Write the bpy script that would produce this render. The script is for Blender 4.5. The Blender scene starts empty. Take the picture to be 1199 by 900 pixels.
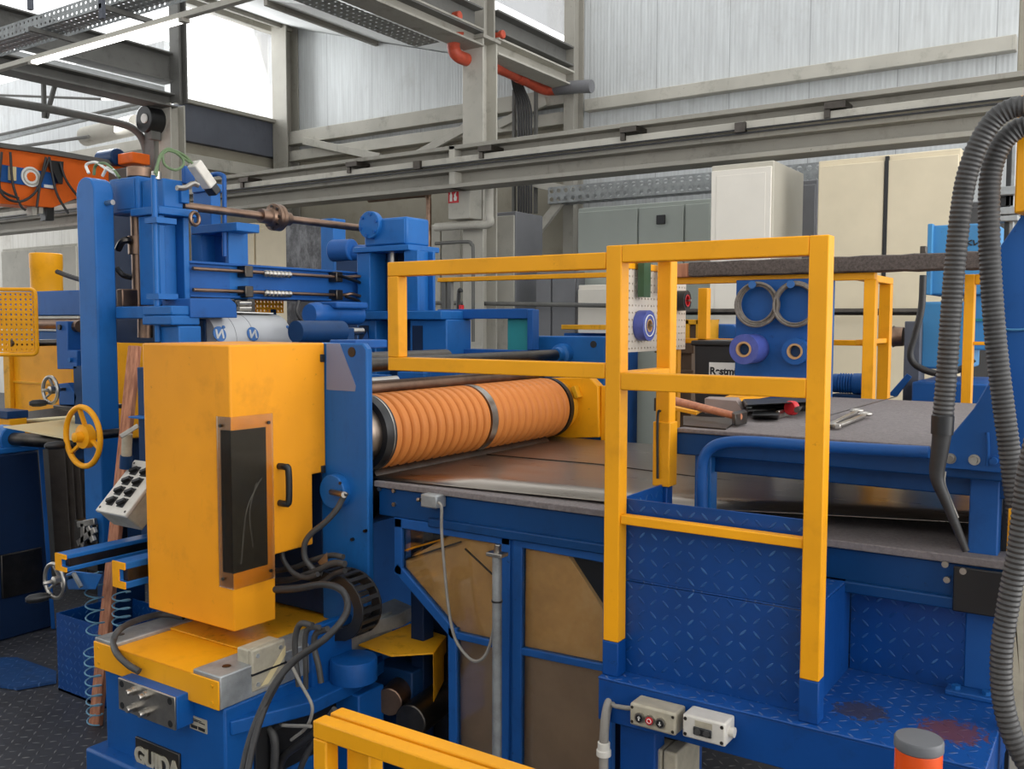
import bpy, bmesh, math, random
from mathutils import Vector, Matrix
random.seed(7)
PI = math.pi
S = bpy.context.scene
COL = S.collection

# ------------------------------------------------------------------ camera
F_PX = 1087.77
PITCH, ROLL, YAW = 0.06592916, 0.00174891, 2.55103738 - math.pi
EYE = Vector((0, 0, 1.65))
_cy, _sy, _cp, _sp = math.cos(YAW), math.sin(YAW), math.cos(PITCH), math.sin(PITCH)
_cr, _sr = math.cos(ROLL), math.sin(ROLL)
FW = Vector((_sy * _cp, _cy * _cp, -_sp)); _rt = Vector((_cy, -_sy, 0)); _up = _rt.cross(FW)
RT = _rt * _cr + _up * _sr; UP = -_rt * _sr + _up * _cr
cam_d = bpy.data.cameras.new('camera'); cam = bpy.data.objects.new('camera', cam_d); COL.objects.link(cam)
cam_d.sensor_width = 36; cam_d.sensor_fit = 'HORIZONTAL'; cam_d.lens = 36 * F_PX / 1199
cam_d.clip_start = 0.05; cam_d.clip_end = 200
m4 = Matrix((RT, UP, -FW)).transposed().to_4x4(); m4.translation = EYE; cam.matrix_world = m4
S.camera = cam

# ------------------------------------------------------------------ world, light, exposure
W = bpy.data.worlds.new('overcast_sky'); S.world = W; W.use_nodes = True
bg = W.node_tree.nodes['Background']; bg.inputs[0].default_value = (0.97, 0.985, 1.0, 1); bg.inputs[1].default_value = 1.6
S.view_settings.view_transform = 'Standard'; S.view_settings.look = 'None'
S.view_settings.gamma = 1; S.view_settings.use_curve_mapping = False; S.view_settings.exposure = 0.34

def area_light(name, loc, target, sx, sy, power, color=(1, 1, 1)):
    d = bpy.data.lights.new(name, 'AREA'); d.shape = 'RECTANGLE'; d.size = sx; d.size_y = sy; d.energy = power; d.color = color
    o = bpy.data.objects.new(name, d); COL.objects.link(o); o.location = loc
    o.rotation_euler = (Vector(target) - Vector(loc)).to_track_quat('-Z', 'Y').to_euler()
    return o

area_light('daylight_sawtooth_window', (-14.2, 10.2, 6.6), (-9.5, 10.6, 4.6), 3.0, 3.6, 420, (0.95, 0.98, 1.0))
area_light('daylight_side_doors', (6.5, 3.5, 2.6), (-2.0, 2.6, 1.0), 5.0, 4.0, 260, (1.0, 0.98, 0.95))

# ------------------------------------------------------------------ pixel ray on a plane -> world point
def at(px, py, X=None, Y=None, Z=None):
    d = FW + RT * ((px - 599.5) / F_PX) - UP * ((py - 450) / F_PX)
    t = (X - EYE.x) / d.x if X is not None else (Y - EYE.y) / d.y if Y is not None else (Z - EYE.z) / d.z
    return EYE + d * t

# ------------------------------------------------------------------ materials
def lin(h):
    h = h.lstrip('#'); c = [int(h[i:i + 2], 16) / 255 for i in (0, 2, 4)]
    return tuple(x / 12.92 if x <= 0.04045 else ((x + 0.055) / 1.055) ** 2.4 for x in c) + (1,)

class NT:
    def __init__(s, name):
        s.m = bpy.data.materials.new(name); s.m.use_nodes = True; s.t = s.m.node_tree
        s.b = s.t.nodes['Principled BSDF']; s.tc = s.n('ShaderNodeTexCoord')
    def n(s, ty, **k):
        x = s.t.nodes.new(ty)
        for a, v in k.items(): setattr(x, a, v)
        return x
    def l(s, a, b): s.t.links.new(a, b)
    def math(s, op, a, b=None, c=None, clamp=False):
        x = s.n('ShaderNodeMath', operation=op); x.use_clamp = clamp
        for i, v in enumerate((a, b, c)):
            if v is None: continue
            if isinstance(v, (int, float)): x.inputs[i].default_value = v
            else: s.l(v, x.inputs[i])
        return x.outputs[0]
    def noise(s, scale, detail=4, rough=0.6, vec=None, stretch=None):
        x = s.n('ShaderNodeTexNoise'); x.inputs['Scale'].default_value = scale; x.inputs['Detail'].default_value = detail
        x.inputs['Roughness'].default_value = rough
        v = vec or s.tc.outputs['Object']
        if stretch:
            mp = s.n('ShaderNodeMapping'); mp.inputs['Scale'].default_value = stretch; s.l(v, mp.inputs[0]); v = mp.outputs[0]
        s.l(v, x.inputs['Vector']); return x.outputs['Fac']
    def ramp(s, fac, stops):
        r = s.n('ShaderNodeValToRGB'); e = r.color_ramp.elements
        while len(e) < len(stops): e.new(0.5)
        for i, (p, c) in enumerate(stops):
            e[i].position = p; e[i].color = c if len(c) == 4 else (*c, 1)
        s.l(fac, r.inputs[0]); return r.outputs[0]
    def mix(s, fac, a, b):
        x = s.n('ShaderNodeMix', data_type='RGBA')
        for k, v in ((0, fac), (6, a), (7, b)):
            if hasattr(v, 'is_output') or isinstance(v, bpy.types.NodeSocket): s.l(v, x.inputs[k])
            else: x.inputs[k].default_value = v
        return x.outputs[2]
    def bump(s, h, strength=0.3, dist=0.01):
        x = s.n('ShaderNodeBump'); x.inputs['Strength'].default_value = strength; x.inputs['Distance'].default_value = dist
        s.l(h, x.inputs['Height']); s.l(x.outputs[0], s.b.inputs['Normal'])
    def set(s, **k):
        for a, v in k.items():
            i = s.b.inputs[a.replace('_', ' ')]
            if isinstance(v, bpy.types.NodeSocket): s.l(v, i)
            else: i.default_value = v
        return s

def dk(c, f): return (c[0] * f, c[1] * f, c[2] * f, 1)

def paint(name, hexc, dirt='#3a3020', amt=0.35, rough=0.42, scale=7, metallic=0.0):
    s = NT(name); c = lin(hexc)
    n1 = s.noise(scale, 6, 0.65); n2 = s.noise(scale * 0.35, 3)
    base = s.ramp(n2, [(0.3, dk(c, 0.86)), (0.7, dk(c, 1.08))])
    d = s.ramp(n1, [(0.56, (0, 0, 0, 1)), (0.86, (amt, amt, amt, 1))])
    col = s.mix(d, base, lin(dirt))
    sp = s.ramp(s.noise(38, 5, 0.7), [(0.64, (0, 0, 0, 1)), (0.70, (amt * 1.2,) * 3)])
    pm = s.ramp(s.noise(3.1, 3), [(0.45, (0, 0, 0, 1)), (0.65, (1, 1, 1, 1))])
    col = s.mix(s.math('MULTIPLY', sp, pm), col, lin(dirt))
    col = s.mix(s.ramp(s.noise(11, 8, 0.75, stretch=(1, 1, 0.25)), [(0.58, (0, 0, 0, 1)), (0.8, (amt * 0.7,) * 3)]), col, lin(dirt))
    s.set(Base_Color=col, Roughness=s.math('MULTIPLY_ADD', n1, 0.25, rough - 0.1), Metallic=metallic, Specular_IOR_Level=0.28)
    s.bump(s.noise(60, 3), 0.05, 0.004)
    return s.m

def diamond(name, hexc, plane='xz', pitch=0.034, rough=0.35, dirt='#20242c', wear='#8fa9cc', metallic=0.0, stain=None, amt=0.5, hgt=0.0016):
    s = NT(name); c = lin(hexc)
    sep = s.n('ShaderNodeSeparateXYZ'); s.l(s.tc.outputs['Object'], sep.inputs[0])
    u = s.math('DIVIDE', sep.outputs['xyz'.index(plane[0])], pitch); v = s.math('DIVIDE', sep.outputs['xyz'.index(plane[1])], pitch)
    iu = s.math('FLOOR', u); iv = s.math('FLOOR', v)
    par = s.math('MODULO', s.math('ABSOLUTE', s.math('ADD', iu, iv)), 2.0)
    sg = s.math('MULTIPLY_ADD', par, 2.0, -1.0)
    fu = s.math('SUBTRACT', s.math('SUBTRACT', u, iu), 0.5); fv = s.math('MULTIPLY', s.math('SUBTRACT', s.math('SUBTRACT', v, iv), 0.5), sg)
    a = s.math('MULTIPLY', s.math('ADD', fu, fv), 0.7071); b = s.math('MULTIPLY', s.math('SUBTRACT', fu, fv), 0.7071)
    e = s.math('ADD', s.math('POWER', s.math('DIVIDE', a, 0.36), 2.0), s.math('POWER', s.math('DIVIDE', b, 0.095), 2.0))
    h = s.math('SUBTRACT', 1.0, e, clamp=True)
    hs = s.math('SMOOTH_MIN', s.math('MULTIPLY', h, 2.0), 1.0, 0.3)
    n1 = s.noise(5, 5)
    base = s.ramp(n1, [(0.3, dk(c, 0.8)), (0.7, dk(c, 1.1))])
    base = s.mix(s.ramp(s.noise(9, 6, 0.7), [(0.5, (0, 0, 0, 1)), (0.8, (amt, amt, amt, 1))]), base, lin(dirt))
    wn = s.math('MULTIPLY', hs, s.ramp(s.noise(14, 3), [(0.4, (0.03,) * 3), (0.7, (0.55,) * 3)]))
    base = s.mix(wn, base, lin(wear))
    if stain:
        for (cx, cy, r, col) in stain:
            p = s.n('ShaderNodeVectorMath', operation='DISTANCE'); s.l(s.tc.outputs['Object'], p.inputs[0]); p.inputs[1].default_value = (cx, cy, 0.737)
            dd = s.math('ADD', s.math('DIVIDE', p.outputs['Value'], r), s.math('MULTIPLY_ADD', s.noise(70, 5, 0.75), 2.6, -1.2))
            base = s.mix(s.math('MULTIPLY', s.math('LESS_THAN', dd, 0.85), 0.8), base, lin(col))
    s.set(Base_Color=base, Roughness=rough, Metallic=metallic, Specular_IOR_Level=0.4); s.bump(hs, 1.0, hgt)
    return s.m

def metal(name, hexc, rough=0.35, scale=8, stretch=(1, 1, 1), dirt=None, amt=0.5, met=1.0, var=0.25):
    s = NT(name); c = lin(hexc)
    n = s.noise(scale, 5, 0.65, stretch=stretch)
    base = s.ramp(n, [(0.3, dk(c, 1 - var)), (0.7, dk(c, 1 + var * 0.6))])
    if dirt:
        base = s.mix(s.ramp(s.noise(scale * 0.6, 6, 0.7), [(0.5, (0, 0, 0, 1)), (0.8, (amt,) * 3)]), base, lin(dirt))
    s.set(Base_Color=base, Metallic=met, Roughness=s.math('MULTIPLY_ADD', n, 0.25, rough - 0.1))
    return s.m

def plain(name, hexc, rough=0.6, var=0.12, scale=12, bump=0.0, met=0.0):
    s = NT(name); c = lin(hexc); n = s.noise(scale, 5)
    s.set(Base_Color=s.ramp(n, [(0.3, dk(c, 1 - var)), (0.7, dk(c, 1 + var))]), Roughness=rough, Metallic=met)
    if bump: s.bump(s.noise(scale * 6, 4), bump, 0.004)
    return s.m

M_ = {}
M_['blue'] = paint('machine_blue', '#1f62a6', '#0c2038', 0.4, 0.36)
M_['blue_deep'] = paint('deep_platform_blue', '#074287', '#0b1420', 0.5, 0.42)
M_['blue_base'] = paint('base_blue', '#0f5196', '#0c1a30', 0.5, 0.4)
M_['blue_mid'] = paint('bench_blue_paint', '#0a3e72', '#101c2c', 0.5, 0.4)
M_['navy'] = paint('shaded_navy_paint', '#0d2444', '#0a0c10', 0.5, 0.5)  # dark navy, also carries the shade of recesses and under-table parts
M_['blue2'] = paint('machine_blue_old', '#1d5599', '#15243c', 0.5, 0.42)
M_['blue_dark'] = paint('dark_blue_paint', '#12365f', '#101418', 0.6, 0.45)
M_['blue_light'] = paint('pale_blue_paint', '#4586b6', '#5b4a44', 0.45, 0.5, 4)
M_['teal'] = paint('teal_paint', '#2d8488', '#15384a', 0.4, 0.5, 4)
M_['yellow'] = paint('yellow_paint', '#f0a414', '#7a4d12', 0.35, 0.4, 6)
M_['yellow_hood'] = paint('yellow_hood_paint', '#ee9c1a', '#8a5a1c', 0.45, 0.42, 5)
M_['yellow_dirty'] = paint('greasy_yellow_paint', '#e3a21c', '#2e2312', 0.9, 0.45, 11)
M_['steel'] = metal('bright_steel', '#b9b4ac', 0.3, 10, dirt='#5a5048', amt=0.4)
M_['steel_sheet'] = metal('sheet_steel', '#a39b91', 0.29, 3, (1, 12, 1), var=0.08)
M_['steel_dark'] = metal('dark_steel', '#5b5651', 0.35, 10, dirt='#26221e')
M_['steel_brown'] = metal('oiled_brown_steel', '#8d7463', 0.4, 9, dirt='#40302a')
M_['galv'] = metal('galvanised_steel', '#a5a8a8', 0.5, 14, dirt='#55514a', amt=0.5, met=0.55)
M_['beam'] = paint('grey_structural_steel', '#9d998f', '#4f4a40', 0.75, 0.65, 3)
M_['beam_l'] = paint('pale_structural_steel', '#bab6ab', '#5f584c', 0.7, 0.7, 4)
M_['beam_d'] = paint('dark_structural_steel', '#6b6a66', '#302d29', 0.6, 0.65, 4)
M_['slate'] = paint('slate_blue_steel', '#5d6069', '#33343a', 0.5, 0.6, 4)
M_['concrete'] = paint('bare_concrete', '#9d9788', '#6d6453', 0.6, 0.9, 2)
M_['beige'] = plain('beige_enamel', '#d9cbae', 0.5, 0.05, 3)
M_['cream'] = plain('cream_enamel', '#e4ddd0', 0.45, 0.03, 3)
M_['cream_shaded'] = plain('cream_shaded_enamel', '#b9b3a4', 0.5, 0.04, 3)  # darker copy of the cream; the side's shade is put into the colour
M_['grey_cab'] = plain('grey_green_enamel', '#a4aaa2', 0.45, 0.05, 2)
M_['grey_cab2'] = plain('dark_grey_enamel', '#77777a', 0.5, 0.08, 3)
M_['greybox'] = plain('grey_box_plastic', '#aaa28f', 0.5, 0.16, 25)
M_['whitebox'] = plain('white_box_plastic', '#cfcac0', 0.45, 0.1, 20)
M_['white'] = plain('white_print', '#e8e6e0', 0.6, 0.03)
M_['black'] = plain('black_plastic', '#1b1b1c', 0.4, 0.2)
M_['rubber'] = plain('black_rubber', '#2b2a2a', 0.5, 0.25, 30)
M_['hose_grey'] = plain('grey_hose', '#403f3e', 0.5, 0.2, 30)
M_['cable_grey'] = plain('grey_cable', '#8d8880', 0.5, 0.12, 20)
M_['cable_green'] = plain('green_cable', '#5f7550', 0.5, 0.12, 20)
M_['red'] = plain('red_plastic', '#c4222a', 0.45, 0.08)
M_['redpipe'] = plain('red_brown_drain_plastic', '#b5482f', 0.55, 0.2)
M_['orange'] = paint('orange_crane_paint', '#e8681a', '#7a3210', 0.4, 0.5, 3)
M_['blue_print'] = plain('blue_print', '#2a5f9c', 0.5, 0.05)
M_['purple_blue'] = plain('violet_blue_film', '#47529a', 0.35, 0.12, 30)
M_['cardboard'] = plain('cardboard', '#b79064', 0.8, 0.1)
M_['brown_wood'] = plain('dark_wood', '#5b4a3a', 0.8, 0.2, 9)
M_['wire'] = plain('annealed_wire', '#6f675e', 0.55, 0.3, 60, 0.3)
M_['steel_turned'] = metal('turned_steel', '#94867a', 0.33, 10, dirt='#4a4038', amt=0.4)
M_['peg'] = plain('pegboard_enamel', '#c9beb0', 0.5, 0.04)
M_['strip_dark'] = plain('dull_strip_steel', '#5f564e', 0.5, 0.2)
M_['cap_grey'] = plain('dark_grey_cap', '#5c5d60', 0.5, 0.05)
M_['ring'] = paint('orange_polyurethane', '#c97a3a', '#7a4420', 0.5, 0.5, 9)
s = NT('felt'); n = s.noise(90, 6, 0.75); n2 = s.noise(6, 4)
s.set(Base_Color=s.mix(n2, s.ramp(n, [(0.3, lin('#56504f')), (0.7, lin('#9a9290'))]), lin('#777070')), Roughness=0.95); s.bump(n, 0.6, 0.004); M_['felt'] = s.m
s = NT('dark_felt'); n = s.noise(90, 6, 0.75)
s.set(Base_Color=s.ramp(n, [(0.3, lin('#3b3431')), (0.7, lin('#6b605a'))]), Roughness=0.95); s.bump(n, 0.6, 0.006); M_['felt_d'] = s.m
s = NT('reddish_wood'); n = s.noise(8, 6, 0.6, stretch=(9, 9, 0.6))
s.set(Base_Color=s.ramp(n, [(0.3, lin('#8a5239')), (0.7, lin('#c98a68'))]), Roughness=0.7); M_['plank'] = s.m
s = NT('handle_wood'); n = s.noise(30, 4)
s.set(Base_Color=s.ramp(n, [(0.3, lin('#a35c3c')), (0.7, lin('#cf8a62'))]), Roughness=0.5); M_['handle'] = s.m
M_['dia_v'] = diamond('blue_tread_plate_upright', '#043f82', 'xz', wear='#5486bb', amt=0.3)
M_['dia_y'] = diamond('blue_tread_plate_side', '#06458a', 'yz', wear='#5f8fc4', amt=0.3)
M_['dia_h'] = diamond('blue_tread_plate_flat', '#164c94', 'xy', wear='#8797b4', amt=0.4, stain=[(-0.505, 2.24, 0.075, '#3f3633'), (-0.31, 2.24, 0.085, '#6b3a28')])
M_['dia_floor'] = diamond('dark_floor_tread_plate', '#43444a', 'xy', 0.045, 0.5, '#2a2724', '#b5b2ae', 0.3, hgt=0.002)
M_['dia_pad'] = diamond('blue_floor_tread_plate', '#1d4476', 'xy', 0.045, 0.45, '#26282c', '#6d8fc0', 0.1)
# ribbed white wall panel
def wallmat(name, c1, c2, rib=0.05, seam=1.0, grime=0.4):
    s = NT(name); sep = s.n('ShaderNodeSeparateXYZ'); s.l(s.tc.outputs['Object'], sep.inputs[0])
    ux = s.math('MULTIPLY', sep.outputs[0], 1.0)
    rb = s.math('SINE', s.math('MULTIPLY', ux, 2 * PI / rib))
    fr = s.math('FRACT', s.math('DIVIDE', s.math('ADD', ux, 20.37), seam))
    sm = s.math('LESS_THAN', fr, 0.012)
    st = s.noise(3.0, 5, 0.7, stretch=(6, 1, 0.35))
    base = s.ramp(st, [(0.35, lin(c2)), (0.65, lin(c1))])
    base = s.mix(s.math('MULTIPLY', s.math('MULTIPLY_ADD', rb, 0.5, 0.5), 0.10), base, lin('#8f9394'))
    base = s.mix(s.math('MULTIPLY', sm, 0.45), base, lin('#55565a'))
    base = s.mix(s.ramp(s.noise(0.9, 6, 0.75), [(0.55, (0, 0, 0, 1)), (0.85, (grime,) * 3)]), base, lin('#8a8070'))
    s.set(Base_Color=base, Roughness=0.55); s.bump(rb, 0.25, 0.004); return s.m
M_['wall'] = wallmat('white_ribbed_panel', '#d3d6d6', '#c2c4c4')
M_['wall2'] = wallmat('stained_ribbed_panel', '#cdcac2', '#b9b5aa', grime=0.7)
M_['roofin'] = plain('white_roof_lining', '#dfe0de', 0.7, 0.05, 2)
s = NT('brass_tinted_plate'); n = s.noise(4, 6, 0.7)
s.set(Base_Color=s.ramp(n, [(0.25, lin('#b8905a')), (0.55, lin('#e2b674')), (0.8, lin('#efcf9c'))]), Roughness=0.4, Metallic=0.0); M_['chute'] = s.m
s = NT('dull_brown_plate'); n = s.noise(3, 6, 0.7)
s.set(Base_Color=s.ramp(n, [(0.25, lin('#8a7460')), (0.8, lin('#b49c84'))]), Roughness=0.55, Metallic=0.0); M_['chute_d'] = s.m
s = NT('printed_protective_film'); n = s.noise(2, 3)
s.set(Base_Color=s.ramp(n, [(0.3, lin('#a3a4a4')), (0.7, lin('#bdbec0'))]), Roughness=0.35); M_['film'] = s.m
s = NT('cream_strip'); s.set(Base_Color=lin('#dccb9c'), Roughness=0.3); M_['strip'] = s.m

def clear(name, tint, fac=0.18, rough=0.08):
    s = NT(name); out = s.t.nodes['Material Output']
    tr = s.n('ShaderNodeBsdfTransparent'); tr.inputs[0].default_value = lin(tint)
    gl = s.n('ShaderNodeBsdfGlossy'); gl.inputs['Roughness'].default_value = rough
    fr = s.n('ShaderNodeFresnel'); fr.inputs[0].default_value = 1.45
    k = s.math('MULTIPLY_ADD', fr.outputs[0], 0.8, fac * 0.3, clamp=True)
    mx = s.n('ShaderNodeMixShader'); s.l(k, mx.inputs[0]); s.l(tr.outputs[0], mx.inputs[1]); s.l(gl.outputs[0], mx.inputs[2])
    s.l(mx.outputs[0], out.inputs[0]); return s.m
M_['acrylic'] = clear('clear_acrylic', '#f8f5f0', 0.06)
M_['glass'] = clear('window_pane', '#ffffff', 0.05)
M_['haze_acrylic'] = clear('scratched_acrylic', '#fbf6ea', 0.04, 0.15)
s = NT('orange_lens'); s.set(Base_Color=lin('#f0560a'), Roughness=0.25, Transmission_Weight=0.25); M_['lens'] = s.m
s = NT('lit_tube'); s.set(Base_Color=(1, 1, 1, 1), Emission_Color=(1, 0.98, 0.94, 1), Emission_Strength=4.5); M_['tube'] = s.m

# ------------------------------------------------------------------ mesh builder
def basis(d):
    d = Vector(d).normalized(); a = Vector((0, 0, 1)) if abs(d.z) < 0.9 else Vector((1, 0, 0))
    u = d.cross(a).normalized(); return u, d.cross(u).normalized()

def catmull(pts, k=8):
    P = [Vector(p) for p in pts]
    if len(P) < 3: return P
    P = [P[0] * 2 - P[1]] + P + [P[-1] * 2 - P[-2]]; out = []
    for i in range(1, len(P) - 2):
        for j in range(k):
            t = j / k; a, b, c, d = P[i - 1], P[i], P[i + 1], P[i + 2]
            out.append(0.5 * ((2 * b) + (c - a) * t + (2 * a - 5 * b + 4 * c - d) * t * t + (3 * b - a - 3 * c + d) * t ** 3))
    out.append(P[-2]); return out

class MB:
    def __init__(s): s.v = []; s.f = []; s.sm = []
    def add(s, vs, fs, smooth=False):
        o = len(s.v); s.v += [tuple(p) for p in vs]
        for f in fs: s.f.append(tuple(i + o for i in f)); s.sm.append(smooth)
        return s
    def box(s, x0, x1, y0, y1, z0, z1):
        x0, x1 = sorted((x0, x1)); y0, y1 = sorted((y0, y1)); z0, z1 = sorted((z0, z1))
        v = [(x, y, z) for z in (z0, z1) for y in (y0, y1) for x in (x0, x1)]
        return s.add(v, [(0, 2, 3, 1), (4, 5, 7, 6), (0, 1, 5, 4), (2, 6, 7, 3), (0, 4, 6, 2), (1, 3, 7, 5)])
    def obox(s, c, ax, ay, az, hx, hy, hz):
        c = Vector(c); ax, ay, az = (Vector(a).normalized() for a in (ax, ay, az))
        v = [c + ax * (i * hx) + ay * (j * hy) + az * (k * hz) for k in (-1, 1) for j in (-1, 1) for i in (-1, 1)]
        return s.add(v, [(0, 2, 3, 1), (4, 5, 7, 6), (0, 1, 5, 4), (2, 6, 7, 3), (0, 4, 6, 2), (1, 3, 7, 5)])
    def bar(s, p0, p1, w, h=None):
        p0, p1 = Vector(p0), Vector(p1); u, v = basis(p1 - p0); h = h or w
        return s.obox((p0 + p1) / 2, p1 - p0, u, v, (p1 - p0).length / 2, w / 2, h / 2)
    def prism(s, pts, plane, a, b, smooth=False):
        n = len(pts)
        def mk(p, e): return (p[0], e, p[1]) if plane == 'xz' else (e, p[0], p[1]) if plane == 'yz' else (p[0], p[1], e)
        v = [mk(p, a) for p in pts] + [mk(p, b) for p in pts]
        s.add(v, [tuple(range(n))[::-1], tuple(range(n, 2 * n))])
        return s.add(v, [(i, (i + 1) % n, n + (i + 1) % n, n + i) for i in range(n)], smooth)
    def hull(s, A, B):
        n = len(A); v = list(A) + list(B)
        return s.add(v, [tuple(range(n))[::-1], tuple(range(n, 2 * n))] + [(i, (i + 1) % n, n + (i + 1) % n, n + i) for i in range(n)])
    def lathe(s, p0, d, prof, n=32, smooth=True, cap=True):
        p0 = Vector(p0); d = Vector(d).normalized(); u, w = basis(d); v = []; f = []
        for (t, r) in prof:
            for k in range(n):
                a = 2 * PI * k / n; v.append(p0 + d * t + (u * math.cos(a) + w * math.sin(a)) * r)
        for i in range(len(prof) - 1):
            for k in range(n): f.append((i * n + k, i * n + (k + 1) % n, (i + 1) * n + (k + 1) % n, (i + 1) * n + k))
        s.add(v, f, smooth)
        if cap:
            L = (len(prof) - 1) * n
            s.add(v, [tuple(range(n))[::-1], tuple(range(L, L + n))])
        return s
    def cyl(s, p0, p1, r, n=20, r2=None):
        p0, p1 = Vector(p0), Vector(p1)
        return s.lathe(p0, p1 - p0, [(0, r), ((p1 - p0).length, r if r2 is None else r2)], n)
    def pipe(s, p0, p1, ro, ri, n=28):
        p0, p1 = Vector(p0), Vector(p1); L = (p1 - p0).length
        return s.lathe(p0, p1 - p0, [(0, ri), (0, ro), (L, ro), (L, ri), (0, ri)], n, True, False)
    def torus(s, c, axis, R, r, n=40, k=10):
        c = Vector(c); ax = Vector(axis).normalized(); u, w = basis(ax); v = []; f = []
        for i in range(n):
            a = 2 * PI * i / n; e = u * math.cos(a) + w * math.sin(a)
            for j in range(k):
                b = 2 * PI * j / k; v.append(c + e * (R + r * math.cos(b)) + ax * (r * math.sin(b)))
        for i in range(n):
            for j in range(k): f.append((i * k + j, ((i + 1) % n) * k + j, ((i + 1) % n) * k + (j + 1) % k, i * k + (j + 1) % k))
        return s.add(v, f, True)
    def tube(s, pts, r, n=10, k=8, smooth_path=True, corr=None, rend=None):
        P = catmull(pts, k) if smooth_path else [Vector(p) for p in pts]
        if corr:                                   # corrugated hose: resample, alternate the radius
            Q = [P[0]]; acc = 0.0; step = corr / 2; need = step
            for a, b in zip(P, P[1:]):
                L = (b - a).length; pos = 0.0
                while acc + (L - pos) >= need and L > 0:
                    pos += need - acc; Q.append(a + (b - a) * (pos / L)); acc = 0.0
                acc += L - pos
            P = Q
        u = None; v = []; f = []
        for i, p in enumerate(P):
            d = (P[min(i + 1, len(P) - 1)] - P[max(i - 1, 0)])
            if d.length < 1e-9: d = Vector((0, 0, 1))
            d.normalize()
            if u is None: u = basis(d)[0]
            u = (u - d * u.dot(d)).normalized(); w = d.cross(u)
            rr = r if rend is None else r + (rend - r) * i / (len(P) - 1)
            if corr and i % 2: rr *= 0.905
            for j in range(n):
                a = 2 * PI * j / n; v.append(p + (u * math.cos(a) + w * math.sin(a)) * rr)
        for i in range(len(P) - 1):
            for j in range(n): f.append((i * n + j, i * n + (j + 1) % n, (i + 1) * n + (j + 1) % n, (i + 1) * n + j))
        s.add(v, f, True); L = (len(P) - 1) * n
        return s.add(v, [tuple(range(n))[::-1], tuple(range(L, L + n))])
    def plate_holes(s, o, ux, uy, nx, ny, cell, r, th, margin=0.0):
        # perforated plate in the plane o + ux*a + uy*b, thickness th behind
        o, ux, uy = Vector(o), Vector(ux).normalized(), Vector(uy).normalized(); nn = uy.cross(ux).normalized()
        if margin:
            W_, H_ = nx * cell, ny * cell
            for (a0, a1, b0, b1) in ((-margin, W_ + margin, -margin, 0), (-margin, W_ + margin, H_, H_ + margin), (-margin, 0, 0, H_), (W_, W_ + margin, 0, H_)):
                c = o + ux * ((a0 + a1) / 2) + uy * ((b0 + b1) / 2) + nn * (th / 2)
                s.obox(c, ux, uy, nn, (a1 - a0) / 2, (b1 - b0) / 2, th / 2)
        sq = []
        for k in range(8):
            a = 2 * PI * (k + 0.5) / 8; m = max(abs(math.cos(a)), abs(math.sin(a)))
            sq.append((math.cos(a) / m * cell / 2, math.sin(a) / m * cell / 2))
        ci = [(math.cos(2 * PI * (k + 0.5) / 8) * r, math.sin(2 * PI * (k + 0.5) / 8) * r) for k in range(8)]
        for i in range(nx):
            for j in range(ny):
                c = o + ux * ((i + 0.5) * cell) + uy * ((j + 0.5) * cell)
                v = [c + ux * a + uy * b for a, b in sq] + [c + ux * a + uy * b for a, b in ci]
                v += [p + nn * th for p in v]
                f = []
                for k in range(8):
                    q = (k + 1) % 8
                    f += [(k, q, 8 + q, 8 + k), (16 + k, 24 + k, 24 + q, 16 + q), (8 + k, 8 + q, 24 + q, 24 + k)]
                s.add(v, f)
                # the square's corners (between the octagon's flats)
                cs = [(cell / 2, cell / 2), (-cell / 2, cell / 2), (-cell / 2, -cell / 2), (cell / 2, -cell / 2)]
                for q, (k0, k1) in enumerate(((0, 1), (2, 3), (4, 5), (6, 7))):
                    tri = [c + ux * sq[k0][0] + uy * sq[k0][1], c + ux * cs[q][0] + uy * cs[q][1], c + ux * sq[k1][0] + uy * sq[k1][1]]
                    s.add(tri, [(0, 1, 2)])
        return s
    def fb(s, x0, y0, x1, y1, Y, dy):               # face looking at -Y, from its top left and bottom right
        ym = (y0 + y1) / 2
        return s.box(at(x0, ym, Y=Y).x, at(x1, ym, Y=Y).x, Y, Y + dy, at(x0, y0, Y=Y).z, at(x1, y1, Y=Y).z)
    def sb(s, x0, y0, x1, y1, X, dx):               # face looking at +X
        ym = (y0 + y1) / 2
        return s.box(X - dx, X, at(x0, ym, X=X).y, at(x1, ym, X=X).y, at(x0, y0, X=X).z, at(x1, y1, X=X).z)
    def ib(s, axis, a0, a1, c, top, h, w, tf=0.02, tw=0.014):   # I-beam along x or y, c = centre across, top = top z
        for (z0, z1, hw) in ((top - tf, top, w / 2), (top - h, top - h + tf, w / 2), (top - h + tf, top - tf, tw / 2)):
            if axis == 'x': s.box(a0, a1, c - hw, c + hw, z0, z1)
            else: s.box(c - hw, c + hw, a0, a1, z0, z1)
        return s
    def iv(s, x0, x1, y0, y1, z0, z1, tf=0.025, tw=0.02):       # upright I-section, flanges facing -Y and +Y
        s.box(x0, x1, y0, y0 + tf, z0, z1); s.box(x0, x1, y1 - tf, y1, z0, z1)
        c = (x0 + x1) / 2; return s.box(c - tw / 2, c + tw / 2, y0 + tf, y1 - tf, z0, z1)
    def build(s, name, mat, parent=None, bevel=0.0, seg=2, label=None):
        me = bpy.data.meshes.new(name); me.from_pydata(s.v, [], s.f); me.update()
        me.polygons.foreach_set('use_smooth', s.sm)
        bm = bmesh.new(); bm.from_mesh(me); bmesh.ops.remove_doubles(bm, verts=bm.verts, dist=1e-6)
        bmesh.ops.recalc_face_normals(bm, faces=bm.faces); bm.to_mesh(me); bm.free()
        me.set_sharp_from_angle(angle=math.radians(38))
        o = bpy.data.objects.new(name, me); COL.objects.link(o)
        me.materials.append(M_[mat] if isinstance(mat, str) else mat)
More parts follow.
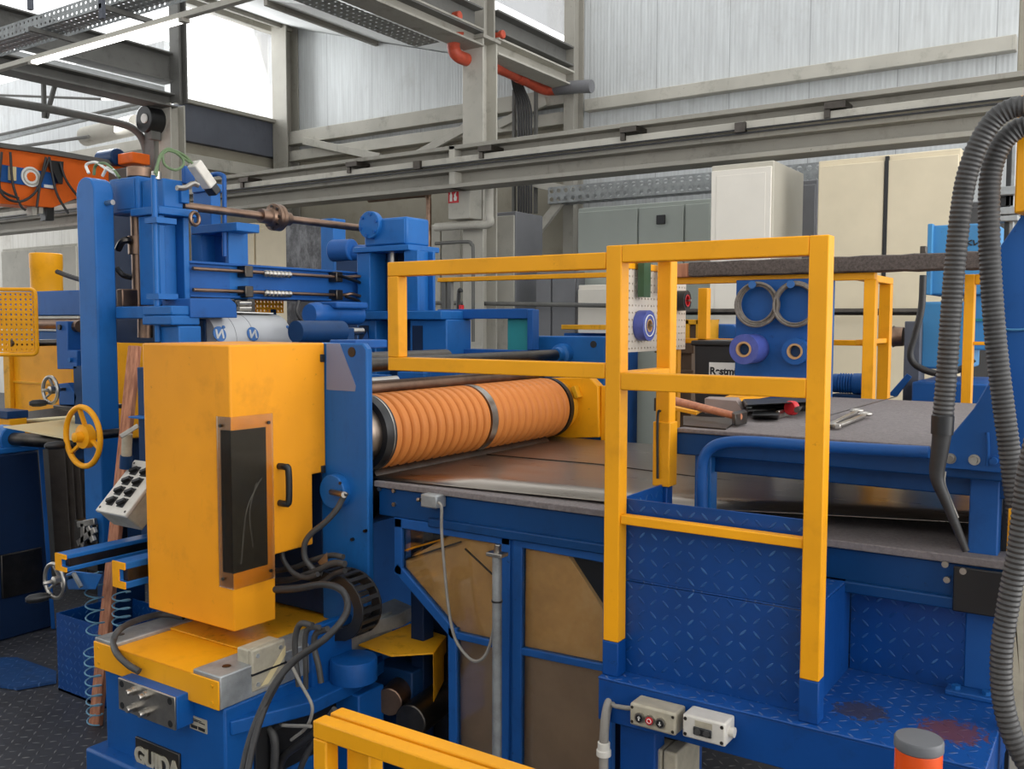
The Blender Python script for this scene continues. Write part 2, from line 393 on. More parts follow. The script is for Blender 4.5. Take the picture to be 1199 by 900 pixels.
        if bevel:
            b = o.modifiers.new('bevel', 'BEVEL'); b.width = bevel; b.segments = seg; b.limit_method = 'ANGLE'; b.angle_limit = math.radians(50)
        if parent:
            o.parent = parent; r = parent; off = Vector((0, 0, 0))
            while r: off += r.location; r = r.parent
            o.location = -off
        if label: o['label'] = label
        return o

def tag(o, label, cat, group=None, kind=None):
    o['label'] = label; o['category'] = cat
    if group: o['group'] = group
    if kind: o['kind'] = kind
    return o
def thing(name, label, cat, loc, group=None):
    o = bpy.data.objects.new(name, None); COL.objects.link(o); o.location = loc; o.empty_display_size = 0.1
    return tag(o, label, cat, group)
def struct(o): o['kind'] = 'structure'; return o
def kids(o): return [c for c in bpy.data.objects if c.parent == o]
def copy_tree(o, parent=None):
    c = o.copy(); COL.objects.link(c); c.parent = parent
    for ch in kids(o): copy_tree(ch, c)
    return c
def text_mesh(txt, size, depth, mat, name, parent, origin, ux, uy, align='LEFT', sx=1.0):
    cu = bpy.data.curves.new('lettering', 'FONT'); cu.body = txt; cu.size = size; cu.extrude = depth; cu.align_x = align; cu.offset = size * 0.042
    t = bpy.data.objects.new('lettering', cu); COL.objects.link(t)
    dg = bpy.context.evaluated_depsgraph_get(); me = bpy.data.meshes.new_from_object(t.evaluated_get(dg))
    bpy.data.objects.remove(t); me.name = name
    ux, uy = Vector(ux).normalized(), Vector(uy).normalized(); uz = ux.cross(uy)
    for v in me.vertices: v.co = Vector(origin) + ux * (v.co.x * sx) + uy * v.co.y + uz * v.co.z
    me.materials.clear(); me.materials.append(M_[mat])
    o = bpy.data.objects.new(name, me); COL.objects.link(o)
    if parent:
        o.parent = parent; off = Vector((0, 0, 0)); r = parent
        while r: off += r.location; r = r.parent
        o.location = -off
    return o
XU, ZU = (1, 0, 0), (0, 0, 1)

# ================================================================== THE HALL
XW, XG, YR, YB = -12.5, -6.6, 9.0, 11.4           # window bay, girder line, column row, back wall
floor = MB().box(-24, 5, -4, 12, -0.2, 0).build('floor', 'dia_floor'); struct(floor)
zt = 7.2
wb = MB().box(XG - 0.1, 3.5, YB, YB + 0.2, 0, 9.0).build('wall_back', 'wall'); struct(wb)
# the bay between the two sawtooth windows: its top edge falls with the roof
zl, zr = at(337, 32, Y=YB).z, at(505, 58, Y=YB).z
xl, xr = at(337, 32, Y=YB).x, at(505, 58, Y=YB).x
sl = (zr - zl) / (xr - xl); roof_z = lambda x: zl + sl * (x - xl)
zg0 = at(440, 163, Y=YB).z
wl = MB().prism([(XW, zg0), (XG - 0.1, zg0), (XG - 0.1, roof_z(XG)), (XW, roof_z(XW))], 'xz', YB, YB + 0.2).build('wall_back_bay', 'wall'); struct(wl)
wl2 = MB().box(XW, XG - 0.1, YB, YB + 0.2, 0, zg0).build('wall_back_lower', 'concrete'); struct(wl2)
zfar = at(100, 72, Y=YB).z; zfl = at(100, 176, Y=YB).z
wf = MB().box(-24, -15.7, YB, YB + 0.2, zfl, zfar).build('wall_back_far', 'wall'); struct(wf)
wf2 = MB().box(-24, -15.7, YB, YB + 0.2, 0, zfl).build('wall_back_far_lower', 'wall2'); struct(wf2)
# sawtooth roof over the aisle
rf = MB().prism([(XW, roof_z(XW)), (XG, roof_z(XG)), (XG, roof_z(XG) + 0.2), (XW, roof_z(XW) + 0.2)], 'xz', YR + 0.1, YB + 0.2).build('roof', 'roofin'); struct(rf)
for k in range(2):                                 # purlins under the lining
    x = XW + 0.35 + k * 1.9; z = roof_z(x)
    p = MB().box(x - 0.03, x + 0.03, YR + 0.1, YB, z - 0.08, z).build('trim_%d' % (k + 1), 'beam'); struct(p)
# hall roof: opaque strips between open sawtooth roof lights, all above the view
for k, (x0, x1) in enumerate(((-24, -14.6), (-12.6, -8.6), (-6.6, -2.6), (-0.6, 3.4))):
    struct(MB().box(x0, x1, -4, 8.2, 7.6, 7.8).build('ceiling' if k == 0 else 'ceiling.%03d' % k, 'roofin'))
struct(MB().box(-24, 4, -4.2, -4, 0, 3.6).build('wall_front', 'roofin')); struct(MB().box(-24, 4, -4.2, -4, 5.2, 7.8).build('wall_front_upper', 'roofin'))
# left window wall of the bay (looks along +X)
zs = at(330, 145, X=XW + 0.05).z
z_top = roof_z(XW) - 0.02
zc0 = at(250, 150, X=XW).z
wwl = MB().box(XW - 0.2, XW, YR + 0.3, YB, 0, zs - 0.55).build('wall_left', 'concrete', bevel=0); struct(wwl)
struct(MB().box(XW - 0.1, XW + 0.2, YR + 0.3, YB, zs - 0.05, zs + 0.01).build('trim_7', 'beam', bevel=0.005))
sill = MB().box(XW - 0.22, XW + 0.12, YR + 0.3, YB, zs - 0.62, zs - 0.05).build('trim_4', 'slate', bevel=0.01); struct(sill)
rail_l = MB().box(XW, XW + 0.1, YR + 0.3, YB, zs - 1.0, zs - 0.8).build('trim_5', 'beam_l', bevel=0.01); struct(rail_l)
w1 = MB().box(XW - 0.06, XW - 0.05, YR + 0.2, YB, zs, z_top).build('window_1', 'glass'); struct(w1)
wfr = MB(); wfr.box(XW - 0.1, XW + 0.05, YR + 0.1, YB, z_top - 0.14, z_top)
wfr.build('window_frame', 'beam', w1, 0.008)
xp0, xp1 = at(321, 100, Y=YB - 0.25).x, at(338, 100, Y=YB - 0.25).x
MB_post = MB().iv(xp0, xp1, YB - 0.3, YB - 0.02, 0, roof_z(xp0) + 0.1)
o = tag(MB_post.build('steel_column', 'beam', bevel=0.006), 'grey steel corner post between the tall window and the white panel wall', 'column'); o['kind'] = 'thing'
# upper window over the right hand girder
z2 = at(640, 8, X=XG).z
w2 = MB().box(XG - 0.06, XG - 0.05, YR, YB, at(640, 28, X=XG).z, 8.5).build('window_2', 'glass'); struct(w2)

# girts on the back wall
def girt(name, lab, x0, y0, x1, y1, h, mat, dep=0.14):
    a, b = at(x0, y0, Y=YB - dep), at(x1, y1, Y=YB - dep); z = (a.z + b.z) / 2
    o = MB().box(a.x, b.x, YB - dep, YB, z - h, z).build(name, mat, bevel=0.008)
    tag(o, lab, 'beam'); o['kind'] = 'thing'; return o
girt('wall_girt', 'long grey steel rail across the white panels, highest on the right wall', 684, 112, 1190, 45, 0.16, 'beam_l')
girt('wall_girt', 'upper of two steel rails on the wall between window and tall column', 336, 152, 668, 104, 0.22, 'beam_l', 0.2)
girt('wall_girt', 'lower of two steel rails on the wall between window and tall column', 336, 175, 668, 132, 0.17, 'beam_l', 0.18)
girt('wall_girt', 'pale steel rail behind the pipes in the far left aisle', 2, 193, 182, 158, 0.2, 'beam_l', 0.2)
def brace(lab, x0, y0, x1, y1, w=0.12, Y=YB - 0.22, mat='beam_l', cat='brace'):
    o = MB().bar(at(x0, y0, Y=Y), at(x1, y1, Y=Y), 0.06, w).build('diagonal_brace', mat, bevel=0.005); tag(o, lab, cat); o['kind'] = 'thing'; return o
brace('diagonal flat brace falling to the right below the corner post', 356, 165, 445, 184)
brace('diagonal brace rising to the wall behind the tall column', 478, 187, 545, 150)
brace('diagonal brace rising right behind the hanging black cables', 585, 146, 640, 118)
brace('diagonal strut under the crane rail, running down from left to wall post', 622, 213, 668, 224, Y=YB - 0.5)
brace('diagonal strut leaning left beside the grey cabinets under the tray', 629, 272, 656, 236, Y=YB - 0.5)

# columns of the row
xa0, xa1 = at(541.5, 110, Y=YR).x, at(565.5, 110, Y=YR).x
col_a = thing('steel_column', 'tall pale steel column carrying the roof girder in mid hall', 'column', ((xa0 + xa1) / 2, YR + 0.13, 0)); col_a['kind'] = 'thing'
zct = at(553, 45, Y=YR).z
MB().iv(xa0, xa1, YR, YR + 0.30, 0, zct).build('column_shaft', 'beam_l', col_a, 0.006)
MB().box(xa0 - 0.03, xa1 + 0.03, YR - 0.03, YR + 0.33, zct - 0.02, zct + 0.02).build('cap_plate', 'beam', col_a, 0.004)
MB().iv(xa0 + 0.06, xa1 - 0.02, YR + 0.05, YR + 0.28, zct + 0.02, 8.0).build('upper_post', 'beam', col_a, 0.005)
xb0, xb1 = at(185.5, 160, Y=YR).x, at(200, 160, Y=YR).x
col_b = thing('steel_column', 'tall pale steel column left of the big bright window', 'column', ((xb0 + xb1) / 2, YR + 0.13, 0)); col_b['kind'] = 'thing'
zcb = at(193, 121, Y=YR).z
MB().iv(xb0, xb1, YR, YR + 0.27, 0, zcb).build('column_shaft', 'beam_l', col_b, 0.006)
MB().iv(at(195, 60, Y=YR).x, at(206, 60, Y=YR).x, YR + 0.05, YR + 0.2, zcb, 9.5).build('upper_post', 'beam_d', col_b, 0.005)
MB().box(at(173, 190, Y=YR).x, at(184, 190, Y=YR).x, YR - 0.05, YR + 0.05, at(180, 215, Y=YR).z, at(180, 150, Y=YR).z).build('cable_channel', 'beam_d', col_b, 0.004)
xc0, xc1 = at(660, 80, Y=YB - 0.3).x, at(672, 80, Y=YB - 0.3).x
o = tag(MB().iv(xc0, xc1, YB - 0.3, YB - 0.02, 0, 8.2).build('steel_column', 'beam', bevel=0.005), 'grey wall post where the panel wall turns brighter, behind the drain pipe', 'column'); o['kind'] = 'thing'
o = tag(MB().box(at(1183, 60, Y=8.4).x, at(1183, 60, Y=8.4).x + 0.4, 8.9, 9.25, 0, 8.5).build('concrete_column', 'concrete', bevel=0.01), 'bare concrete column cut by the right edge of the view above the crane rail', 'column'); o['kind'] = 'thing'

# roof girders (run towards the camera, along Y)
def ygird(lab, x, zt_, h, w, y0, y1, mat, parts=()):
    t = thing('roof_girder', lab, 'girder', (x, (y0 + y1) / 2, zt_ - h)); t['kind'] = 'thing'
    m = MB().ib('y', y0, y1, x, zt_, h, w, 0.025, 0.03); m.build('girder_beam', mat, t, 0.004); return t
xg = (xa0 + xa1) / 2
gz = at(581, 10, X=xg + 0.15).z
g1 = ygird('deep grey steel girder from the tall column to the wall post', xg + 0.02, gz, gz - at(580, 36, X=xg + 0.15).z, 0.28, YR + 0.3, YB - 0.3, 'beam_d')
z1 = at(581, 43, X=xg + 0.15).z
g2 = ygird('shallow pale girder under the deep one, above the drain pipe', xg + 0.02, z1, 0.2, 0.3, YR + 0.3, YB - 0.3, 'beam_l')
g3 = ygird('deep grey girder running from the tall column towards the viewer', xg + 0.02, at(535, 3, X=xg).z, at(535, 3, X=xg).z - at(535, 33, X=xg).z, 0.28, 4.0, YR, 'beam_d')
g4 = ygird('shallow girder over the drain pipe bend, left of the tall column', xg + 0.02, at(520, 22, X=xg).z, 0.2, 0.3, 4.0, YR, 'beam')
xgl = XW + 0.1
zq = at(198, 64, X=xgl).z
g5 = ygird('deep grey girder reaching the column left of the window', xgl, zq, zq - at(198, 98, X=xgl).z, 0.3, 3.0, YR + 0.1, 'beam_d')
zq2 = at(198, 112, X=xgl).z
g6 = ygird('lower dark girder with rail, below the deep girder at upper left', xgl, zq2, 0.2, 0.36, 3.0, YR + 0.1, 'beam_d')
o = struct(MB().box(xgl - 0.06, xgl, 3.0, YR, zq2 + 0.02, zq - 0.5).build('trim_6', 'wall'))

# crane rail, two stacked beams along X
XR0, XR1 = -17.5, 0.9
YC = 8.62
def zc(px, py, Y=YC - 0.14): return at(px, py, Y=Y).z
rail = thing('crane_rail', 'long double steel crane runway beam crossing the whole hall', 'crane rail', (-6, YC, zc(820, 192))); rail['kind'] = 'thing'
zT, zM, zB = zc(820, 132), zc(820, 163), zc(820, 191)
MB().ib('x', XR0, XR1, YC, zT, zT - zM + 0.02, 0.28, 0.045, 0.016).build('upper_beam', 'beam', rail, 0.004)
MB().ib('x', XR0, XR1, YC, zM - 0.0, zM - zB, 0.30, 0.045, 0.016).build('lower_beam', 'beam', rail, 0.004)
MB().box(XR0, XR1, YC - 0.20, YC - 0.09, zc(820, 160), zc(820, 150)).build('conductor_rail', 'beam_l', rail, 0.004)
for dz in (0, 0.035):
    MB().box(XR0, XR1, YC - 0.215, YC - 0.195, zM - 0.012 + dz, zM + 0.002 + dz).build('conductor_strip', 'black', rail)
for px, py in ((285, 212), (410, 194), (565, 176), (731, 154), (970, 126)):
    p = at(px, py, Y=YC - 0.2); br = MB(); br.box(p.x - 0.02, p.x + 0.16, YC - 0.26, YC - 0.02, p.z - 0.02, p.z + 0.035); br.box(p.x - 0.03, p.x + 0.02, YC - 0.23, YC - 0.2, p.z - 0.09, p.z - 0.01)
    br.build('conductor_bracket', 'steel_dark', rail)
for px, py in ((490, 193), (868, 149)):
    p = at(px, py, Y=YC - 0.2); MB().box(p.x - 0.05, p.x + 0.05, YC - 0.24, YC - 0.18, p.z - 0.05, p.z + 0.04).build('joint_box', 'steel_dark', rail)
for px in (536,):
    x = at(px, 200, Y=YC).x; MB().box(x - 0.02, x + 0.06, YC - 0.14, YC + 0.14, zB, zT).build('stiffener_plate', 'beam_l', rail, 0.003)

# sign box on the column, with the fire extinguisher sign
p0, p1 = at(524.5, 219, Y=8.75), at(540.5, 256, Y=8.75)
sb_ = thing('sign_bracket_box', 'pale metal box hung beside the tall column, carrying the red sign', 'box', (p0.x, 8.85, p1.z))
MB().box(p0.x, p1.x + 0.12, 8.75, 8.99, p1.z, p0.z).build('box_body', 'beam_l', sb_, 0.01)
sg = thing('fire_extinguisher_sign', 'small red sign with a white extinguisher and flame, on the pale box', 'sign', (p0.x, 8.74, p1.z))
a, b = at(524.8, 222.5, Y=8.74), at(536.5, 237, Y=8.74)
MB().box(a.x, b.x, 8.738, 8.75, b.z, a.z).build('sign_plate', 'red', sg)
w_, h_ = b.x - a.x, a.z - b.z
m = MB(); fx = lambda u: a.x + u * w_; fz = lambda v: b.z + v * h_
m.prism([(fx(.18), fz(.12)), (fx(.42), fz(.12)), (fx(.42), fz(.6)), (fx(.36), fz(.7)), (fx(.36), fz(.82)), (fx(.24), fz(.82)), (fx(.24), fz(.7)), (fx(.18), fz(.6))], 'xz', 8.734, 8.739)
m.prism([(fx(.36), fz(.84)), (fx(.12), fz(.9)), (fx(.10), fz(.84)), (fx(.26), fz(.78))], 'xz', 8.734, 8.739)
m.prism([(fx(.62), fz(.15)), (fx(.84), fz(.15)), (fx(.9), fz(.4)), (fx(.78), fz(.55)), (fx(.84), fz(.85)), (fx(.6), fz(.6)), (fx(.64), fz(.45)), (fx(.56), fz(.35))], 'xz', 8.734, 8.739)
m.build('pictogram', 'white', sg)

# drain pipe, cables, cable trays
dp = thing('drain_pipe', 'red-brown plastic drain pipe crossing from the tall column to the panel wall', 'pipe', at(640, 100, Y=10))
q = lambda x, y, Y: at(x, y, Y=Y)
MB().tube([q(536, 36, 8.7), q(531, 55, 8.75), q(541, 68, 8.9), q(580, 78, 9.7), q(612, 92, 10.5), q(636, 104, 11.0), q(650, 105, 11.1)], 0.075, 14).build('red_pipe', 'redpipe', dp)
MB().tube([q(650, 104, 11.1), q(672, 102, 11.05), q(693, 101, 11.05)], 0.085, 14).build('grey_pipe_end', 'grey_cab2', dp)
MB().cyl(q(606, 88, 10.35), q(614, 92, 10.5), 0.092).build('pipe_collar', 'redpipe', dp)
for (px, py, lab) in ((534, 19, 'round red-brown pipe end above the drain pipe bend'), (585, 41, 'red-brown pipe stub showing over the shallow girder')):
    c = q(px, py, 8.6 if px < 560 else 9.35); o = MB().cyl(c + Vector((-0.05, 0, 0)), c + Vector((0.06, 0.0, 0)), 0.05).build('pipe_stub', 'redpipe', bevel=0.01); tag(o, lab, 'pipe')
cb = thing('cable_bundle', 'bundle of black cables dropping from the tray beside the tall column', 'cables', q(610, 155, 10.6))
for k in range(6):
    d = k * 3.0
    MB().tube([q(597 + d * 0.4, 78 - d * 0.2, 10.2), q(601 + d * 0.7, 100, 10.6), q(606 + d, 125, 10.75), q(607 + d, 160, 10.8), q(607 + d, 250, 10.8)], 0.017, 8, 5).build('black_cable', 'rubber', cb)
for px in (599.5, 625): MB().box(q(px, 100, 10.9).x, q(px + 3, 100, 10.9).x, 10.9, 10.95, q(px, 250, 10.9).z, q(px, 105, 10.9).z).build('cable_rack_rail', 'beam_d', cb, 0.003)
def tray(name, lab, axis, c, a0, a1, w, h, z, th=0.004, slot=0.07):
    t = thing('cable_tray', lab, 'cable tray', (c if axis == 'y' else (a0 + a1) / 2, (a0 + a1) / 2 if axis == 'y' else c, z))
    ax = Vector((0, 1, 0)) if axis == 'y' else Vector((1, 0, 0)); cr = Vector((1, 0, 0)) if axis == 'y' else Vector((0, 1, 0))
    L = a1 - a0; n = int(L / slot); cell = L / n; ny = max(2, int(h / cell)); 
    for sgn in (-1, 1):
        o = ax * a0 + cr * (c + sgn * w / 2) + Vector((0, 0, z))
        m = MB().plate_holes(o, ax, (0, 0, 1), n, 2, cell, cell * (0.3 if slot > 0.1 else 0.22), th); 
        # squash the two rows of holes to the tray's side height
        m.v = [(x, y, z + (zz - z) * h / (2 * cell)) for x, y, zz in m.v]
        m.build('tray_side', 'galv', t)
    MB().plate_holes(ax * a0 + cr * (c - w / 2) + Vector((0, 0, z)), ax, cr, n, max(2, int(w / cell)), cell, cell * 0.17, th).build('tray_floor', 'galv', t)
    return t
zt1 = at(735, 232, Y=10.9).z
tray('t', 'perforated cable tray running along the wall over the grey cabinets', 'x', 10.95, at(645, 230, Y=10.9).x, at(1130, 205, Y=10.9).x, 0.25, 0.22, zt1, slot=0.11)
xt = xg - 0.55
tray('t', 'perforated cable tray hung left of the girder at the tall column', 'y', xt, 4.6, 8.9, 0.45, 0.09, at(500, 50, X=xt).z, slot=0.09)
Yt = 5.6; zt2 = at(90, 19, Y=Yt - 0.16).z
t3 = tray('t', 'wide perforated cable tray at the upper left above the lamp', 'x', Yt, at(0, 60, Y=Yt).x - 1, at(240, -5, Y=Yt).x + 1, 0.32, 0.14, zt2, slot=0.08)
for px, py in ((62, 2), (146, 12)):
    p = at(px, py + 8, Y=Yt); MB().box(p.x - 0.03, p.x + 0.03, Yt - 0.26, Yt - 0.22, p.z - 0.08, zt2 + (1.0 if px < 100 else 0.25)).build('tray_hanger', 'slate', t3, 0.003)
    MB().box(p.x - 0.02, p.x + 0.02, Yt - 0.26, Yt + 0.3, zt2 - 0.05, zt2 - 0.005).build('tray_bracket', 'beam_d', t3)

# strip lamp
YL = 5.0
pa, pb = at(-20, 90, Y=YL), at(300, -2, Y=YL); zz = (at(40, 71, Y=YL).z + at(213, 27, Y=YL).z) / 2
lamp = thing('strip_lamp', 'long white strip lamp with one lit tube at the upper left', 'lamp', ((pa.x + pb.x) / 2, YL, zz))
MB().box(pa.x, pb.x, YL - 0.03, YL + 0.03, zz + 0.012, zz + 0.06).build('lamp_rail', 'beam_l', lamp, 0.004)
MB().box(at(40, 71, Y=YL).x, at(213, 27, Y=YL).x, YL - 0.035, YL + 0.03, zz - 0.012, zz + 0.012).build('lit_tube', 'tube', lamp, 0.004)
for px in (38, 216): x = at(px, 50, Y=YL).x; MB().box(x - 0.03, x + 0.03, YL - 0.035, YL + 0.035, zz - 0.02, zz + 0.012).build('lamp_holder', 'beam', lamp, 0.003)

# far left aisle: pipes and conduit
for (lab, pts, r, Y, mat) in (
    ('upper pale pipe rising right across the far left wall', [(-10, 164), (168, 122)], 0.07, 10.6, 'galv'),
    ('dark thin pipe just above the pale pipe at far left', [(-10, 160), (172, 119)], 0.03, 10.4, 'beam_d'),
    ('thick grey insulated pipe ending at the round dark fan', [(100, 160), (160, 146)], 0.17, 9.9, 'beam_l'),
    ('lower dark pipe above the orange crane girder', [(20, 172), (104, 160)], 0.03, 9.6, 'beam_d'),
    ('thin dark conduit running level across the far left wall', [(-10, 111), (148, 117)], 0.022, 9.4, 'beam_d')):
    pts_ = [at(x, y, Y=Y) for x, y in pts]; o = MB().cyl(pts_[0], pts_[1], r, 14).build('wall_pipe', mat); tag(o, lab, 'pipe')
fan = thing('duct_fan', 'round black fan housing on the column left of the window', 'fan', at(168, 140, Y=8.9))
c = at(168, 139, Y=8.75)
MB().cyl(c, c + Vector((0, 0.3, 0)), 0.2, 24).build('fan_housing', 'black', fan, 0.01); MB().cyl(c + Vector((0.03, -0.02, 0)), c + Vector((0.03, 0, 0)), 0.07).build('fan_plate', 'white', fan)
MB().box(c.x + 0.02, c.x + 0.10, 8.8, 8.98, c.z - 0.3, c.z + 0.5).build('fan_bracket', 'beam_d', fan, 0.01)
cr = thing('festoon_track', 'curved grey conduit track bending down beside the left column', 'track', at(100, 140, Y=8.0))
MB().tube([at(-15, 115, X=-12.9), at(60, 128, X=-12.9), at(130, 142, X=-12.9), at(155, 150, X=-12.9), at(168, 166, X=-12.9), at(173, 194, X=-12.9)], 0.06, 10, 8).build('track_pipe', 'beam_d', cr)
for a_, b_ in (((51, 98), (52, 138)), ((65, 97), (54, 138))): MB().bar(at(*a_, X=-12.9), at(*b_, X=-12.9), 0.05, 0.05).build('track_hanger', 'beam_d', cr)

# orange bridge crane at the far left, its end on the runway
XK = -13.0
def K(x, y): p = at(x, y, X=XK); return (p.y, p.z)
crane = thing('bridge_crane', 'orange bridge crane girder with black cable loops at far left', 'crane', (XK, 7.5, K(60, 245)[1]))
MB().prism([K(-30, 168), K(60, 180), K(160, 196), K(165, 208), K(112, 224), K(62, 243), K(-30, 236)], 'yz', XK - 0.4, XK).build('crane_girder', 'orange', crane, 0.01)
MB().prism([K(-30, 164), K(60, 176), K(165, 195), K(165, 199), K(60, 182), K(-30, 169)], 'yz', XK - 0.45, XK + 0.08).build('top_flange', 'beam_d', crane)
nb = MB().prism([K(-4, 192), K(64, 203), K(64, 222), K(-4, 212)], 'yz', XK, XK + 0.03).build('maker_plate', 'blue2', crane)
c = at(36, 207, X=XK + 0.035); 
MB().cyl(c, c + Vector((0.012, 0, 0)), 0.14, 28).build('round_emblem', 'white', nb); MB().cyl(c + Vector((0.012, 0, 0)), c + Vector((0.02, 0, 0)), 0.065, 10).build('emblem_centre', 'orange', nb)
MB().torus(c + Vector((0.012, 0, 0)), (1, 0, 0), 0.105, 0.012, 28, 6).build('emblem_ring', 'beam_l', nb)
MB().prism([K(8, 195), K(16, 196), K(16, 212), K(8, 211)], 'yz', XK + 0.03, XK + 0.07).build('white_label', 'strip', nb)
MB().prism([K(50, 216), K(62, 217.5), K(62, 221), K(50, 219.5)], 'yz', XK + 0.03, XK + 0.04).build('white_label', 'white', nb)
for pts in ([(2, 178), (0, 222), (20, 236), (42, 224), (58, 184)], [(12, 178), (15, 215), (24, 240), (30, 246)], [(54, 184), (47, 215), (43, 243)], [(58, 186), (66, 225), (80, 250)], [(70, 190), (78, 212), (95, 235)], [(-8, 215), (6, 226), (22, 232)]):
    MB().tube([at(x, y, X=XK + 0.12) for x, y in pts], 0.018, 8, 6).build('festoon_cable', 'rubber', crane)
MB().prism([K(52, 188), K(70, 190), K(69, 216), K(64, 215)], 'yz', XK + 0.02, XK + 0.1).build('cable_trolley', 'black', crane)
for (x0, y0, x1, y1, mt) in ((40, 238, 46, 252, 'beam_l'), (48, 237, 53, 250, 'beam_l'), (56, 240, 66, 258, 'black')):
    MB().prism([K(x0, y0), K(x1, y0), K(x1, y1), K(x0, y1)], 'yz', XK - 0.2, XK - 0.05).build('pendant_fitting', mt, crane, 0.01)
hoist = thing('crane_end_carriage', 'dark crane end carriage with motor and orange box on the runway', 'crane carriage', (XK, 8.6, zT))
MB().box(XK - 0.75, XK + 0.55, 8.42, 8.78, zT + 0.02, zT + 0.30).build('carriage_frame', 'beam_d', hoist, 0.02)
pz = at(160, 188, Y=8.6); MB().box(pz.x - 0.25, pz.x + 0.12, 8.45, 8.75, pz.z - 0.06, pz.z + 0.1).build('drive_box', 'orange', hoist, 0.015)
pz = at(130, 185, Y=8.5); MB().cyl(pz + Vector((-0.25, 0, 0)), pz + Vector((0.2, 0, 0)), 0.13, 18).build('travel_motor', 'blue_dark', hoist, 0.02)

# ---------------------------------------------------------------- cabinets and pipes along the back
def cab(name, lab, cat, x0, y0, x1, y1, Y, dep, mat, zb=0.0, seams=(), side=None, group=None, trim=True):
    xa, xb = at(x0, (y0 + y1) / 2, Y=Y).x, at(x1, (y0 + y1) / 2, Y=Y).x; z1_ = at((x0 + x1) / 2, y0, Y=Y).z
    t = thing(name, lab, cat, ((xa + xb) / 2, Y + dep / 2, zb), group)
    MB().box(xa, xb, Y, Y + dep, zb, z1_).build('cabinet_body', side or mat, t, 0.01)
    xs = [xa] + [at(s_, y0 + 60, Y=Y).x for s_ in seams] + [xb]
    for a_, b_ in zip(xs, xs[1:]):
        MB().box(a_ + 0.012, b_ - 0.012, Y - 0.03, Y - 0.002, zb + 0.1, z1_ - 0.05).build('door', mat, t, 0.006)
    return t, xa, xb, z1_
t, *_ = cab('switch_cabinet', 'tall cream cabinet standing alone, its narrow side in view', 'cabinet', 832, 191, 905, 340, 7.9, 0.85, 'cream', side='cream_shaded')
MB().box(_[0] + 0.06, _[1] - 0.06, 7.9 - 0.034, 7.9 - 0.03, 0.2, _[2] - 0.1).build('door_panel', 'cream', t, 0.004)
bpc, *_ = cab('switch_cabinet', 'wide beige double cabinet with a dark gap between its doors', 'cabinet', 957, 181, 1123, 330, 8.05, 0.35, 'beige', seams=(1037,))
x_ = at(1037, 250, Y=8.02).x; MB().box(x_ - 0.014, x_ + 0.014, 8.012, 8.05, 0.1, at(1037, 183, Y=8.02).z).build('door_gap', 'black', bpc)
t, xa, xb, z1_ = cab('switch_cabinet', 'grey-green triple cabinet with a small black latch, under the tray', 'cabinet', 677, 238, 833, 360, 9.6, 0.5, 'grey_cab', seams=(748, 802))
p = at(774, 257, Y=9.56); MB().box(p.x - 0.05, p.x + 0.05, 9.54, 9.57, p.z - 0.05, p.z + 0.05).build('latch', 'black', t, 0.005)
cab('switch_cabinet', 'dark grey cabinet between the cream one and the beige one', 'cabinet', 906, 212, 956, 330, 9.6, 0.5, 'grey_cab2')
cab('switch_cabinet', 'grey cabinet seen behind the hoses at the right', 'cabinet', 1124, 235, 1190, 330, 9.6, 0.4, 'grey_cab2')
cab('locker', 'beige locker with a shaded side just right of the tall column', 'locker', 581, 248, 604, 380, 9.55, 0.62, 'beam_l', side='grey_cab2')  # grey body puts the shade of the side into the colour
cab('locker', 'low pale board behind the gate, right of the dark panels', 'locker', 677, 333, 735, 420, 9.3, 0.2, 'cream')
cab('locker', 'dark grey twin panel right of the beige locker', 'locker', 628, 318, 676, 420, 9.4, 0.2, 'grey_cab2', seams=(647,))
cab('locker', 'beige locker pair behind the blue stand, left of the column', 'locker', 268, 262, 300, 360, 9.2, 0.4, 'beige')
cab('locker', 'second beige locker behind the blue stand, next to the marbled board', 'locker', 301, 262, 345, 360, 9.2, 0.4, 'beige')
cab('locker', 'brownish cabinet left of the tall column behind pipes', 'locker', 505, 262, 541, 400, 9.35, 0.3, 'beam_l', seams=(518,))
cab('locker', 'pale door panels behind the yellow cylinder at far left', 'locker', 4, 288, 92, 380, 9.4, 0.2, 'beam_l', seams=(45,))
o = MB().cyl(at(425, 353, Y=9.1), at(740, 358, Y=9.1), 0.025).build('wall_rail', 'beam_d'); tag(o, 'dark level pipe behind the gate, low on the back wall', 'pipe')
o = MB().cyl(at(722, 365, Y=7.7), at(1120, 365, Y=7.7), 0.028).build('wall_rail', 'steel_dark'); tag(o, 'dark level pipe crossing in front of the cream and beige cabinets', 'pipe')
o = MB().tube([at(432, 219 + 15, Y=8.9), at(495, 228, Y=8.9), at(501, 231, Y=8.9), at(502, 245, Y=8.9), at(502, 330, Y=8.9), (at(502, 330, Y=8.9).x, 8.9, 0)], 0.035, 10, 6).build('steam_pipe', 'steel_brown'); tag(o, 'brown pipe bending down left of the extinguisher sign', 'pipe')
o = MB().tube([at(510, 266, Y=8.85), at(550, 263, Y=8.85), at(572, 262, Y=8.85), at(573, 250, Y=8.85), at(573, 215, Y=8.85)], 0.05, 10, 6).build('wall_pipe', 'beam_l'); tag(o, 'pale pipe wrapping round the tall column below the sign', 'pipe')
o = MB().tube([at(510, 285, Y=8.85), at(545, 283, Y=8.85), at(552, 286, Y=8.85), at(554, 300, Y=8.85), at(554, 400, Y=8.85)], 0.022, 10, 6).build('wall_pipe', 'beam_d'); tag(o, 'thin pipe running down the front of the tall column', 'pipe')
ext = thing('pry_bar', 'black bar with red lower part leaning near the tall column', 'bar', at(537, 405, Y=7.5))
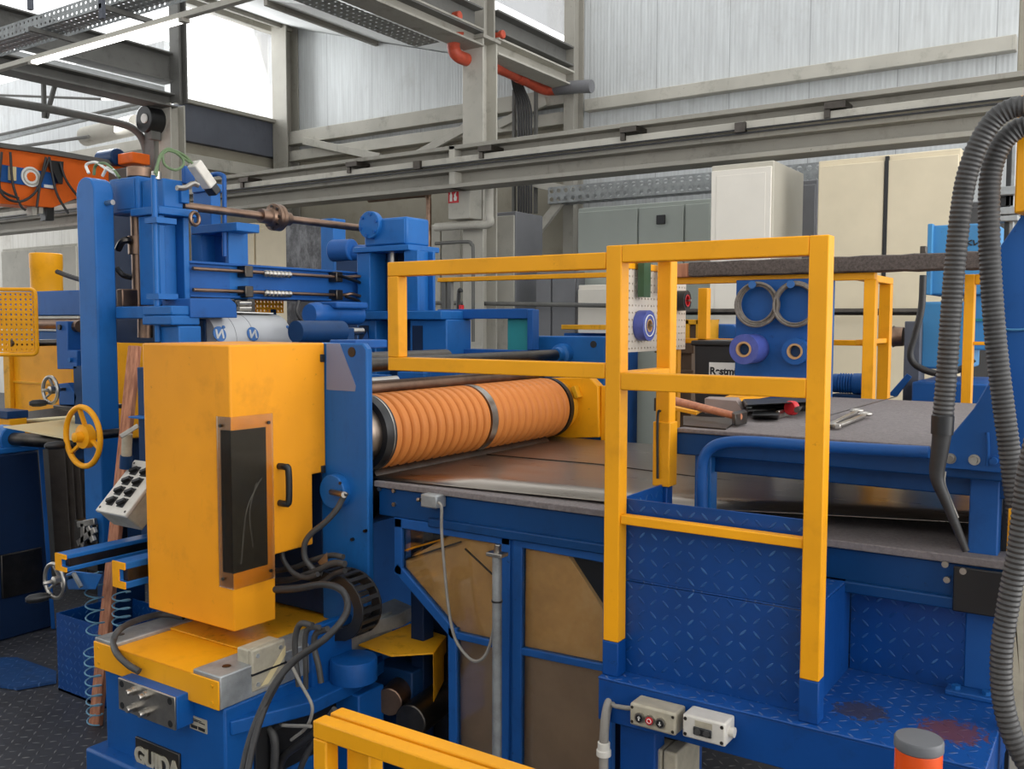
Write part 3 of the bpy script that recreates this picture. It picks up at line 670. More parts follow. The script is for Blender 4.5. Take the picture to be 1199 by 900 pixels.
MB().tube([(at(536, 408, Y=7.5).x, 7.5, 0.0), at(536, 408, Y=7.5), at(537, 345, Y=7.5), at(540, 341, Y=7.5), at(538, 338, Y=7.5)], 0.02, 8, 6).build('dark_bar', 'black', ext)
MB().box(at(538.5, 380, Y=7.5).x, at(541.5, 380, Y=7.5).x, 7.48, 7.53, at(540, 405, Y=7.5).z, at(540, 357, Y=7.5).z).build('red_post', 'red', ext, 0.004)

# ================================================================== LEVELLER STAND (left and centre)
YN = 2.45
def F(x, y, Y): p = at(x, y, Y=Y); return (p.x, p.z)
XA0, XA1 = at(91, 300, Y=YN).x, at(112, 300, Y=YN).x
YA1 = at(135, 300, X=XA1).y
side = thing('gear_side_case', 'tall narrow blue case with rounded top left of the stand', 'machine case', ((XA0 + XA1) / 2, YN, 0))
zA = at(100, 207, Y=YN).z; rA = (XA1 - XA0) / 2; cA = (XA0 + XA1) / 2
arch = [(XA0, 0.55), (XA1, 0.55)] + [(cA + rA * math.cos(a * PI / 12), zA - rA + rA * math.sin(a * PI / 12)) for a in range(13)]
MB().prism(arch, 'xz', YN, YA1).build('case_shell', 'blue', side, 0.006)
MB().box(XA0 + 0.03, XA1 + 0.02, YN + 0.03, YA1 + 0.1, 0, 0.56).build('case_foot', 'blue_dark', side, 0.006)
for z in (2.15, ): p = at(130, 238, X=XA1 + 0.01); MB().cyl((XA1, YN + 0.06, p.z), (XA1 + 0.05, YN + 0.06, p.z), 0.012).build('latch_bolt', 'steel', side)

st = thing('leveller_stand', 'near blue leveller stand with gearbox, recessed posts and thick base', 'machine stand', (-3.55, 2.9, 0))
Yg2 = 2.6
XG1 = at(161, 228, Y=Yg2).x; YG2 = at(178, 228, X=XG1).y + 0.02
z0, z1 = at(148, 250, Y=Yg2).z, at(148, 207, Y=Yg2).z
gb = MB().box(XA1 - 0.12, XG1, Yg2, YG2, z0, z1).build('gearbox', 'blue', st, 0.012)
MB().box(XA1 - 0.06, XG1 - 0.02, Yg2 - 0.004, Yg2, z0 + 0.02, z1 - 0.015).build('cover_plate', 'blue', gb, 0.004)
MB().cyl((XG1 - 0.07, Yg2 + 0.06, z1), (XG1 - 0.07, Yg2 + 0.06, z1 + 0.05), 0.055, 24).build('filler_cap', 'steel_brown', gb, 0.006)
# H-section post of the near housing
XH0, XH1 = at(163, 300, Y=Yg2).x, at(187, 300, Y=Yg2).x
YH1 = at(222, 300, X=XH1).y
zH0, zH1 = at(175, 357, Y=Yg2).z, at(175, 252, Y=Yg2).z
MB().iv(XH0, XH1, Yg2, YH1, zH0, zH1, 0.03, 0.04).build('housing_post', 'blue', st, 0.004)
MB().box(XH0 - 0.03, XH1 + 0.03, Yg2 - 0.02, YH1 + 0.03, zH1, zH1 + 0.035).build('post_cap', 'blue', st, 0.004)
# head block above the post, facing +X
zK = at(200, 210, X=XH1).z
MB().box(XH0, XH1 + 0.01, Yg2 + 0.02, at(213, 240, X=XH1).y, zH1 + 0.035, zK).build('head_block', 'blue', st, 0.006)
m = MB(); yk = at(213, 240, X=XH1).y
m.box(XH1, XH1 + 0.03, Yg2 + 0.1, yk + 0.02, zH1 + 0.06, zH1 + 0.14); m.build('bearing_cover', 'blue', st, 0.004); m = MB(); m.box(XH1, XH1 + 0.025, Yg2 + 0.18, yk, zH1 + 0.15, zH1 + 0.23)
for k in range(0): m.cyl((XH1 + 0.03, Yg2 + 0.13 + k * 0.07, zH1 + 0.1), (XH1 + 0.045, Yg2 + 0.13 + k * 0.07, zH1 + 0.1), 0.012, 10)
m.build('bearing_cover', 'blue2', st, 0.004)
# base block
zB0, zB1 = at(150, 373, Y=2.5).z, at(150, 358.5, Y=2.5).z
XB1 = at(200, 366, Y=2.5).x; YB1_ = at(232, 366, X=XB1).y
MB().box(XA1 + 0.03, XB1 - 0.003, 2.52, YB1_, zB0, zB1).build('base_beam', 'blue', st, 0.006)
MB().box(XB1 - 0.2, XB1 + 0.004, 2.5, YB1_, at(215, 369, X=XB1).z, at(215, 358, X=XB1).z).build('base_block', 'blue', st, 0.006)
MB().box(XB1 - 0.2, XB1 + 0.008, 2.497, YB1_ + 0.003, at(215, 380.5, X=XB1).z, at(215, 369.5, X=XB1).z).build('base_step', 'blue', st, 0.006)
MB().box(XB1 - 0.12, XB1 + 0.012, 2.53, YB1_ + 0.006, 0.0, at(215, 381.5, X=XB1).z).build('base_foot', 'blue', st, 0.006)
MB().box(XA1 + 0.03, XB1 - 0.1, 2.75, YH1 + 0.05, 0, zB0).build('lower_frame', 'blue_dark', st, 0.008)
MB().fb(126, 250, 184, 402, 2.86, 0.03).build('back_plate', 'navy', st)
# spindle and hoses in the left recess
xs = at(157, 310, Y=2.66).x
sp = MB(); sp.cyl((xs, 2.68, zB1), (xs, 2.68, z0), 0.028, 18); sp.cyl((xs, 2.68, at(157, 298, Y=2.68).z), (xs, 2.68, at(157, 277, Y=2.68).z), 0.042, 18); sp.build('spindle', 'steel_brown', st)
xq = at(152, 345, Y=2.62).x; MB().box(xq - 0.045, xs + 0.02, 2.58, 2.72, zB1, at(152, 338, Y=2.6).z).build('spindle_nut_block', 'steel_brown', st, 0.006)
MB().tube([at(138, 292, Y=2.6), at(143, 283, Y=2.6), at(150, 281, Y=2.62), at(154, 284, Y=2.66)], 0.016, 8).build('fitting_hose', 'steel_dark', st)
MB().tube([at(136, 314, Y=2.62), at(144, 322, Y=2.64), at(156, 325, Y=2.7)], 0.014, 8).build('fitting_hose', 'rubber', st)
MB().cyl(at(170, 395, Y=2.66), at(170, 372, Y=2.66), 0.034, 18).build('lower_spindle', 'steel_brown', st)
# vertical blue conduit
mm = MB(); a_, b_ = at(182.5, 400, Y=2.52), at(182.5, 205, Y=2.52); a_.x = b_.x = at(182.5, 300, Y=2.52).x; mm.cyl(a_, b_, 0.013, 14)
for py in (258, 347): p = at(182.5, py, Y=2.52); mm.box(a_.x - 0.045, a_.x + 0.04, 2.5, 2.6, p.z - 0.012, p.z + 0.012)
mm.build('conduit_pipe', 'blue', st)
# second post behind, with cap and channel
XS = XH1 + 0.02; YS = 3.0
MB().fb(226, 222, 247, 268, YS, 0.06).build('rear_post', 'blue', st, 0.005)
MB().fb(224.5, 217, 248, 223, YS - 0.015, 0.09).build('rear_post_cap', 'blue', st, 0.004)
MB().fb(223, 264.5, 277, 270, YS - 0.04, 0.14).build('bridge_flange', 'blue', st, 0.004)
MB().fb(224, 270, 236.5, 350, YS, 0.14).build('channel_post', 'blue', st, 0.004)
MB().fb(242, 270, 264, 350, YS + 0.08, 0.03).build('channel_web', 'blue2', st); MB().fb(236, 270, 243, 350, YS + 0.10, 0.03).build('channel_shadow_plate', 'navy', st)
MB().fb(264, 270, 268, 350, YS, 0.12).build('channel_flange', 'blue', st, 0.003)
MB().torus(at(228, 256, X=XS + 0.06), (1, 0.2, 0), 0.028, 0.009, 20, 8).build('hose_loop', 'steel_brown', st)
# conduit arch
MB().tube([at(247, 205, Y=2.98), at(256, 203.5, Y=2.98), at(261.5, 207, Y=2.98), at(262.5, 215, Y=2.98), at(263, 300, Y=2.98)], 0.011, 10, 6).build('arched_conduit', 'blue2', st)

# shaft between the gearboxes
sh = thing('line_shaft', 'long brown line shaft with flanged coupling between both blue gearboxes', 'shaft', (-3.4, 3.2, 2.1))
XSH = XH1 - 0.02
sa, sbb = at(214, 242.5, X=XSH), at(441, 268, X=XSH); sbb.z = sa.z = (sa.z + sbb.z) / 2
MB().cyl(sa, sbb, 0.020, 20).build('shaft_bar', 'steel_brown', sh)
cc = at(323, 256, X=XSH); cc.z = sa.z; d = Vector((0, 1, 0))
MB().lathe(cc - d * 0.10, d, [(0, 0.03), (0.0, 0.034), (0.05, 0.036), (0.055, 0.045), (0.075, 0.05), (0.08, 0.068), (0.10, 0.068), (0.102, 0.064), (0.104, 0.068), (0.124, 0.068), (0.13, 0.045), (0.15, 0.04), (0.19, 0.034), (0.19, 0.028)], 32).build('flange_coupling', 'steel_brown', sh)
mm = MB()
for k in range(8): a = k * PI / 4; e = Vector((math.cos(a), 0, math.sin(a))) * 0.053; mm.cyl(cc + e - d * 0.03, cc + e + d * 0.034, 0.008, 8)
mm.build('coupling_bolts', 'steel_dark', sh)

# sensor head and its cables on top
sn = thing('limit_switch_box', 'tilted white switch box with green cables on the near gearbox', 'switch box', at(236, 205, X=-3.5))
pA, pB = at(227, 191, X=-3.52), at(246, 218, X=-3.52); ax = pB - pA
MB().obox((pA + pB) / 2, ax, (1, 0, 0), ax.cross(Vector((1, 0, 0))), ax.length / 2, 0.03, 0.024).build('switch_body', 'whitebox', sn, 0.006)
MB().obox(pB + ax * 0.08, ax, (1, 0, 0), ax.cross(Vector((1, 0, 0))), 0.03, 0.028, 0.02).build('switch_head', 'black', sn, 0.004)
for pts in ([(181, 203), (186, 188), (193, 178), (203, 176), (216, 182), (226, 192)], [(190, 180), (193, 193), (205, 199), (214, 194), (214, 186), (206, 179), (197, 176)], [(183, 206), (187, 183), (198, 174), (212, 183), (222, 190)]):
    MB().tube([at(x, y, X=-3.53) for x, y in pts], 0.006, 8, 6).build('green_cable', 'cable_green', sn)
MB().cyl(at(183, 210, X=-3.56), at(183, 201, X=-3.56), 0.02, 14).build('cable_gland', 'steel', sn)
MB().tube([at(207, 220, X=-3.5), at(216, 220, X=-3.5), at(226, 215, X=-3.5), at(232, 217, X=-3.5)], 0.012, 8).build('roller_lever', 'steel', sn)
wr = thing('cable_tangle', 'loose white and green wires lying on the blue side case', 'cables', at(125, 200, Y=2.6))
for pts in ([(104, 203), (101, 193), (112, 190), (122, 196), (134, 203)], [(110, 205), (112, 194), (122, 191), (132, 198), (140, 208)], [(120, 206), (126, 196), (133, 199), (137, 206)]):
    MB().tube([at(x, y, Y=2.6) for x, y in pts], 0.007, 8, 6).build('loose_wire', 'cable_green' if pts[0][0] == 110 else 'white', wr)

# cross beam and its pipes
XCB = XH1 - 0.01
cbm = thing('cross_beam', 'blue cross beam joining both leveller stands, with two grease pipes', 'beam', (XCB, 3.2, at(300, 330, X=XCB).z))
yb0, yb1 = at(221, 325, X=XCB).y, at(424, 330, X=XCB).y
zt_, zb_ = at(222, 305, X=XCB).z, at(222, 347.5, X=XCB).z
MB().box(XCB - 0.22, XCB - 0.012, yb0, yb1, zb_ + 0.008, zt_ - 0.008).build('beam_web', 'blue2', cbm)
MB().box(XCB - 0.24, XCB + 0.01, yb0, yb1, zt_ - 0.012, zt_).build('beam_flange', 'blue2', cbm, 0.003)
MB().box(XCB - 0.24, XCB + 0.01, yb0, yb1, zb_, zb_ + 0.012).build('beam_flange', 'blue2', cbm, 0.003)
for (pyl, tail1) in ((314, [(420, 323.5), (430, 326), (455, 327)]), (339, [(412, 344), (425, 347), (455, 347)])):
    p = at(222, pyl, X=XCB + 0.03); ye = at(395, 322, X=XCB + 0.03).y
    tl = [at(x, y, X=XCB + 0.05) for x, y in tail1]
    MB().tube([(XCB + 0.03, yb0, p.z), (XCB + 0.03, (yb0 + ye) / 2, p.z), (XCB + 0.03, ye, p.z)] + tl, 0.009, 10, 6).build('grease_pipe', 'steel_brown', cbm)
    for px in (284, 390): y_ = at(px, 322, X=XCB).y; MB().box(XCB - 0.01, XCB + 0.05, y_ - 0.025, y_ + 0.025, p.z - 0.028, p.z + 0.028).build('pipe_clamp', 'steel_dark', cbm, 0.004)
    mm = MB()
    for k in range(7): y_ = at(303 + k * 4.5, 320, X=XCB).y; mm.lathe((XCB + 0.035, y_, p.z - 0.004), (0, 1, 0), [(0, 0.009), (0.006, 0.016), (0.02, 0.018), (0.03, 0.011)], 12)
    mm.build('manifold', 'steel', cbm)
for pts in ([(395, 322), (405, 325), (425, 332), (440, 338), (456, 341)], [(405, 347), (422, 354), (438, 372), (448, 386), (458, 392)]):
    MB().tube([at(x, y, X=XCB + 0.05) for x, y in pts], 0.009, 10, 6).build('grease_hose', 'steel_dark', cbm)

# stuff seen around the cross beam
o = MB().box(at(335, 290, Y=4.6).x, at(378, 290, Y=4.6).x, 4.6, 4.65, 0.0, at(350, 258, Y=4.6).z)
s_ = NT('marbled_dark_board'); n_ = s_.noise(9, 8, 0.8, stretch=(1, 1, 0.5)); s_.set(Base_Color=s_.ramp(n_, [(0.45, lin('#3a3a3c')), (0.62, lin('#77777a'))]), Roughness=0.4); M_['marble'] = s_.m
bd = thing('machine_window_board', 'dark marbled panel with a blue edge above the cross beam', 'panel', at(360, 300, Y=4.6))
o.build('panel_sheet', 'marble', bd)
MB().box(at(378, 290, Y=4.6).x, at(393, 290, Y=4.6).x, 4.58, 4.7, 0.0, at(385, 256, Y=4.6).z).build('panel_edge', 'blue', bd, 0.006)
dm = thing('drive_motor', 'blue and brown round motor behind the far stand', 'motor', at(405, 300, Y=4.4))
c0 = at(400, 297, Y=4.45); MB().cyl(c0, c0 + Vector((0.35, 0.1, 0)), 0.055, 24).build('motor_body', 'blue2', dm, 0.008); MB().cyl(c0 - Vector((0.06, 0.02, -0.02)), c0 + Vector((0.1, 0, 0.02)), 0.072, 24).build('motor_flange', 'blue2', dm, 0.008)
MB().box(c0.x - 0.02, c0.x + 0.3, 4.42, 4.6, 0.0, c0.z - 0.05).build('motor_foot', 'blue_dark', dm)
hb = thing('upper_roll_guard', 'blue half-round roll guard below the cross beam, chamfered right end', 'guard', (-3.6, 3.0, 1.7))
XHB = -3.42
MB().hull([at(223, 349, X=XHB), at(270, 349.5, X=XHB), at(277, 356, X=XHB), at(278, 372, X=XHB), at(223, 372, X=XHB)], [p + Vector((-0.2, 0, 0)) for p in (at(223, 349, X=XHB), at(270, 349.5, X=XHB), at(277, 356, X=XHB), at(278, 372, X=XHB), at(223, 372, X=XHB))]).build('guard_shell', 'blue2', hb, 0.004)
vb = thing('valve_block', 'small valve block with steel fittings under the cross beam', 'valve', at(310, 360, X=-3.6))
mm = MB(); mm.sb(276, 351, 283, 368, -3.6, 0.1); mm.sb(290, 350, 299, 366, -3.6, 0.1); mm.build('valve_body', 'steel_dark', vb, 0.004)
for py in (355, 361): MB().cyl(at(279, py, X=-3.58), at(293, py, X=-3.58), 0.012).build('valve_fitting', 'steel', vb)
pg = thing('perforated_guard', 'little yellow perforated guard seen below the cross beam', 'guard', at(316, 360, X=-3.9))
p0 = at(300, 366, X=-3.9); p1 = at(332, 351, X=-3.9)
MB().box(-3.93, -3.9, p0.y + 0.1, p0.y + 0.14, 0, p0.z + 0.02).build('guard_post', 'blue_dark', pg)
MB().plate_holes(p0, (0, 1, 0), (0, 0, 1), 8, 4, (p1.y - p0.y) / 8, 0.008, 0.01).build('guard_plate', 'yellow', pg)
mt = thing('hydraulic_motor', 'blue drum-shaped drive with black hose under the cross beam', 'motor', at(385, 365, X=-3.3))
c0, c1 = at(362, 368, X=-3.35), at(420, 368, X=-3.35); c1.z = c0.z
MB().lathe(c0, (0, 1, 0), [(0, 0.05), (0.02, 0.058), (0.06, 0.06), (0.08, 0.05), ((c1 - c0).length, 0.05)], 24).build('motor_drum', 'blue2', mt)
MB().box(-3.45, -3.28, c0.y + 0.12, c1.y, c0.z + 0.03, c0.z + 0.065).build('motor_cover', 'blue2', mt, 0.01)
MB().tube([at(350, 352, X=-3.3), at(347, 364, X=-3.3), at(352, 374, X=-3.3), at(360, 380, X=-3.3)], 0.008, 8, 6).build('motor_hose', 'rubber', mt)

# film-wrapped roll
rF = 0.125; XF = XB1 - 0.03 - rF
fl = thing('film_covered_roll', 'grey sheet roll in printed protective film on the stand', 'metal roll', (XF, 3.0, 1.5))
zf = at(290, 368, X=XF).z - rF
yf0, yf1 = 2.76, at(342, 390, X=XF + rF).y
MB().cyl((XF, yf0, zf), (XF, yf1, zf), rF, 40).build('rolled_sheet', 'film', fl)
MB().hull([(XF - 0.14, yf0, zf + rF - 0.01), (XF + 0.05, yf0, zf + rF + 0.012), (XF + 0.05, yf1 - 0.05, zf + rF + 0.004), (XF - 0.14, yf1, zf + rF - 0.01)], [(XF - 0.14, yf0, zf + rF - 0.004), (XF + 0.05, yf0, zf + rF + 0.016), (XF + 0.05, yf1 - 0.05, zf + rF + 0.008), (XF - 0.14, yf1, zf + rF - 0.004)]).build('loose_sheet_edge', 'white', fl)
for px, py, R_ in ((256, 391, 0.036), (295, 391, 0.034), (263, 383, 0.008), (338, 383, 0.009)):
    p = at(px, py, X=XF + rF * 0.93); dz = max(-0.99, min(0.99, (p.z - zf) / rF)); nrm = Vector((math.sqrt(1 - dz * dz), 0, dz)); c = Vector((XF, p.y, zf)) + nrm * (rF + 0.0005)
    MB().cyl(c, c + nrm * 0.003, R_, 24).build('printed_mark', 'blue_print', fl)
    if R_ > 0.02:
        t_ = nrm.cross(Vector((0, 1, 0))); ar = MB()
        for s2 in (-1, 1): ar.obox(c + nrm * 0.004 + Vector((0, s2 * R_ * 0.45, 0)), t_, (0, 1, 0), nrm, R_ * 0.6, R_ * 0.14, 0.001)
        ar.obox(c + nrm * 0.004, t_ + Vector((0, 0.9, 0)), t_.cross(nrm) - t_ * 0.9, nrm, R_ * 0.6, R_ * 0.12, 0.001); ar.build('arrow_print', 'film', fl)
for px in (277, 297):
    y_ = at(px, 390, X=XF + rF).y
    if y_ > yf0 + 0.02: MB().pipe((XF, y_, zf), (XF, y_ + 0.002, zf), rF + 0.001, rF - 0.01, 40).build('printed_line', 'grey_cab2', fl)
gr = thing('grooved_roller', 'dark blue roller right of the film-covered roll', 'roller', (-3.15, 3.6, 1.5))
MB().cyl((-3.15, at(346, 385, X=-3.15).y, at(380, 388, X=-3.15).z), (-3.15, at(400, 385, X=-3.15).y, at(380, 388, X=-3.15).z), 0.05, 28).build('roller_body', 'blue_dark', gr)
MB().cyl((-3.15, at(398, 385, X=-3.15).y, at(380, 388, X=-3.15).z), (-3.15, at(424, 385, X=-3.15).y, at(380, 388, X=-3.15).z), 0.018, 14).build('roller_journal', 'steel', gr)
MB().box(-3.19, -3.11, at(400, 385, X=-3.15).y, at(408, 385, X=-3.15).y, 0, at(380, 384, X=-3.15).z).build('roller_pedestal', 'blue_dark', gr, 0.004)

# far stand
YFS = 3.85
fs = thing('leveller_stand', 'far blue leveller stand with flanged gearbox behind the yellow gate', 'machine stand', (-3.2, 4.1, 0))
xf0, xf1 = at(426, 270, Y=YFS).x, at(476, 270, Y=YFS).x; yf_ = at(503, 270, X=xf1).y
zg_0, zg_1 = at(450, 288, Y=YFS).z, at(450, 255, Y=YFS).z
MB().box(xf0, xf1, YFS, yf_, zg_0, zg_1).build('gearbox', 'blue', fs, 0.014)
MB().box(xf0 + 0.08, xf1 - 0.01, YFS - 0.006, YFS, zg_0 + 0.01, zg_1 - 0.012).build('cover_plate', 'blue', fs, 0.005)
cf = at(436, 270, Y=YFS); cf.z = sa.z; fg = MB().cyl(cf - Vector((0, 0.03, 0)), cf + Vector((0, 0.01, 0)), 0.075, 28).build('shaft_flange', 'blue', fs, 0.004)
mm = MB()
for k in range(6): a = k * PI / 3 + 0.3; mm.cyl(cf + Vector((math.cos(a) * 0.058, -0.04, math.sin(a) * 0.058)), cf + Vector((math.cos(a) * 0.058, -0.02, math.sin(a) * 0.058)), 0.009, 8)
mm.build('flange_bolts', 'blue2', fg)
xl0, xl1 = at(418, 330, Y=YFS).x, at(433, 330, Y=YFS).x
MB().box(xl0 - 0.01, xf1 + 0.03, YFS - 0.02, yf_ + 0.05, zg_0 - 0.03, zg_0).build('head_plate', 'blue', fs, 0.004)
zfb = at(450, 364, Y=YFS).z
MB().box(xl0, xl1, YFS, yf_, zfb, zg_0 - 0.03).build('left_post', 'blue', fs, 0.005)
xr0, xr1 = at(473, 330, Y=YFS).x, at(489, 330, Y=YFS).x
MB().iv(xr0, xr1, YFS, at(510, 330, X=xr1).y, zfb, zg_0 - 0.03, 0.02, 0.03).build('right_post', 'blue', fs, 0.004)
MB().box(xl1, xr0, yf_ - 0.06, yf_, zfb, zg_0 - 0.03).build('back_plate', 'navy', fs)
xs2 = at(457, 300, Y=YFS + 0.1).x; MB().cyl((xs2, YFS + 0.12, zfb), (xs2, YFS + 0.12, zg_0), 0.03, 16).build('spindle', 'steel', fs)
MB().box(xl0 - 0.02, at(522, 366, Y=YFS).x, YFS - 0.04, yf_ + 0.05, at(450, 374, Y=YFS).z, zfb).build('base_beam', 'blue', fs, 0.005)
for (a_, b_) in ((418, 440), (480, 523)):
    xx0, xx1 = at(a_, 400, Y=YFS).x, at(b_, 400, Y=YFS).x
    MB().box(xx0, xx1, YFS, yf_ + 0.02, 0, at(450, 374, Y=YFS).z).build('base_leg', 'blue', fs, 0.006)
    MB().box(xx0 + 0.02, xx0 + 0.09, YFS - 0.004, YFS, 1.2, at(450, 381, Y=YFS).z).build('leg_recess_shade', 'navy', fs)  # dark plate on the leg face stands for shade in its recess
MB().box(at(440, 400, Y=YFS).x, at(480, 400, Y=YFS).x, yf_ - 0.08, yf_ - 0.02, 0.8, at(450, 374, Y=YFS).z).build('lower_plate', 'blue_dark', fs)
mm = MB(); A_ = at(420, 420, Y=YFS - 0.02); mm.hull([at(408, 425, Y=YFS - .03), at(430, 387, Y=YFS - .03), at(437, 425, Y=YFS - .03)], [at(408, 425, Y=YFS + .0), at(430, 387, Y=YFS + .0), at(437, 425, Y=YFS + .0)]); mm.build('stiffener_rib', 'blue2', fs)
# blue side frame right of the far stand
ff = thing('blue_gantry', 'blue rectangular frame with teal end plate right of the far stand', 'frame', (-2.9, 4.1, 0))
YF = 4.0
mm = MB(); mm.fb(512, 362, 618, 373, YF, 0.07); mm.build('top_rail', 'blue2', ff, 0.004)
MB().fb(617, 362, 624, 410, YF - 0.01, 0.06).build('end_post', 'blue2', ff, 0.004)
MB().fb(594, 373, 618, 416, YF + 0.03, 0.05).build('end_plate', 'teal', ff, 0.004)
MB().fb(523, 408, 620, 421, YF, 0.08).build('bottom_rail', 'blue2', ff, 0.004)
MB().box(at(524, 440, Y=YF).x, at(620, 440, Y=YF).x, YF + 0.02, YF + 0.3, 0, at(560, 420, Y=YF).z).build('frame_body', 'blue_dark', ff, 0.004)

# ---------------------------------------------------------------- far left machine
pgd = thing('perforated_guard', 'big yellow perforated guard with rounded corners at the left edge', 'guard', at(20, 380, Y=2.75))
p0 = at(-12, 412, Y=2.75); dep = (p0 - EYE).dot(FW); ux_ = Vector((0.83, 0.557, 0)).normalized(); n_, nz = 9, 12; ce = 51 * dep / F_PX / n_ * 1.03
MB().plate_holes(p0, ux_, (0, 0, 1), n_, nz, ce, ce * 0.24, 0.008).build('guard_plate', 'yellow', pgd)
hh, ww = nz * ce, n_ * ce; rr = 0.03; path = []
for (cx, cz, a0) in ((ww - rr + 0.015, hh - rr + 0.015, 0), (rr - 0.015, hh - rr + 0.015, 90), (rr - 0.015, rr - 0.015, 180), (ww - rr + 0.015, rr - 0.015, 270)):
    for k in range(5): a = math.radians(a0 + k * 22.5); path.append(p0 + ux_ * (cx + rr * math.cos(a)) + Vector((0, 0, cz + rr * math.sin(a))))
path.append(path[0]); mm = MB(); mm.tube(path, 0.011, 8, 1, False); mm.build('guard_rim', 'yellow', pgd)
mm = MB(); mm.cyl(p0 + ux_ * 0.12 + Vector((0, 0.0, 0.05)), p0 + ux_ * 0.12 + Vector((0, 0.5, 0.05)), 0.02); mm.build('guard_arm', 'steel_dark', pgd)
hs = thing('uncoiler_housing', 'yellow machine body behind the grey handwheel, with seam line', 'machine body', (-5.3, 3.4, 0))
MB().box(at(4, 450, Y=3.2).x, at(85, 450, Y=3.2).x, 3.2, 3.9, 0.9, at(40, 400, Y=3.2).z).build('body_shell', 'yellow', hs, 0.01)
MB().fb(5, 412, 12, 520, 3.17, 0.03).build('body_edge', 'yellow_dirty', hs, 0.004)
MB().fb(10, 447.5, 84, 450, 3.19, 0.02).build('body_seam', 'yellow_dirty', hs, 0.002)
MB().box(at(-30, 600, Y=3.25).x, at(80, 600, Y=3.25).x, 3.25, 3.9, 0, 0.91).build('body_base', 'blue_dark', hs, 0.01)
cy = thing('yellow_drum', 'yellow drum-shaped cap standing up at far left', 'cap', at(47, 320, Y=3.6))
c = at(47, 346, Y=3.6); MB().lathe((c.x, 3.65, c.z), (0, 0, 1), [(0, 0.105), (at(47, 314, Y=3.6).z - c.z, 0.105), (at(47, 313, Y=3.6).z - c.z, 0.108), (at(47, 297, Y=3.6).z - c.z, 0.108), (at(47, 296, Y=3.6).z - c.z, 0.10)], 36).build('cap_shell', 'yellow', cy)
MB().tube([at(67, 318, Y=3.62), at(80, 323, Y=3.62), at(96, 328, Y=3.62)], 0.017, 8).build('cap_hose', 'rubber', cy)
ub = thing('uncoiler_beam', 'blue cross beam under the yellow cap, over a brown roller', 'beam', at(60, 356, Y=3.4))
MB().fb(-20, 343, 100, 369, 3.4, 0.4).build('beam_box', 'blue2', ub, 0.006); MB().fb(-20, 387, 100, 405, 3.45, 0.3).build('lower_beam', 'blue2', ub, 0.006)
MB().cyl(at(-20, 379, Y=3.42), at(100, 379, Y=3.42), 0.035, 20).build('brown_roller', 'steel_brown', ub)
bk = thing('roller_bracket', 'blue notched bracket with bolt beside the tall side case', 'bracket', at(80, 400, Y=2.75))
YK = 2.7
MB().hull([at(x, y, Y=YK) for x, y in ((65, 376), (79, 376), (79, 410), (90, 410), (90, 432), (67, 432))], [at(x, y, Y=YK) + Vector((0, 0.1, 0)) for x, y in ((65, 376), (79, 376), (79, 410), (90, 410), (90, 432), (67, 432))]).build('bracket_plate', 'blue2', bk, 0.004)
MB().cyl(at(84, 421, Y=YK) - Vector((0, 0.015, 0)), at(84, 421, Y=YK), 0.012, 8).build('bracket_bolt', 'blue', bk); MB().cyl(at(71, 383, Y=YK) - Vector((0, 0.012, 0)), at(71, 383, Y=YK), 0.014, 14).build('bracket_pin', 'steel_dark', bk)
MB().cyl(at(86, 382, Y=YK + 0.05), at(94, 382, Y=YK + 0.05), 0.03, 18).build('roller_end', 'steel_brown', bk); MB().box(at(86, 450, Y=YK).x, at(100, 450, Y=YK).x, YK, YK + 0.12, 0.95, at(90, 428, Y=YK).z).build('bracket_post', 'blue_dark', bk, 0.004)
def handwheel(lab, c, R_, r_, mat, hub, handle_at, Ydepth, knob_mat='black'):
    t = thing('handwheel', lab, 'handwheel', c); c = Vector(c)
    MB().torus(c, (0, 1, 0), R_, r_, 44, 10).build('rim', mat, t)
    for k in range(3):
        a = math.radians(100 + 120 * k); e = Vector((math.cos(a), 0, math.sin(a))); MB().bar(c + e * hub * 0.6 + Vector((0, 0.02, 0)), c + e * R_, r_ * 1.5, r_ * 1.1).build('spoke', mat, t, 0.003)
    MB().lathe(c + Vector((0, 0.05, 0)), (0, -1, 0), [(0, hub * 0.5), (0.02, hub), (0.055, hub), (0.06, hub * 0.45), (0.09, hub * 0.4), (0.095, hub * 0.25)], 28).build('hub', mat, t)
    MB().cyl(c + Vector((0, 0.04, 0)), c + Vector((0, Ydepth, 0)), hub * 0.4, 16).build('axle', 'steel_dark', t)
    h0 = c + Vector((math.cos(handle_at) * R_, 0, math.sin(handle_at) * R_))
    MB().lathe(h0 + Vector((0, 0.01, 0)), (-0.35, -1, 0.0), [(0, 0.009), (0.02, 0.009), (0.022, 0.014), (0.05, 0.019), (0.085, 0.017), (0.10, 0.009)], 18).build('crank_handle', knob_mat, t)
    return t
handwheel('yellow three-spoke handwheel on the tall blue side case', at(97, 511, Y=2.28), 0.128, 0.0125, 'yellow', 0.052, math.radians(200), 0.2)
handwheel('grey handwheel in front of the yellow machine body', at(59, 456.5, Y=2.62), 0.068, 0.009, 'steel', 0.02, math.radians(255), 0.12)
handwheel('small grey handwheel below the yellow-ended blue guide beam', at(64, 680, Y=1.93), 0.066, 0.008, 'steel', 0.018, math.radians(250), 0.12)
hbk = thing('handwheel_bracket', 'blue wedge bracket behind the grey handwheel', 'bracket', at(78, 465, Y=2.72))
pts = ((68, 449), (79, 448), (90, 464), (88, 474), (69, 474)); MB().hull([at(x, y, Y=2.7) for x, y in pts], [at(x, y, Y=2.7) + Vector((0, 0.12, 0)) for x, y in pts]).build('wedge_plate', 'blue2', hbk, 0.004)
MB().fb(62, 474, 92, 482, 2.68, 0.25).build('bracket_shelf', 'steel_dark', hbk, 0.004)
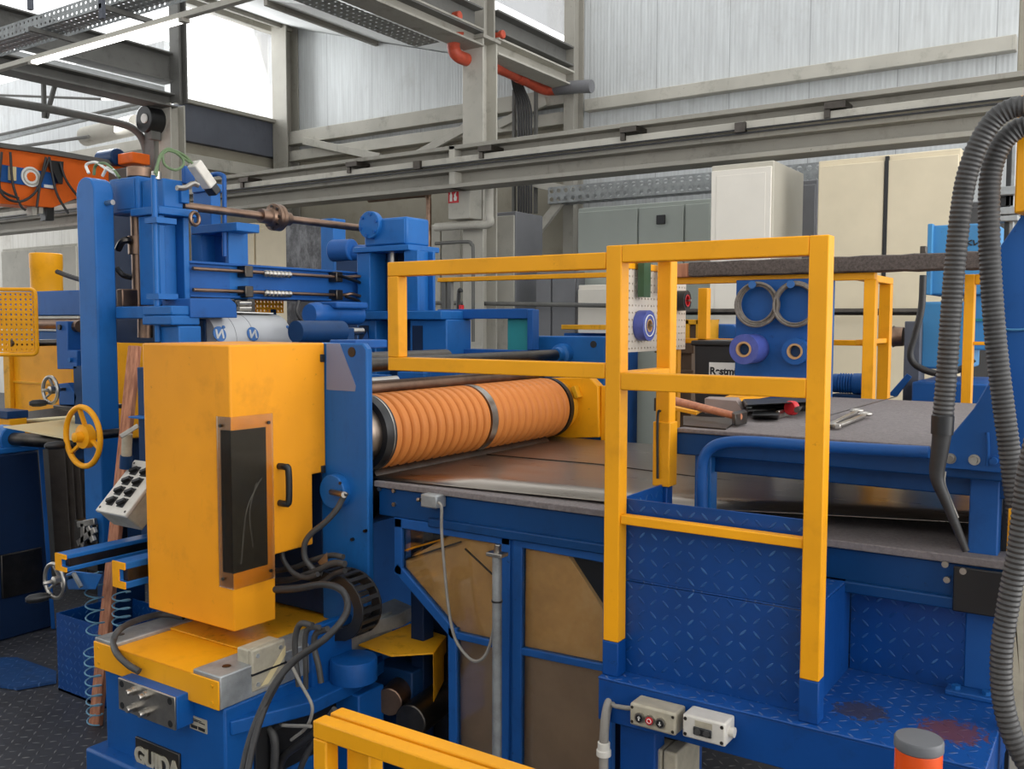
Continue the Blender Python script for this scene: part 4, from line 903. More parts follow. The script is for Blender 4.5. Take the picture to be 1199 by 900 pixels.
stp = thing('metal_strip', 'cream coloured metal strip running into the stand at left', 'strip', at(50, 500, Z=1.13))
pts = [at(x, y, Z=1.13) for x, y in ((4, 499), (100, 488), (100, 517))]; MB().hull(pts, [p + Vector((0, 0, -0.006)) for p in pts]).build('strip_sheet', 'strip', stp)
MB().cyl(at(-5, 495.5, Y=2.85), at(100, 487.5, Y=2.85), 0.012).build('strip_edge_bar', 'strip', stp)
ml = thing('pinch_beam', 'dark steel beam above the cream strip at left', 'beam', at(40, 485, Y=2.95))
MB().hull([at(x, y, Y=2.9) for x, y in ((-10, 487), (90, 474), (100, 486), (-10, 497))], [at(x, y, Y=3.1) for x, y in ((-10, 487), (90, 474), (100, 486), (-10, 497))]).build('beam_body', 'steel_dark', ml)
ype = thing('end_post', 'yellow post with blue cap at the far left edge', 'post', at(5, 480, Y=2.7))
MB().box(at(-12, 500, Y=2.7).x, at(11, 500, Y=2.7).x, 2.7, 2.8, 1.02, at(5, 490, Y=2.7).z).build('post_body', 'yellow', ype, 0.004); MB().box(at(-12, 500, Y=2.7).x, at(11, 500, Y=2.7).x, 2.69, 2.81, at(5, 490, Y=2.7).z, at(5, 481, Y=2.7).z).build('post_cap', 'blue_dark', ype, 0.004)
# dark blue body at the far left, its +X side in view
pL0, pL1 = at(-40, 765, Z=0), at(62, 733, Z=0); XD = (at(0, 752, Z=0).x + pL1.x) / 2
db = thing('coil_car_body', 'dark blue machine body standing on the floor at the far left', 'machine body', (XD - 0.4, 2.6, 0))
zbt_ = at(20, 530, X=XD).z; prof = [(at(-60, 650, X=XD).y, 0.0), (at(62, 735, X=XD).y, 0.0), (at(45, 525, X=XD).y, zbt_), (at(-60, 650, X=XD).y, zbt_)]
MB().prism(prof, 'yz', XD - 0.9, XD).build('body_shell', 'navy', db, 0.012)
MB().sb(2, 650, 50, 690, XD + 0.012, 0.02).build('inspection_plate', 'steel_dark', db, 0.004)
pb_ = thing('pillow_block', 'blue pillow block bearing on the dark blue body', 'bearing', at(10, 535, X=XD))
c = at(8, 518, X=XD - 0.1); zt0 = at(20, 530, X=XD).z
MB().box(c.x - 0.08, c.x + 0.09, c.y - 0.16, c.y + 0.16, zt0, zt0 + 0.03).build('bearing_foot', 'blue', pb_, 0.006)
MB().cyl((c.x - 0.05, c.y, zt0 + 0.07), (c.x + 0.07, c.y, zt0 + 0.07), 0.07, 24).build('bearing_housing', 'blue', pb_, 0.006)
MB().cyl((c.x + 0.05, c.y + 0.0, zt0 + 0.07), (c.x + 0.5, c.y + 0.1, zt0 + 0.07), 0.035, 16).build('bearing_shaft', 'steel_dark', pb_)
lb = thing('guide_bar', 'slanting blue bar along the edge of the dark blue body', 'bar', at(55, 590, X=XD))
MB().hull([at(x, y, X=XD + 0.02) for x, y in ((44, 512), (49, 512), (65, 736), (60, 736))], [at(x, y, X=XD + 0.05) for x, y in ((44, 512), (49, 512), (65, 736), (60, 736))]).build('bar_body', 'blue2', lb, 0.003)
rnd = random.Random(3)
for k in range(6):
    x0 = 58 + k * 8.5; Yk = 2.8 + 0.05 * k
    top = at(x0 - 2, 522 + k * 1.5, Y=Yk); bot = at(x0 + 8, 655 - k * 4, Y=Yk + 0.1); bot.z = 0.15; w = 0.07
    o = MB().hull([top, top + Vector((w, 0.05, 0)), top + Vector((w, 0.056, 0)), top + Vector((0, 0.006, 0))], [bot, bot + Vector((w, 0.05, 0)), bot + Vector((w, 0.056, 0)), bot + Vector((0, 0.006, 0))]).build('hanging_strip', 'strip_dark')
    tag(o, 'dark steel strip hanging in the loop pit behind the yellow handwheel', 'metal strip', 'dark strips in the loop pit')
pit = thing('loop_pit_plate', 'black back plate of the loop pit behind the hanging strips', 'plate', at(90, 600, Y=3.3))
MB().box(at(40, 600, Y=3.25).x, at(135, 600, Y=3.25).x, 3.2, 3.23, 0, at(90, 515, Y=3.2).z).build('pit_plate', 'black', pit)
cl_ = thing('clamp_fitting', 'small grey steel clamp fitting left of the tilted control box', 'clamp', at(103, 625, Y=2.5))
mm = MB()
for (a_, b_) in (((92, 614), (112, 610)), ((92, 636), (112, 620)), ((98, 612), (98, 640)), ((104, 616), (110, 634))): mm.bar(at(*a_, Y=2.42), at(*b_, Y=2.42), 0.018, 0.03)
mm.build('clamp_arm', 'steel', cl_, 0.003); MB().box(at(90, 640, Y=2.45).x, at(116, 640, Y=2.45).x, 2.44, 2.6, 0.5, at(100, 610, Y=2.45).z).build('clamp_block', 'steel_dark', cl_, 0.004)
# diamond plate bin, floor pad
pa_ = at(70, 808, Z=0); 
bn = thing('tread_plate_bin', 'blue tread-plate bin standing open on the dark floor', 'bin', (pa_.x + 0.2, pa_.y + 0.15, 0))
Yb = pa_.y; xb0, xb1 = at(67, 760, Y=Yb).x, at(122, 770, Y=Yb).x; zb = at(90, 725, Y=Yb).z; db_ = 0.32
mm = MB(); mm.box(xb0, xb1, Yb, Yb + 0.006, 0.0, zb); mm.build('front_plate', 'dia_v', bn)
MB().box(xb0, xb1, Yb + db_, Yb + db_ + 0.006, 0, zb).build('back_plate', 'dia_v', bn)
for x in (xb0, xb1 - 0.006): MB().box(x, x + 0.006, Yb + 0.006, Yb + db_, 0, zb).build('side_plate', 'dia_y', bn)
MB().box(xb0, xb1, Yb, Yb + db_, 0.0, 0.01).build('bottom_plate', 'blue_dark', bn)
pts = [at(x, y, Z=0.004) for x, y in ((-30, 772), (20, 772), (66, 788), (66, 800), (20, 808), (-30, 800))]
o = MB().hull(pts, [p + Vector((0, 0, 0.012)) for p in pts]).build('floor_plate', 'dia_pad'); tag(o, 'worn blue tread plate lying in the dark floor at left', 'floor plate'); o['kind'] = 'thing'
# leaning plank
b0 = at(112, 848, Z=0); t0 = at(158, 405, Y=2.42); dv = (t0 - b0)
pk = MB().obox((b0 + t0) / 2, dv, (1, 0.1, 0), dv.cross(Vector((1, 0.1, 0))), dv.length / 2, 0.03, 0.012).build('wooden_plank', 'plank', bevel=0.003); tag(pk, 'reddish wooden plank leaning upright behind the yellow hood', 'plank')
# tilted control box
Ac = at(115, 599, Y=2.08); Cc = at(160, 541, X=Ac.x); dv = (Cc - Ac); L_ = dv.length; dv.normalize(); xx = Vector((1, 0, 0)); nn = xx.cross(dv)
if nn.z < 0: nn = -nn
wB = at(147, 605, Y=2.08).x - Ac.x + 0.01
ct = thing('control_box', 'tilted white control box with black rotary switches beside the hood', 'control box', Ac)
cen = Ac + xx * wB / 2 + dv * L_ / 2
MB().obox(cen - nn * 0.045, xx, dv, nn, wB / 2, L_ / 2, 0.045).build('box_body', 'greybox', ct, 0.006); MB().obox(cen + nn * 0.006, xx, dv, nn, wB / 2 + 0.003, L_ / 2 + 0.003, 0.008).build('box_lid', 'whitebox', ct, 0.004)
for i in range(4):
    for j in range(2):
        c = Ac + xx * wB * (0.3 + 0.36 * j) + dv * L_ * (0.2 + 0.2 * i) + nn * 0.014
        k_ = MB(); k_.obox(c + nn * 0.002, xx, dv, nn, wB * 0.11, wB * 0.11, 0.002); k_.obox(c + nn * 0.010, xx + dv * 0.6, dv - xx * 0.6, nn, wB * 0.10, wB * 0.04, 0.008); k_.build('rotary_switch', 'black', ct, 0.002)
for u in (0.07, 0.93):
    for v in (0.06, 0.94): c = Ac + xx * wB * u + dv * L_ * v + nn * 0.014; MB().cyl(c, c + nn * 0.002, 0.005, 8).build('lid_screw', 'steel_dark', ct)
MB().cyl(cen - nn * 0.08, (cen.x, cen.y + 0.12, 0.75), 0.018, 12).build('box_stand', 'yellow', ct)
air = thing('air_fitting', 'grey air gun hanging by its lever above the control box', 'air gun', at(147, 500, Y=2.2))
MB().bar(at(141, 511, Y=2.15), at(162, 498, Y=2.2), 0.012, 0.018).build('lever', 'steel', air, 0.003); MB().cyl(at(149, 508, Y=2.2), at(148, 535, Y=2.2), 0.02, 12).build('grip', 'greybox', air); MB().cyl(at(148, 533, Y=2.2), at(147, 548, Y=2.2), 0.024, 12).build('fitting', 'blue_dark', air)
MB().fb(150, 487, 168, 491, 2.25, 0.1).build('hanger_plate', 'blue', air, 0.002); MB().box(at(162, 500, Y=2.3).x, at(172, 500, Y=2.3).x, 2.3, 2.4, 0.6, at(165, 430, Y=2.3).z).build('hanger_post', 'blue_dark', air, 0.003)
# blue guide beams with yellow ends
def gbeam(lab, x0, y0, x1, y1, Y0, Y1, leg=True):
    a_, b_ = at(x0, y0, Y=Y0), at(x1, y1, Y=Y0); t = thing('guide_beam', lab, 'beam', ((a_.x + b_.x) / 2, Y0, 0))
    w = b_.x - a_.x; h = a_.z - b_.z; th = h * 0.26
    sec = [(a_.x, a_.z), (b_.x, a_.z), (b_.x, a_.z - th), (a_.x + w * 0.5, a_.z - th), (a_.x + w * 0.5, b_.z + th), (b_.x, b_.z + th), (b_.x, b_.z), (a_.x, b_.z)]
    MB().prism(sec, 'xz', Y0 + 0.006, Y1).build('channel_body', 'blue', t, 0.003); MB().prism(sec, 'xz', Y0, Y0 + 0.006).build('yellow_end', 'yellow', t)
    MB().box(a_.x + w * 0.5, a_.x + w * 0.9, Y0 + 0.02, Y1, b_.z + th, a_.z - th).build('rack_insert', 'steel_dark', t)
    if leg: MB().box(a_.x, b_.x, Y1 - 0.1, Y1, 0, b_.z).build('beam_leg', 'blue_dark', t, 0.004)
    return t
g_ = gbeam('upper blue guide beam with yellow end, over the small handwheel', 64, 647, 77, 670, 1.85, 2.48)
hb2 = thing('wheel_bracket', 'blue angled bracket under the upper guide beam', 'bracket', at(95, 680, Y=2.0))
pts = ((77, 672), (86, 668), (120, 672), (112, 690), (80, 690)); MB().hull([at(x, y, Y=2.0) for x, y in pts], [at(x, y, Y=2.12) for x, y in pts]).build('bracket_plate', 'blue', hb2, 0.004); MB().bar(at(86, 671, Y=1.98), at(95, 687, Y=1.98), 0.012, 0.012).build('bracket_rib', 'galv', hb2)
g_ = gbeam('lower blue guide beam with yellow end, next to the hood', 131, 656, 146, 690, 1.93, 2.45)
# coiled air hoses
def coil(lab, top, bot, R_, turns, r_, mat):
    top, bot = Vector(top), Vector(bot); n = int(turns * 14); pts = []
    for i in range(n + 1):
        a = 2 * PI * i / 14; pts.append(top + (bot - top) * (i / n) + Vector((math.cos(a) * R_, math.sin(a) * R_, 0)))
    o = MB().tube(pts, r_, 7, 1, False).build('coiled_air_hose', mat); tag(o, lab, 'hose'); return o
s_ = NT('pale_blue_hose'); s_.set(Base_Color=lin('#6f9fb8'), Roughness=0.35); M_['hose_pale'] = s_.m
coil('pale blue coiled air hose hanging over the tread-plate bin', at(109, 668, Y=2.12), at(112, 742, Y=2.12), 0.034, 5, 0.0032, 'hose_pale')
coil('pale coiled air hose hanging right of the plank under the guide beam', at(142, 692, Y=2.12), at(142, 735, Y=2.12), 0.033, 4.5, 0.003, 'hose_pale')
coil('pale coil of air hose wrapped low around the plank foot', b0 + Vector((0.0, -0.02, 0.12)) + Vector((0.02, 0.0, 0.22)), b0 + Vector((0.03, -0.02, 0.02)), 0.03, 8, 0.003, 'hose_pale')

# ================================================================== ROLLER UNIT: HOOD, BASE, ROLLER
HX0, HX1, HY0, HY1, HZ0, HZ1 = -2.893, -2.43, 1.985, 2.41, 0.632, 1.578
hd = thing('drive_hood', 'big yellow sheet-metal hood with clear corner window and black handle', 'machine hood', (-2.66, 2.2, HZ0))
yn1 = at(323, 690, X=HX1).y; zn1 = at(323, 649, X=HX1).z; yn2 = at(366.5, 600, X=HX1).y; zn2 = at(367, 555, X=HX1).z
MB().prism([(HY0, HZ0), (yn1, HZ0 - 0.006), (yn1, zn1), (yn2, zn1), (yn2, zn2), (HY1, zn2), (HY1, HZ1), (HY0, HZ1)], 'yz', HX0, HX1).build('hood_shell', 'yellow_hood', hd, 0.006)
# corner window: dark plates stand for shade inside, bent clear cover screwed over it
wy = at(312, 580, X=HX1).y; wz0, wz1 = at(272, 672, X=HX1).z, at(272, 504, X=HX1).z; wx = at(261, 590, Y=HY0).x
mm = MB(); mm.box(HX1 - 0.05, HX1 + 0.002, HY0 - 0.002, wy, wz0, wz1); mm.box(wx, HX1, HY0 - 0.002, HY0 + 0.05, wz0, wz1); mm.build('window_shade_plate', 'rubber', hd)
cy1 = at(318, 580, X=HX1).y + 0.005; cz0, cz1 = at(273, 690, X=HX1).z, at(273, 488, X=HX1).z; cx0 = at(256, 590, Y=HY0).x
mm = MB(); mm.prism([(cx0, HY0 - 0.006), (HX1 + 0.006, HY0 - 0.006), (HX1 + 0.006, cy1), (HX1 + 0.002, cy1), (HX1 + 0.002, HY0 - 0.002), (cx0, HY0 - 0.002)], 'xy', cz0, cz1); wc = mm.build('window_cover', 'haze_acrylic', hd)
for py_, z in ((0, cz0 + 0.03), (1, cz1 - 0.03)):
    MB().cyl((HX1 + 0.006, cy1 - 0.02, z), (HX1 + 0.011, cy1 - 0.02, z), 0.006, 10).build('cover_screw', 'steel_dark', hd)
    MB().cyl((cx0 + 0.025, HY0 - 0.006, z), (cx0 + 0.025, HY0 - 0.011, z), 0.006, 10).build('cover_screw', 'steel_dark', hd)
for pts in ([(282, 660), (288, 600), (300, 570), (306, 560)], [(296, 640), (292, 600), (300, 565)]):
    MB().tube([at(x, y, X=HX1 - 0.0) for x, y in pts], 0.004, 8).build('inner_cable', 'hose_grey', hd)
hy0, hy1_ = at(327, 566, X=HX1).y, at(339, 566, X=HX1).y; hz0, hz1 = at(330, 588, X=HX1).z, at(330, 545, X=HX1).z
MB().tube([(HX1, hy0, hz1), (HX1 + 0.03, hy0, hz1), (HX1 + 0.042, hy0 + 0.004, hz1 - 0.012), (HX1 + 0.042, hy0 + 0.004, hz0 + 0.012), (HX1 + 0.03, hy0, hz0), (HX1, hy0, hz0)], 0.0115, 12, 4).build('pull_handle', 'black', hd)
for (x, y) in ((378, 419), (379, 549)): p = at(x, y, X=HX1); MB().box(HX1, HX1 + 0.006, p.y - 0.015, p.y + 0.005, p.z - 0.014, p.z + 0.014).build('hood_catch', 'black', hd, 0.002)

YP = 2.412
px0, px1 = at(376, 550, Y=YP).x, at(430.5, 550, Y=YP).x; pz0, pz1 = at(430, 690, Y=YP).z, at(400, 401.5, Y=YP).z
bp = thing('roller_bearing_plate', 'upright blue bearing plate between hood and orange roller', 'bearing plate', ((px0 + px1) / 2, YP, 0))
MB().prism([(px0, 0.3), (px1, pz0 - 0.05), (px1, pz1 - 0.02), (px1 - 0.02, pz1), (px0, pz1)], 'xz', YP, YP + 0.03).build('plate_body', 'blue', bp, 0.006)
MB().box(HX0 + 0.02, px0 + 0.002, YP, YP + 0.18, 0.575, pz1 - 0.03).build('carriage_body', 'navy', bp, 0.006)
c = at(412, 412, Y=YP); MB().cyl(c - Vector((0, 0.002, 0)), c + Vector((0, 0.004, 0)), 0.018, 20).build('lifting_hole', 'black', bp)
s_ = NT('milky_film'); s_.set(Base_Color=lin('#a9aec6'), Roughness=0.4, Alpha=0.5); plain_film = s_.m
pts = [at(x, y, Y=YP) for x, y in ((383, 402), (398, 402), (417, 452), (416, 458), (383, 456))]; MB().hull([p - Vector((0, 0.003, 0)) for p in pts], pts).build('film_scrap', plain_film, bp)
hc = at(396, 574, Y=YP); MB().lathe(hc, (0, -1, 0), [(0, 0.062), (0.03, 0.062), (0.034, 0.058), (0.034, 0.01)], 32).build('rotary_union_hub', 'blue', bp)
for (x, y) in ((406, 564), (429, 621), (414, 631)): c = at(x, y, Y=YP); MB().cyl(c - Vector((0, 0.012 if y > 600 else 0.036, 0)), c, 0.006, 10).build('plate_screw', 'steel_dark', bp)
MB().box(px0 + 0.02, px1 - 0.08, YP + 0.03, YP + 0.2, pz1 - 0.02, pz1 + 0.01).build('top_rail', 'blue2', bp, 0.004)
MB().cyl(hc + Vector((0, -0.034, 0)), at(403, 579, Y=YP - 0.09), 0.011, 12).build('hose_fitting', 'steel', bp)
MB().tube([at(405, 577, Y=YP - 0.08), at(401, 584, Y=YP - 0.085), at(393, 598, Y=YP - 0.1), at(380, 612, Y=YP - 0.12), at(365, 624, Y=YP - 0.14), at(357, 636, Y=YP - 0.15), at(357, 652, Y=YP - 0.15), at(365, 664, Y=YP - 0.14), at(378, 672, Y=YP - 0.13)], 0.0105, 12, 8).build('union_hose', 'hose_grey', bp)

# ---- roller
RX, RR, RZ = -2.35, 0.1435, 1.1 + 0.1445
ry0, ry1 = 2.445, 3.80
rl = thing('levelling_roller', 'long roller of orange polyurethane rings over the steel sheet', 'roller', (RX, 3.15, RZ))
MB().lathe((RX, ry0, RZ), (0, 1, 0), [(0, 0.05), (0, 0.110), (0.02, 0.114), (0.022, 0.111), (0.045, 0.114), (0.15, 0.114), (0.15, 0.122), (ry1 - ry0 - 0.03, 0.122), (ry1 - ry0 - 0.03, 0.11), (ry1 - ry0 + 0.02, 0.11), (ry1 - ry0 + 0.02, 0.05), (ry1 - ry0 + 0.09, 0.05)], 56).build('steel_core', 'steel_turned', rl)
yA = at(463, 512, X=RX).y - 0.045
def ring_prof(w, r): return [(0, 0.115), (0, r - 0.012), (w * 0.20, r - 0.001), (w * 0.24, r), (w * 0.9, r - 0.001), (w, r - 0.006), (w, 0.115)]
def ysil(px):                                       # y along the roller whose right silhouette falls on this pixel column
    lo, hi = 2.3, 4.2
    for _ in range(30):
        mid = (lo + hi) / 2; best = max((599.5 + F_PX * ((Vector((RX + RR * math.cos(a), mid, RZ + RR * math.sin(a))) - EYE).dot(RT)) / ((Vector((RX + RR * math.cos(a), mid, RZ + RR * math.sin(a))) - EYE).dot(FW))) for a in [k * PI / 18 for k in range(36)])
        lo, hi = (mid, hi) if best < px else (lo, mid)
    return lo
yd0, yd1, ys1, ys2, ye1 = ysil(456), ysil(463), ysil(577), ysil(584), ysil(669)
MB().lathe((RX, yd0 - 0.004, RZ), (0, 1, 0), [(0, 0.11), (0, RR - 0.006), (yd1 - yd0, RR), (yd1 - yd0 + 0.016, RR), (yd1 - yd0 + 0.016, 0.11)], 56, True, False).build('dark_end_ring', 'black', rl)
MB().lathe((RX, yd1 - 0.004, RZ), (0, 1, 0), [(0, 0.11), (0, RR + 0.001), (0.006, RR + 0.001), (0.006, 0.11)], 56, True, False).build('end_ring_lip', 'steel', rl)
def rings(ya, yb, n):
    p = (yb - ya) / n; proto = None
    for k in range(n):
        if proto is None:
            proto = MB().lathe((RX, ya, RZ), (0, 1, 0), ring_prof(p * 0.84, RR), 56, True, False).build('rubber_ring', 'ring', rl, 0.0); base = proto.location.copy()
        else:
            c = proto.copy(); COL.objects.link(c); c.parent = rl; c.location = base + Vector((0, p * k, 0))
rings(yd1 + 0.003, ys1, 12); rings(ys2, ye1, 11)
MB().lathe((RX, ys1, RZ), (0, 1, 0), [(0, 0.11), (0, RR + 0.001), (ys2 - ys1 - 0.002, RR + 0.001), (ys2 - ys1 - 0.002, 0.11)], 56, True, False).build('steel_collar', 'steel', rl)
MB().lathe((RX, ye1, RZ), (0, 1, 0), [(0, 0.11), (0, RR), (0.03, RR), (0.03, RR - 0.02), (0.05, RR - 0.02), (0.05, 0.08)], 56, True, False).build('dark_end_ring', 'black', rl)
lr = thing('lower_roller', 'dark steel lower roller end under the sheet, right of the bearing plate', 'roller', (hc.x, 3, hc.z))
MB().lathe((hc.x, YP + 0.04, hc.z - 0.02), (0, 1, 0), [(0, 0.05), (0.02, 0.05), (0.02, 0.09), (0.05, 0.09), (0.05, 0.125), (1.25, 0.125), (1.25, 0.05)], 40).build('roller_body', 'steel_dark', lr)

# yellow far bearing, blue far block, steel shafts
yb_ = thing('far_bearing_plate', 'yellow chamfered bearing plate at the far end of the orange roller', 'bearing plate', at(660, 515, Y=3.9))
YBF = 3.9
pts = ((588, 515), (600, 470), (618, 443), (690, 441.5), (700, 452), (701, 512)); A_ = [at(x, y, Y=YBF) for x, y in pts]; MB().hull(A_, [p + Vector((0.0, 0.06, 0)) for p in A_]).build('plate_body', 'yellow_dirty' if False else 'yellow', yb_, 0.005)
MB().box(at(701, 480, Y=YBF).x, at(709, 480, Y=YBF).x, YBF + 0.02, YBF + 0.2, A_[0].z, at(705, 452, Y=YBF).z).build('side_flange', 'yellow', yb_, 0.004)
MB().cyl((RX, YBF - 0.045, RZ), (RX, YBF, RZ), 0.125, 36).build('bearing_collar', 'yellow_dirty', yb_, 0.004); MB().obox(at(675, 459, Y=YBF - 0.02), (1, 0, .4), (0, 1, 0), (-.4, 0, 1), 0.012, 0.02, 0.03).build('locking_tab', 'yellow_dirty', yb_, 0.003)
fb_ = thing('far_bearing_block', 'blue block with two lifting holes and steel shaft boss', 'bearing block', at(660, 445, Y=4.15))
YFB = 4.15
x0_, x1_ = at(617, 420, Y=YFB).x, at(708, 420, Y=YFB).x
MB().prism([(x0_, 0.0), (x1_, 0.0), (x1_, at(660, 393.5, Y=YFB).z), (x0_ + 0.02, at(660, 393.5, Y=YFB).z), (x0_, at(660, 400, Y=YFB).z)], 'xz', YFB, YFB + 0.12).build('block_body', 'blue', fb_, 0.006)
for (x, y) in ((626, 402), (695, 403)): c = at(x, y, Y=YFB); MB().cyl(c - Vector((0, 0.003, 0)), c + Vector((0, 0.003, 0)), 0.018, 20).build('lifting_hole', 'black', fb_)
c = at(660, 415, Y=YFB); MB().lathe(c + Vector((0, 0.02, 0)), (0, -1, 0), [(0, 0.06), (0.06, 0.055), (0.07, 0.04), (0.10, 0.035), (0.10, 0.02)], 28).build('shaft_boss', 'blue', fb_)
sh2 = thing('steel_shaft', 'plain bright steel shaft ending in the blue far block', 'shaft', c)
MB().cyl((c.x, 2.62, c.z), (c.x, YFB - 0.09, c.z), 0.028, 22).build('shaft_bar', 'steel_dark', sh2)
sh3 = thing('feed_bar', 'brown oily steel bar under the yellow gate, above the roller', 'bar', (c.x - 0.1, 3, c.z - 0.08))
for (dx, dz, r_, mt, ye_) in ((-0.11, 0.005, 0.04, 'steel_dark', 3.3), (-0.02, -0.095, 0.03, 'steel_brown', 3.9), (-0.10, -0.075, 0.018, 'white', 2.95)):
    MB().cyl((c.x + dx, 2.62, c.z + dz), (c.x + dx, ye_, c.z + dz), r_, 20).build('bar_body', mt, sh3)
rb = thing('rear_feed_table', 'blue machine bed behind the orange roller', 'machine bed', (-2.8, 3.4, 0))
MB().box(-3.1, -2.72, 2.66, 3.86, 0, 1.30).build('bed_body', 'blue2', rb, 0.006); MB().box(-2.72, -2.66, 2.66, 3.86, 1.0, 1.22).build('bed_rail', 'blue', rb, 0.004)
MB().box(-3.1, -2.75, 3.86, 3.98, 0.0, 1.42).build('bed_end', 'blue2', rb, 0.006)
for k in range(3): y_ = 3.1 + 0.25 * k; MB().box(-2.9, -2.74, y_, y_ + 0.03, 1.30, 1.42).build('bed_bracket', 'blue', rb, 0.003)

# ---- base
BX0, BX1, BY0, BZT, BZC = -2.94, -2.283, 1.80, 0.557, 0.465
bs = thing('roller_press', 'blue machine base with yellow top cover, ports and name plate', 'machine base', (-2.6, 2.1, 0))
MB().box(BX0 + 0.03, BX1, BY0 + 0.02, 2.6, 0, BZC).build('base_body', 'blue_base', bs, 0.008)
MB().box(BX0 - 0.02, BX1 + 0.02, BY0 - 0.03, 2.6, 0, at(115, 882, Y=BY0 - 0.03).z).build('base_plinth', 'blue_base', bs, 0.01)
xg0, xg1 = BX0 + 0.12, BX1 - 0.13
mm = MB(); mm.box(BX0, BX1, BY0, BY0 + 0.006, BZC, BZT); mm.box(xg0, xg1, BY0, 2.08, BZT - 0.006, BZT); mm.build('front_cover', 'yellow', bs, 0.004)
MB().box(xg0 - 0.01, xg1 + 0.03, 2.02, 2.62, BZT + 0.001, BZT + 0.007).build('slide_cover', 'yellow_dirty', bs, 0.002)
MB().box(BX0, xg0, BY0 + 0.005, 2.6, BZC, BZT + 0.012).build('slide_rail', 'galv', bs, 0.004)
MB().box(xg1, BX1, BY0 + 0.007, 2.6, BZC, BZT + 0.012).build('slide_rail', 'galv', bs, 0.004)
for (x, y) in ((BX0 + 0.05, 1.87), (BX1 - 0.06, 1.88)): MB().cyl((x, y, BZT + 0.010), (x, y, BZT + 0.0135), 0.014, 16).build('rail_screw', 'steel_dark', bs)
for x in (BX0 + 0.03, BX1 - 0.03):
    for z in (BZC + 0.02, BZT - 0.02): MB().cyl((x, BY0 - 0.003, z), (x, BY0, z), 0.005, 10).build('cover_screw', 'yellow_dirty', bs)
a_, b_ = at(138, 793, Y=1.75), at(205, 850, Y=1.75)
MB().box(a_.x, b_.x, 1.75, 1.757, b_.z - 0.015, a_.z).build('port_plate', 'steel', bs, 0.002); MB().box(a_.x, b_.x, 1.757, 1.825, b_.z - 0.015, a_.z).build('port_block', 'blue_base', bs, 0.003)
W0, H0 = b_.x - a_.x, a_.z - b_.z + 0.015
for u in (0.30, 0.52):
    for v in (0.26, 0.78):
        c = Vector((a_.x + W0 * u, 1.75, b_.z - 0.015 + H0 * v)); MB().lathe(c, (0, -1, 0), [(0, 0.014), (0.012, 0.014), (0.013, 0.009), (0.024, 0.011), (0.03, 0.009), (0.03, 0.004)], 16).build('port_fitting', 'steel', bs)
for u in (0.07, 0.92):
    for v in (0.16, 0.84): c = Vector((a_.x + W0 * u, 1.75, b_.z - 0.015 + H0 * v)); MB().cyl(c - Vector((0, 0.001, 0)), c, 0.011, 16).build('port_bolt_hole', 'black', bs)
YQ = BY0 + 0.02
a_, b_ = at(223, 836, Y=YQ), at(243, 859, Y=YQ); lbp = MB().box(a_.x, b_.x, YQ - 0.003, YQ, b_.z, a_.z).build('data_label', 'greybox', bs)
mm = MB(); w_, h_ = b_.x - a_.x, a_.z - b_.z
for (u0, u1, v0, v1) in ((.08, .45, .12, .34), (.52, .9, .12, .34), (.1, .5, .66, .72), (.1, .7, .78, .82), (.55, .9, .64, .7)): mm.box(a_.x + u0 * w_, a_.x + u1 * w_, YQ - 0.0045, YQ - 0.003, b_.z + v0 * h_, b_.z + v1 * h_)
mm.build('label_print', 'black', lbp)
YPl = BY0 + 0.012
a_, b_ = at(158, 862, Y=YPl), at(210, 912, Y=YPl); b_.z = a_.z - 0.115
npz = MB().box(a_.x, b_.x, YPl, YPl + 0.01, b_.z, a_.z).build('name_plate', 'steel_dark', bs, 0.002)
text_mesh('GUIDA', 0.078, 0.002, 'greybox', 'plate_lettering', npz, ((a_.x + b_.x) / 2, YPl - 0.002, a_.z - 0.083), XU, ZU, 'CENTER', 0.96)
text_mesh('GUIDA', 0.078, 0.0015, 'greybox', 'plate_lettering', npz, ((a_.x + b_.x) / 2 + 0.002, YPl - 0.002, a_.z - 0.083), XU, ZU, 'CENTER', 0.96)
# ledge with round cap at the right of the base
lz = 0.42
pts = [at(x, y, Z=lz) for x, y in ((254, 838), (271, 845), (366, 821), (421, 795), (450, 772), (440, 745), (380, 745))]
MB().hull([p - Vector((0, 0, 0.045)) for p in pts], pts).build('side_ledge', 'blue_base', bs, 0.004)
cd = at(414, 772, Z=0.49); cd = Vector((-2.2, 2.30, 0)); c1 = at(414, 768, Z=0.5)
MB().lathe((c1.x, c1.y, lz), (0, 0, 1), [(0, 0.082), (0.07, 0.082), (0.076, 0.078), (0.076, 0.03), (0.079, 0.012)], 40).build('round_cap', 'blue_base', bs)
MB().box(c1.x - 0.06, c1.x + 0.05, c1.y - 0.03, c1.y + 0.1, 0, lz - 0.04).build('ledge_leg', 'blue_base', bs, 0.006)
MB().box(BX1, BX1 + 0.012, 1.93, 2.5, 0.03, lz - 0.05).build('ledge_shade_panel', 'black', bs, 0.002)  # black panel put in for the shade under the ledge
MB().box(BX1, c1.x + 0.1, 2.5, 2.62, 0, 0.40).build('rear_base', 'blue_dark', bs, 0.006)
MB().sb(366, 735, 413, 800, -2.265, 0.03).build('hose_manifold', 'blue_base', bs, 0.006)
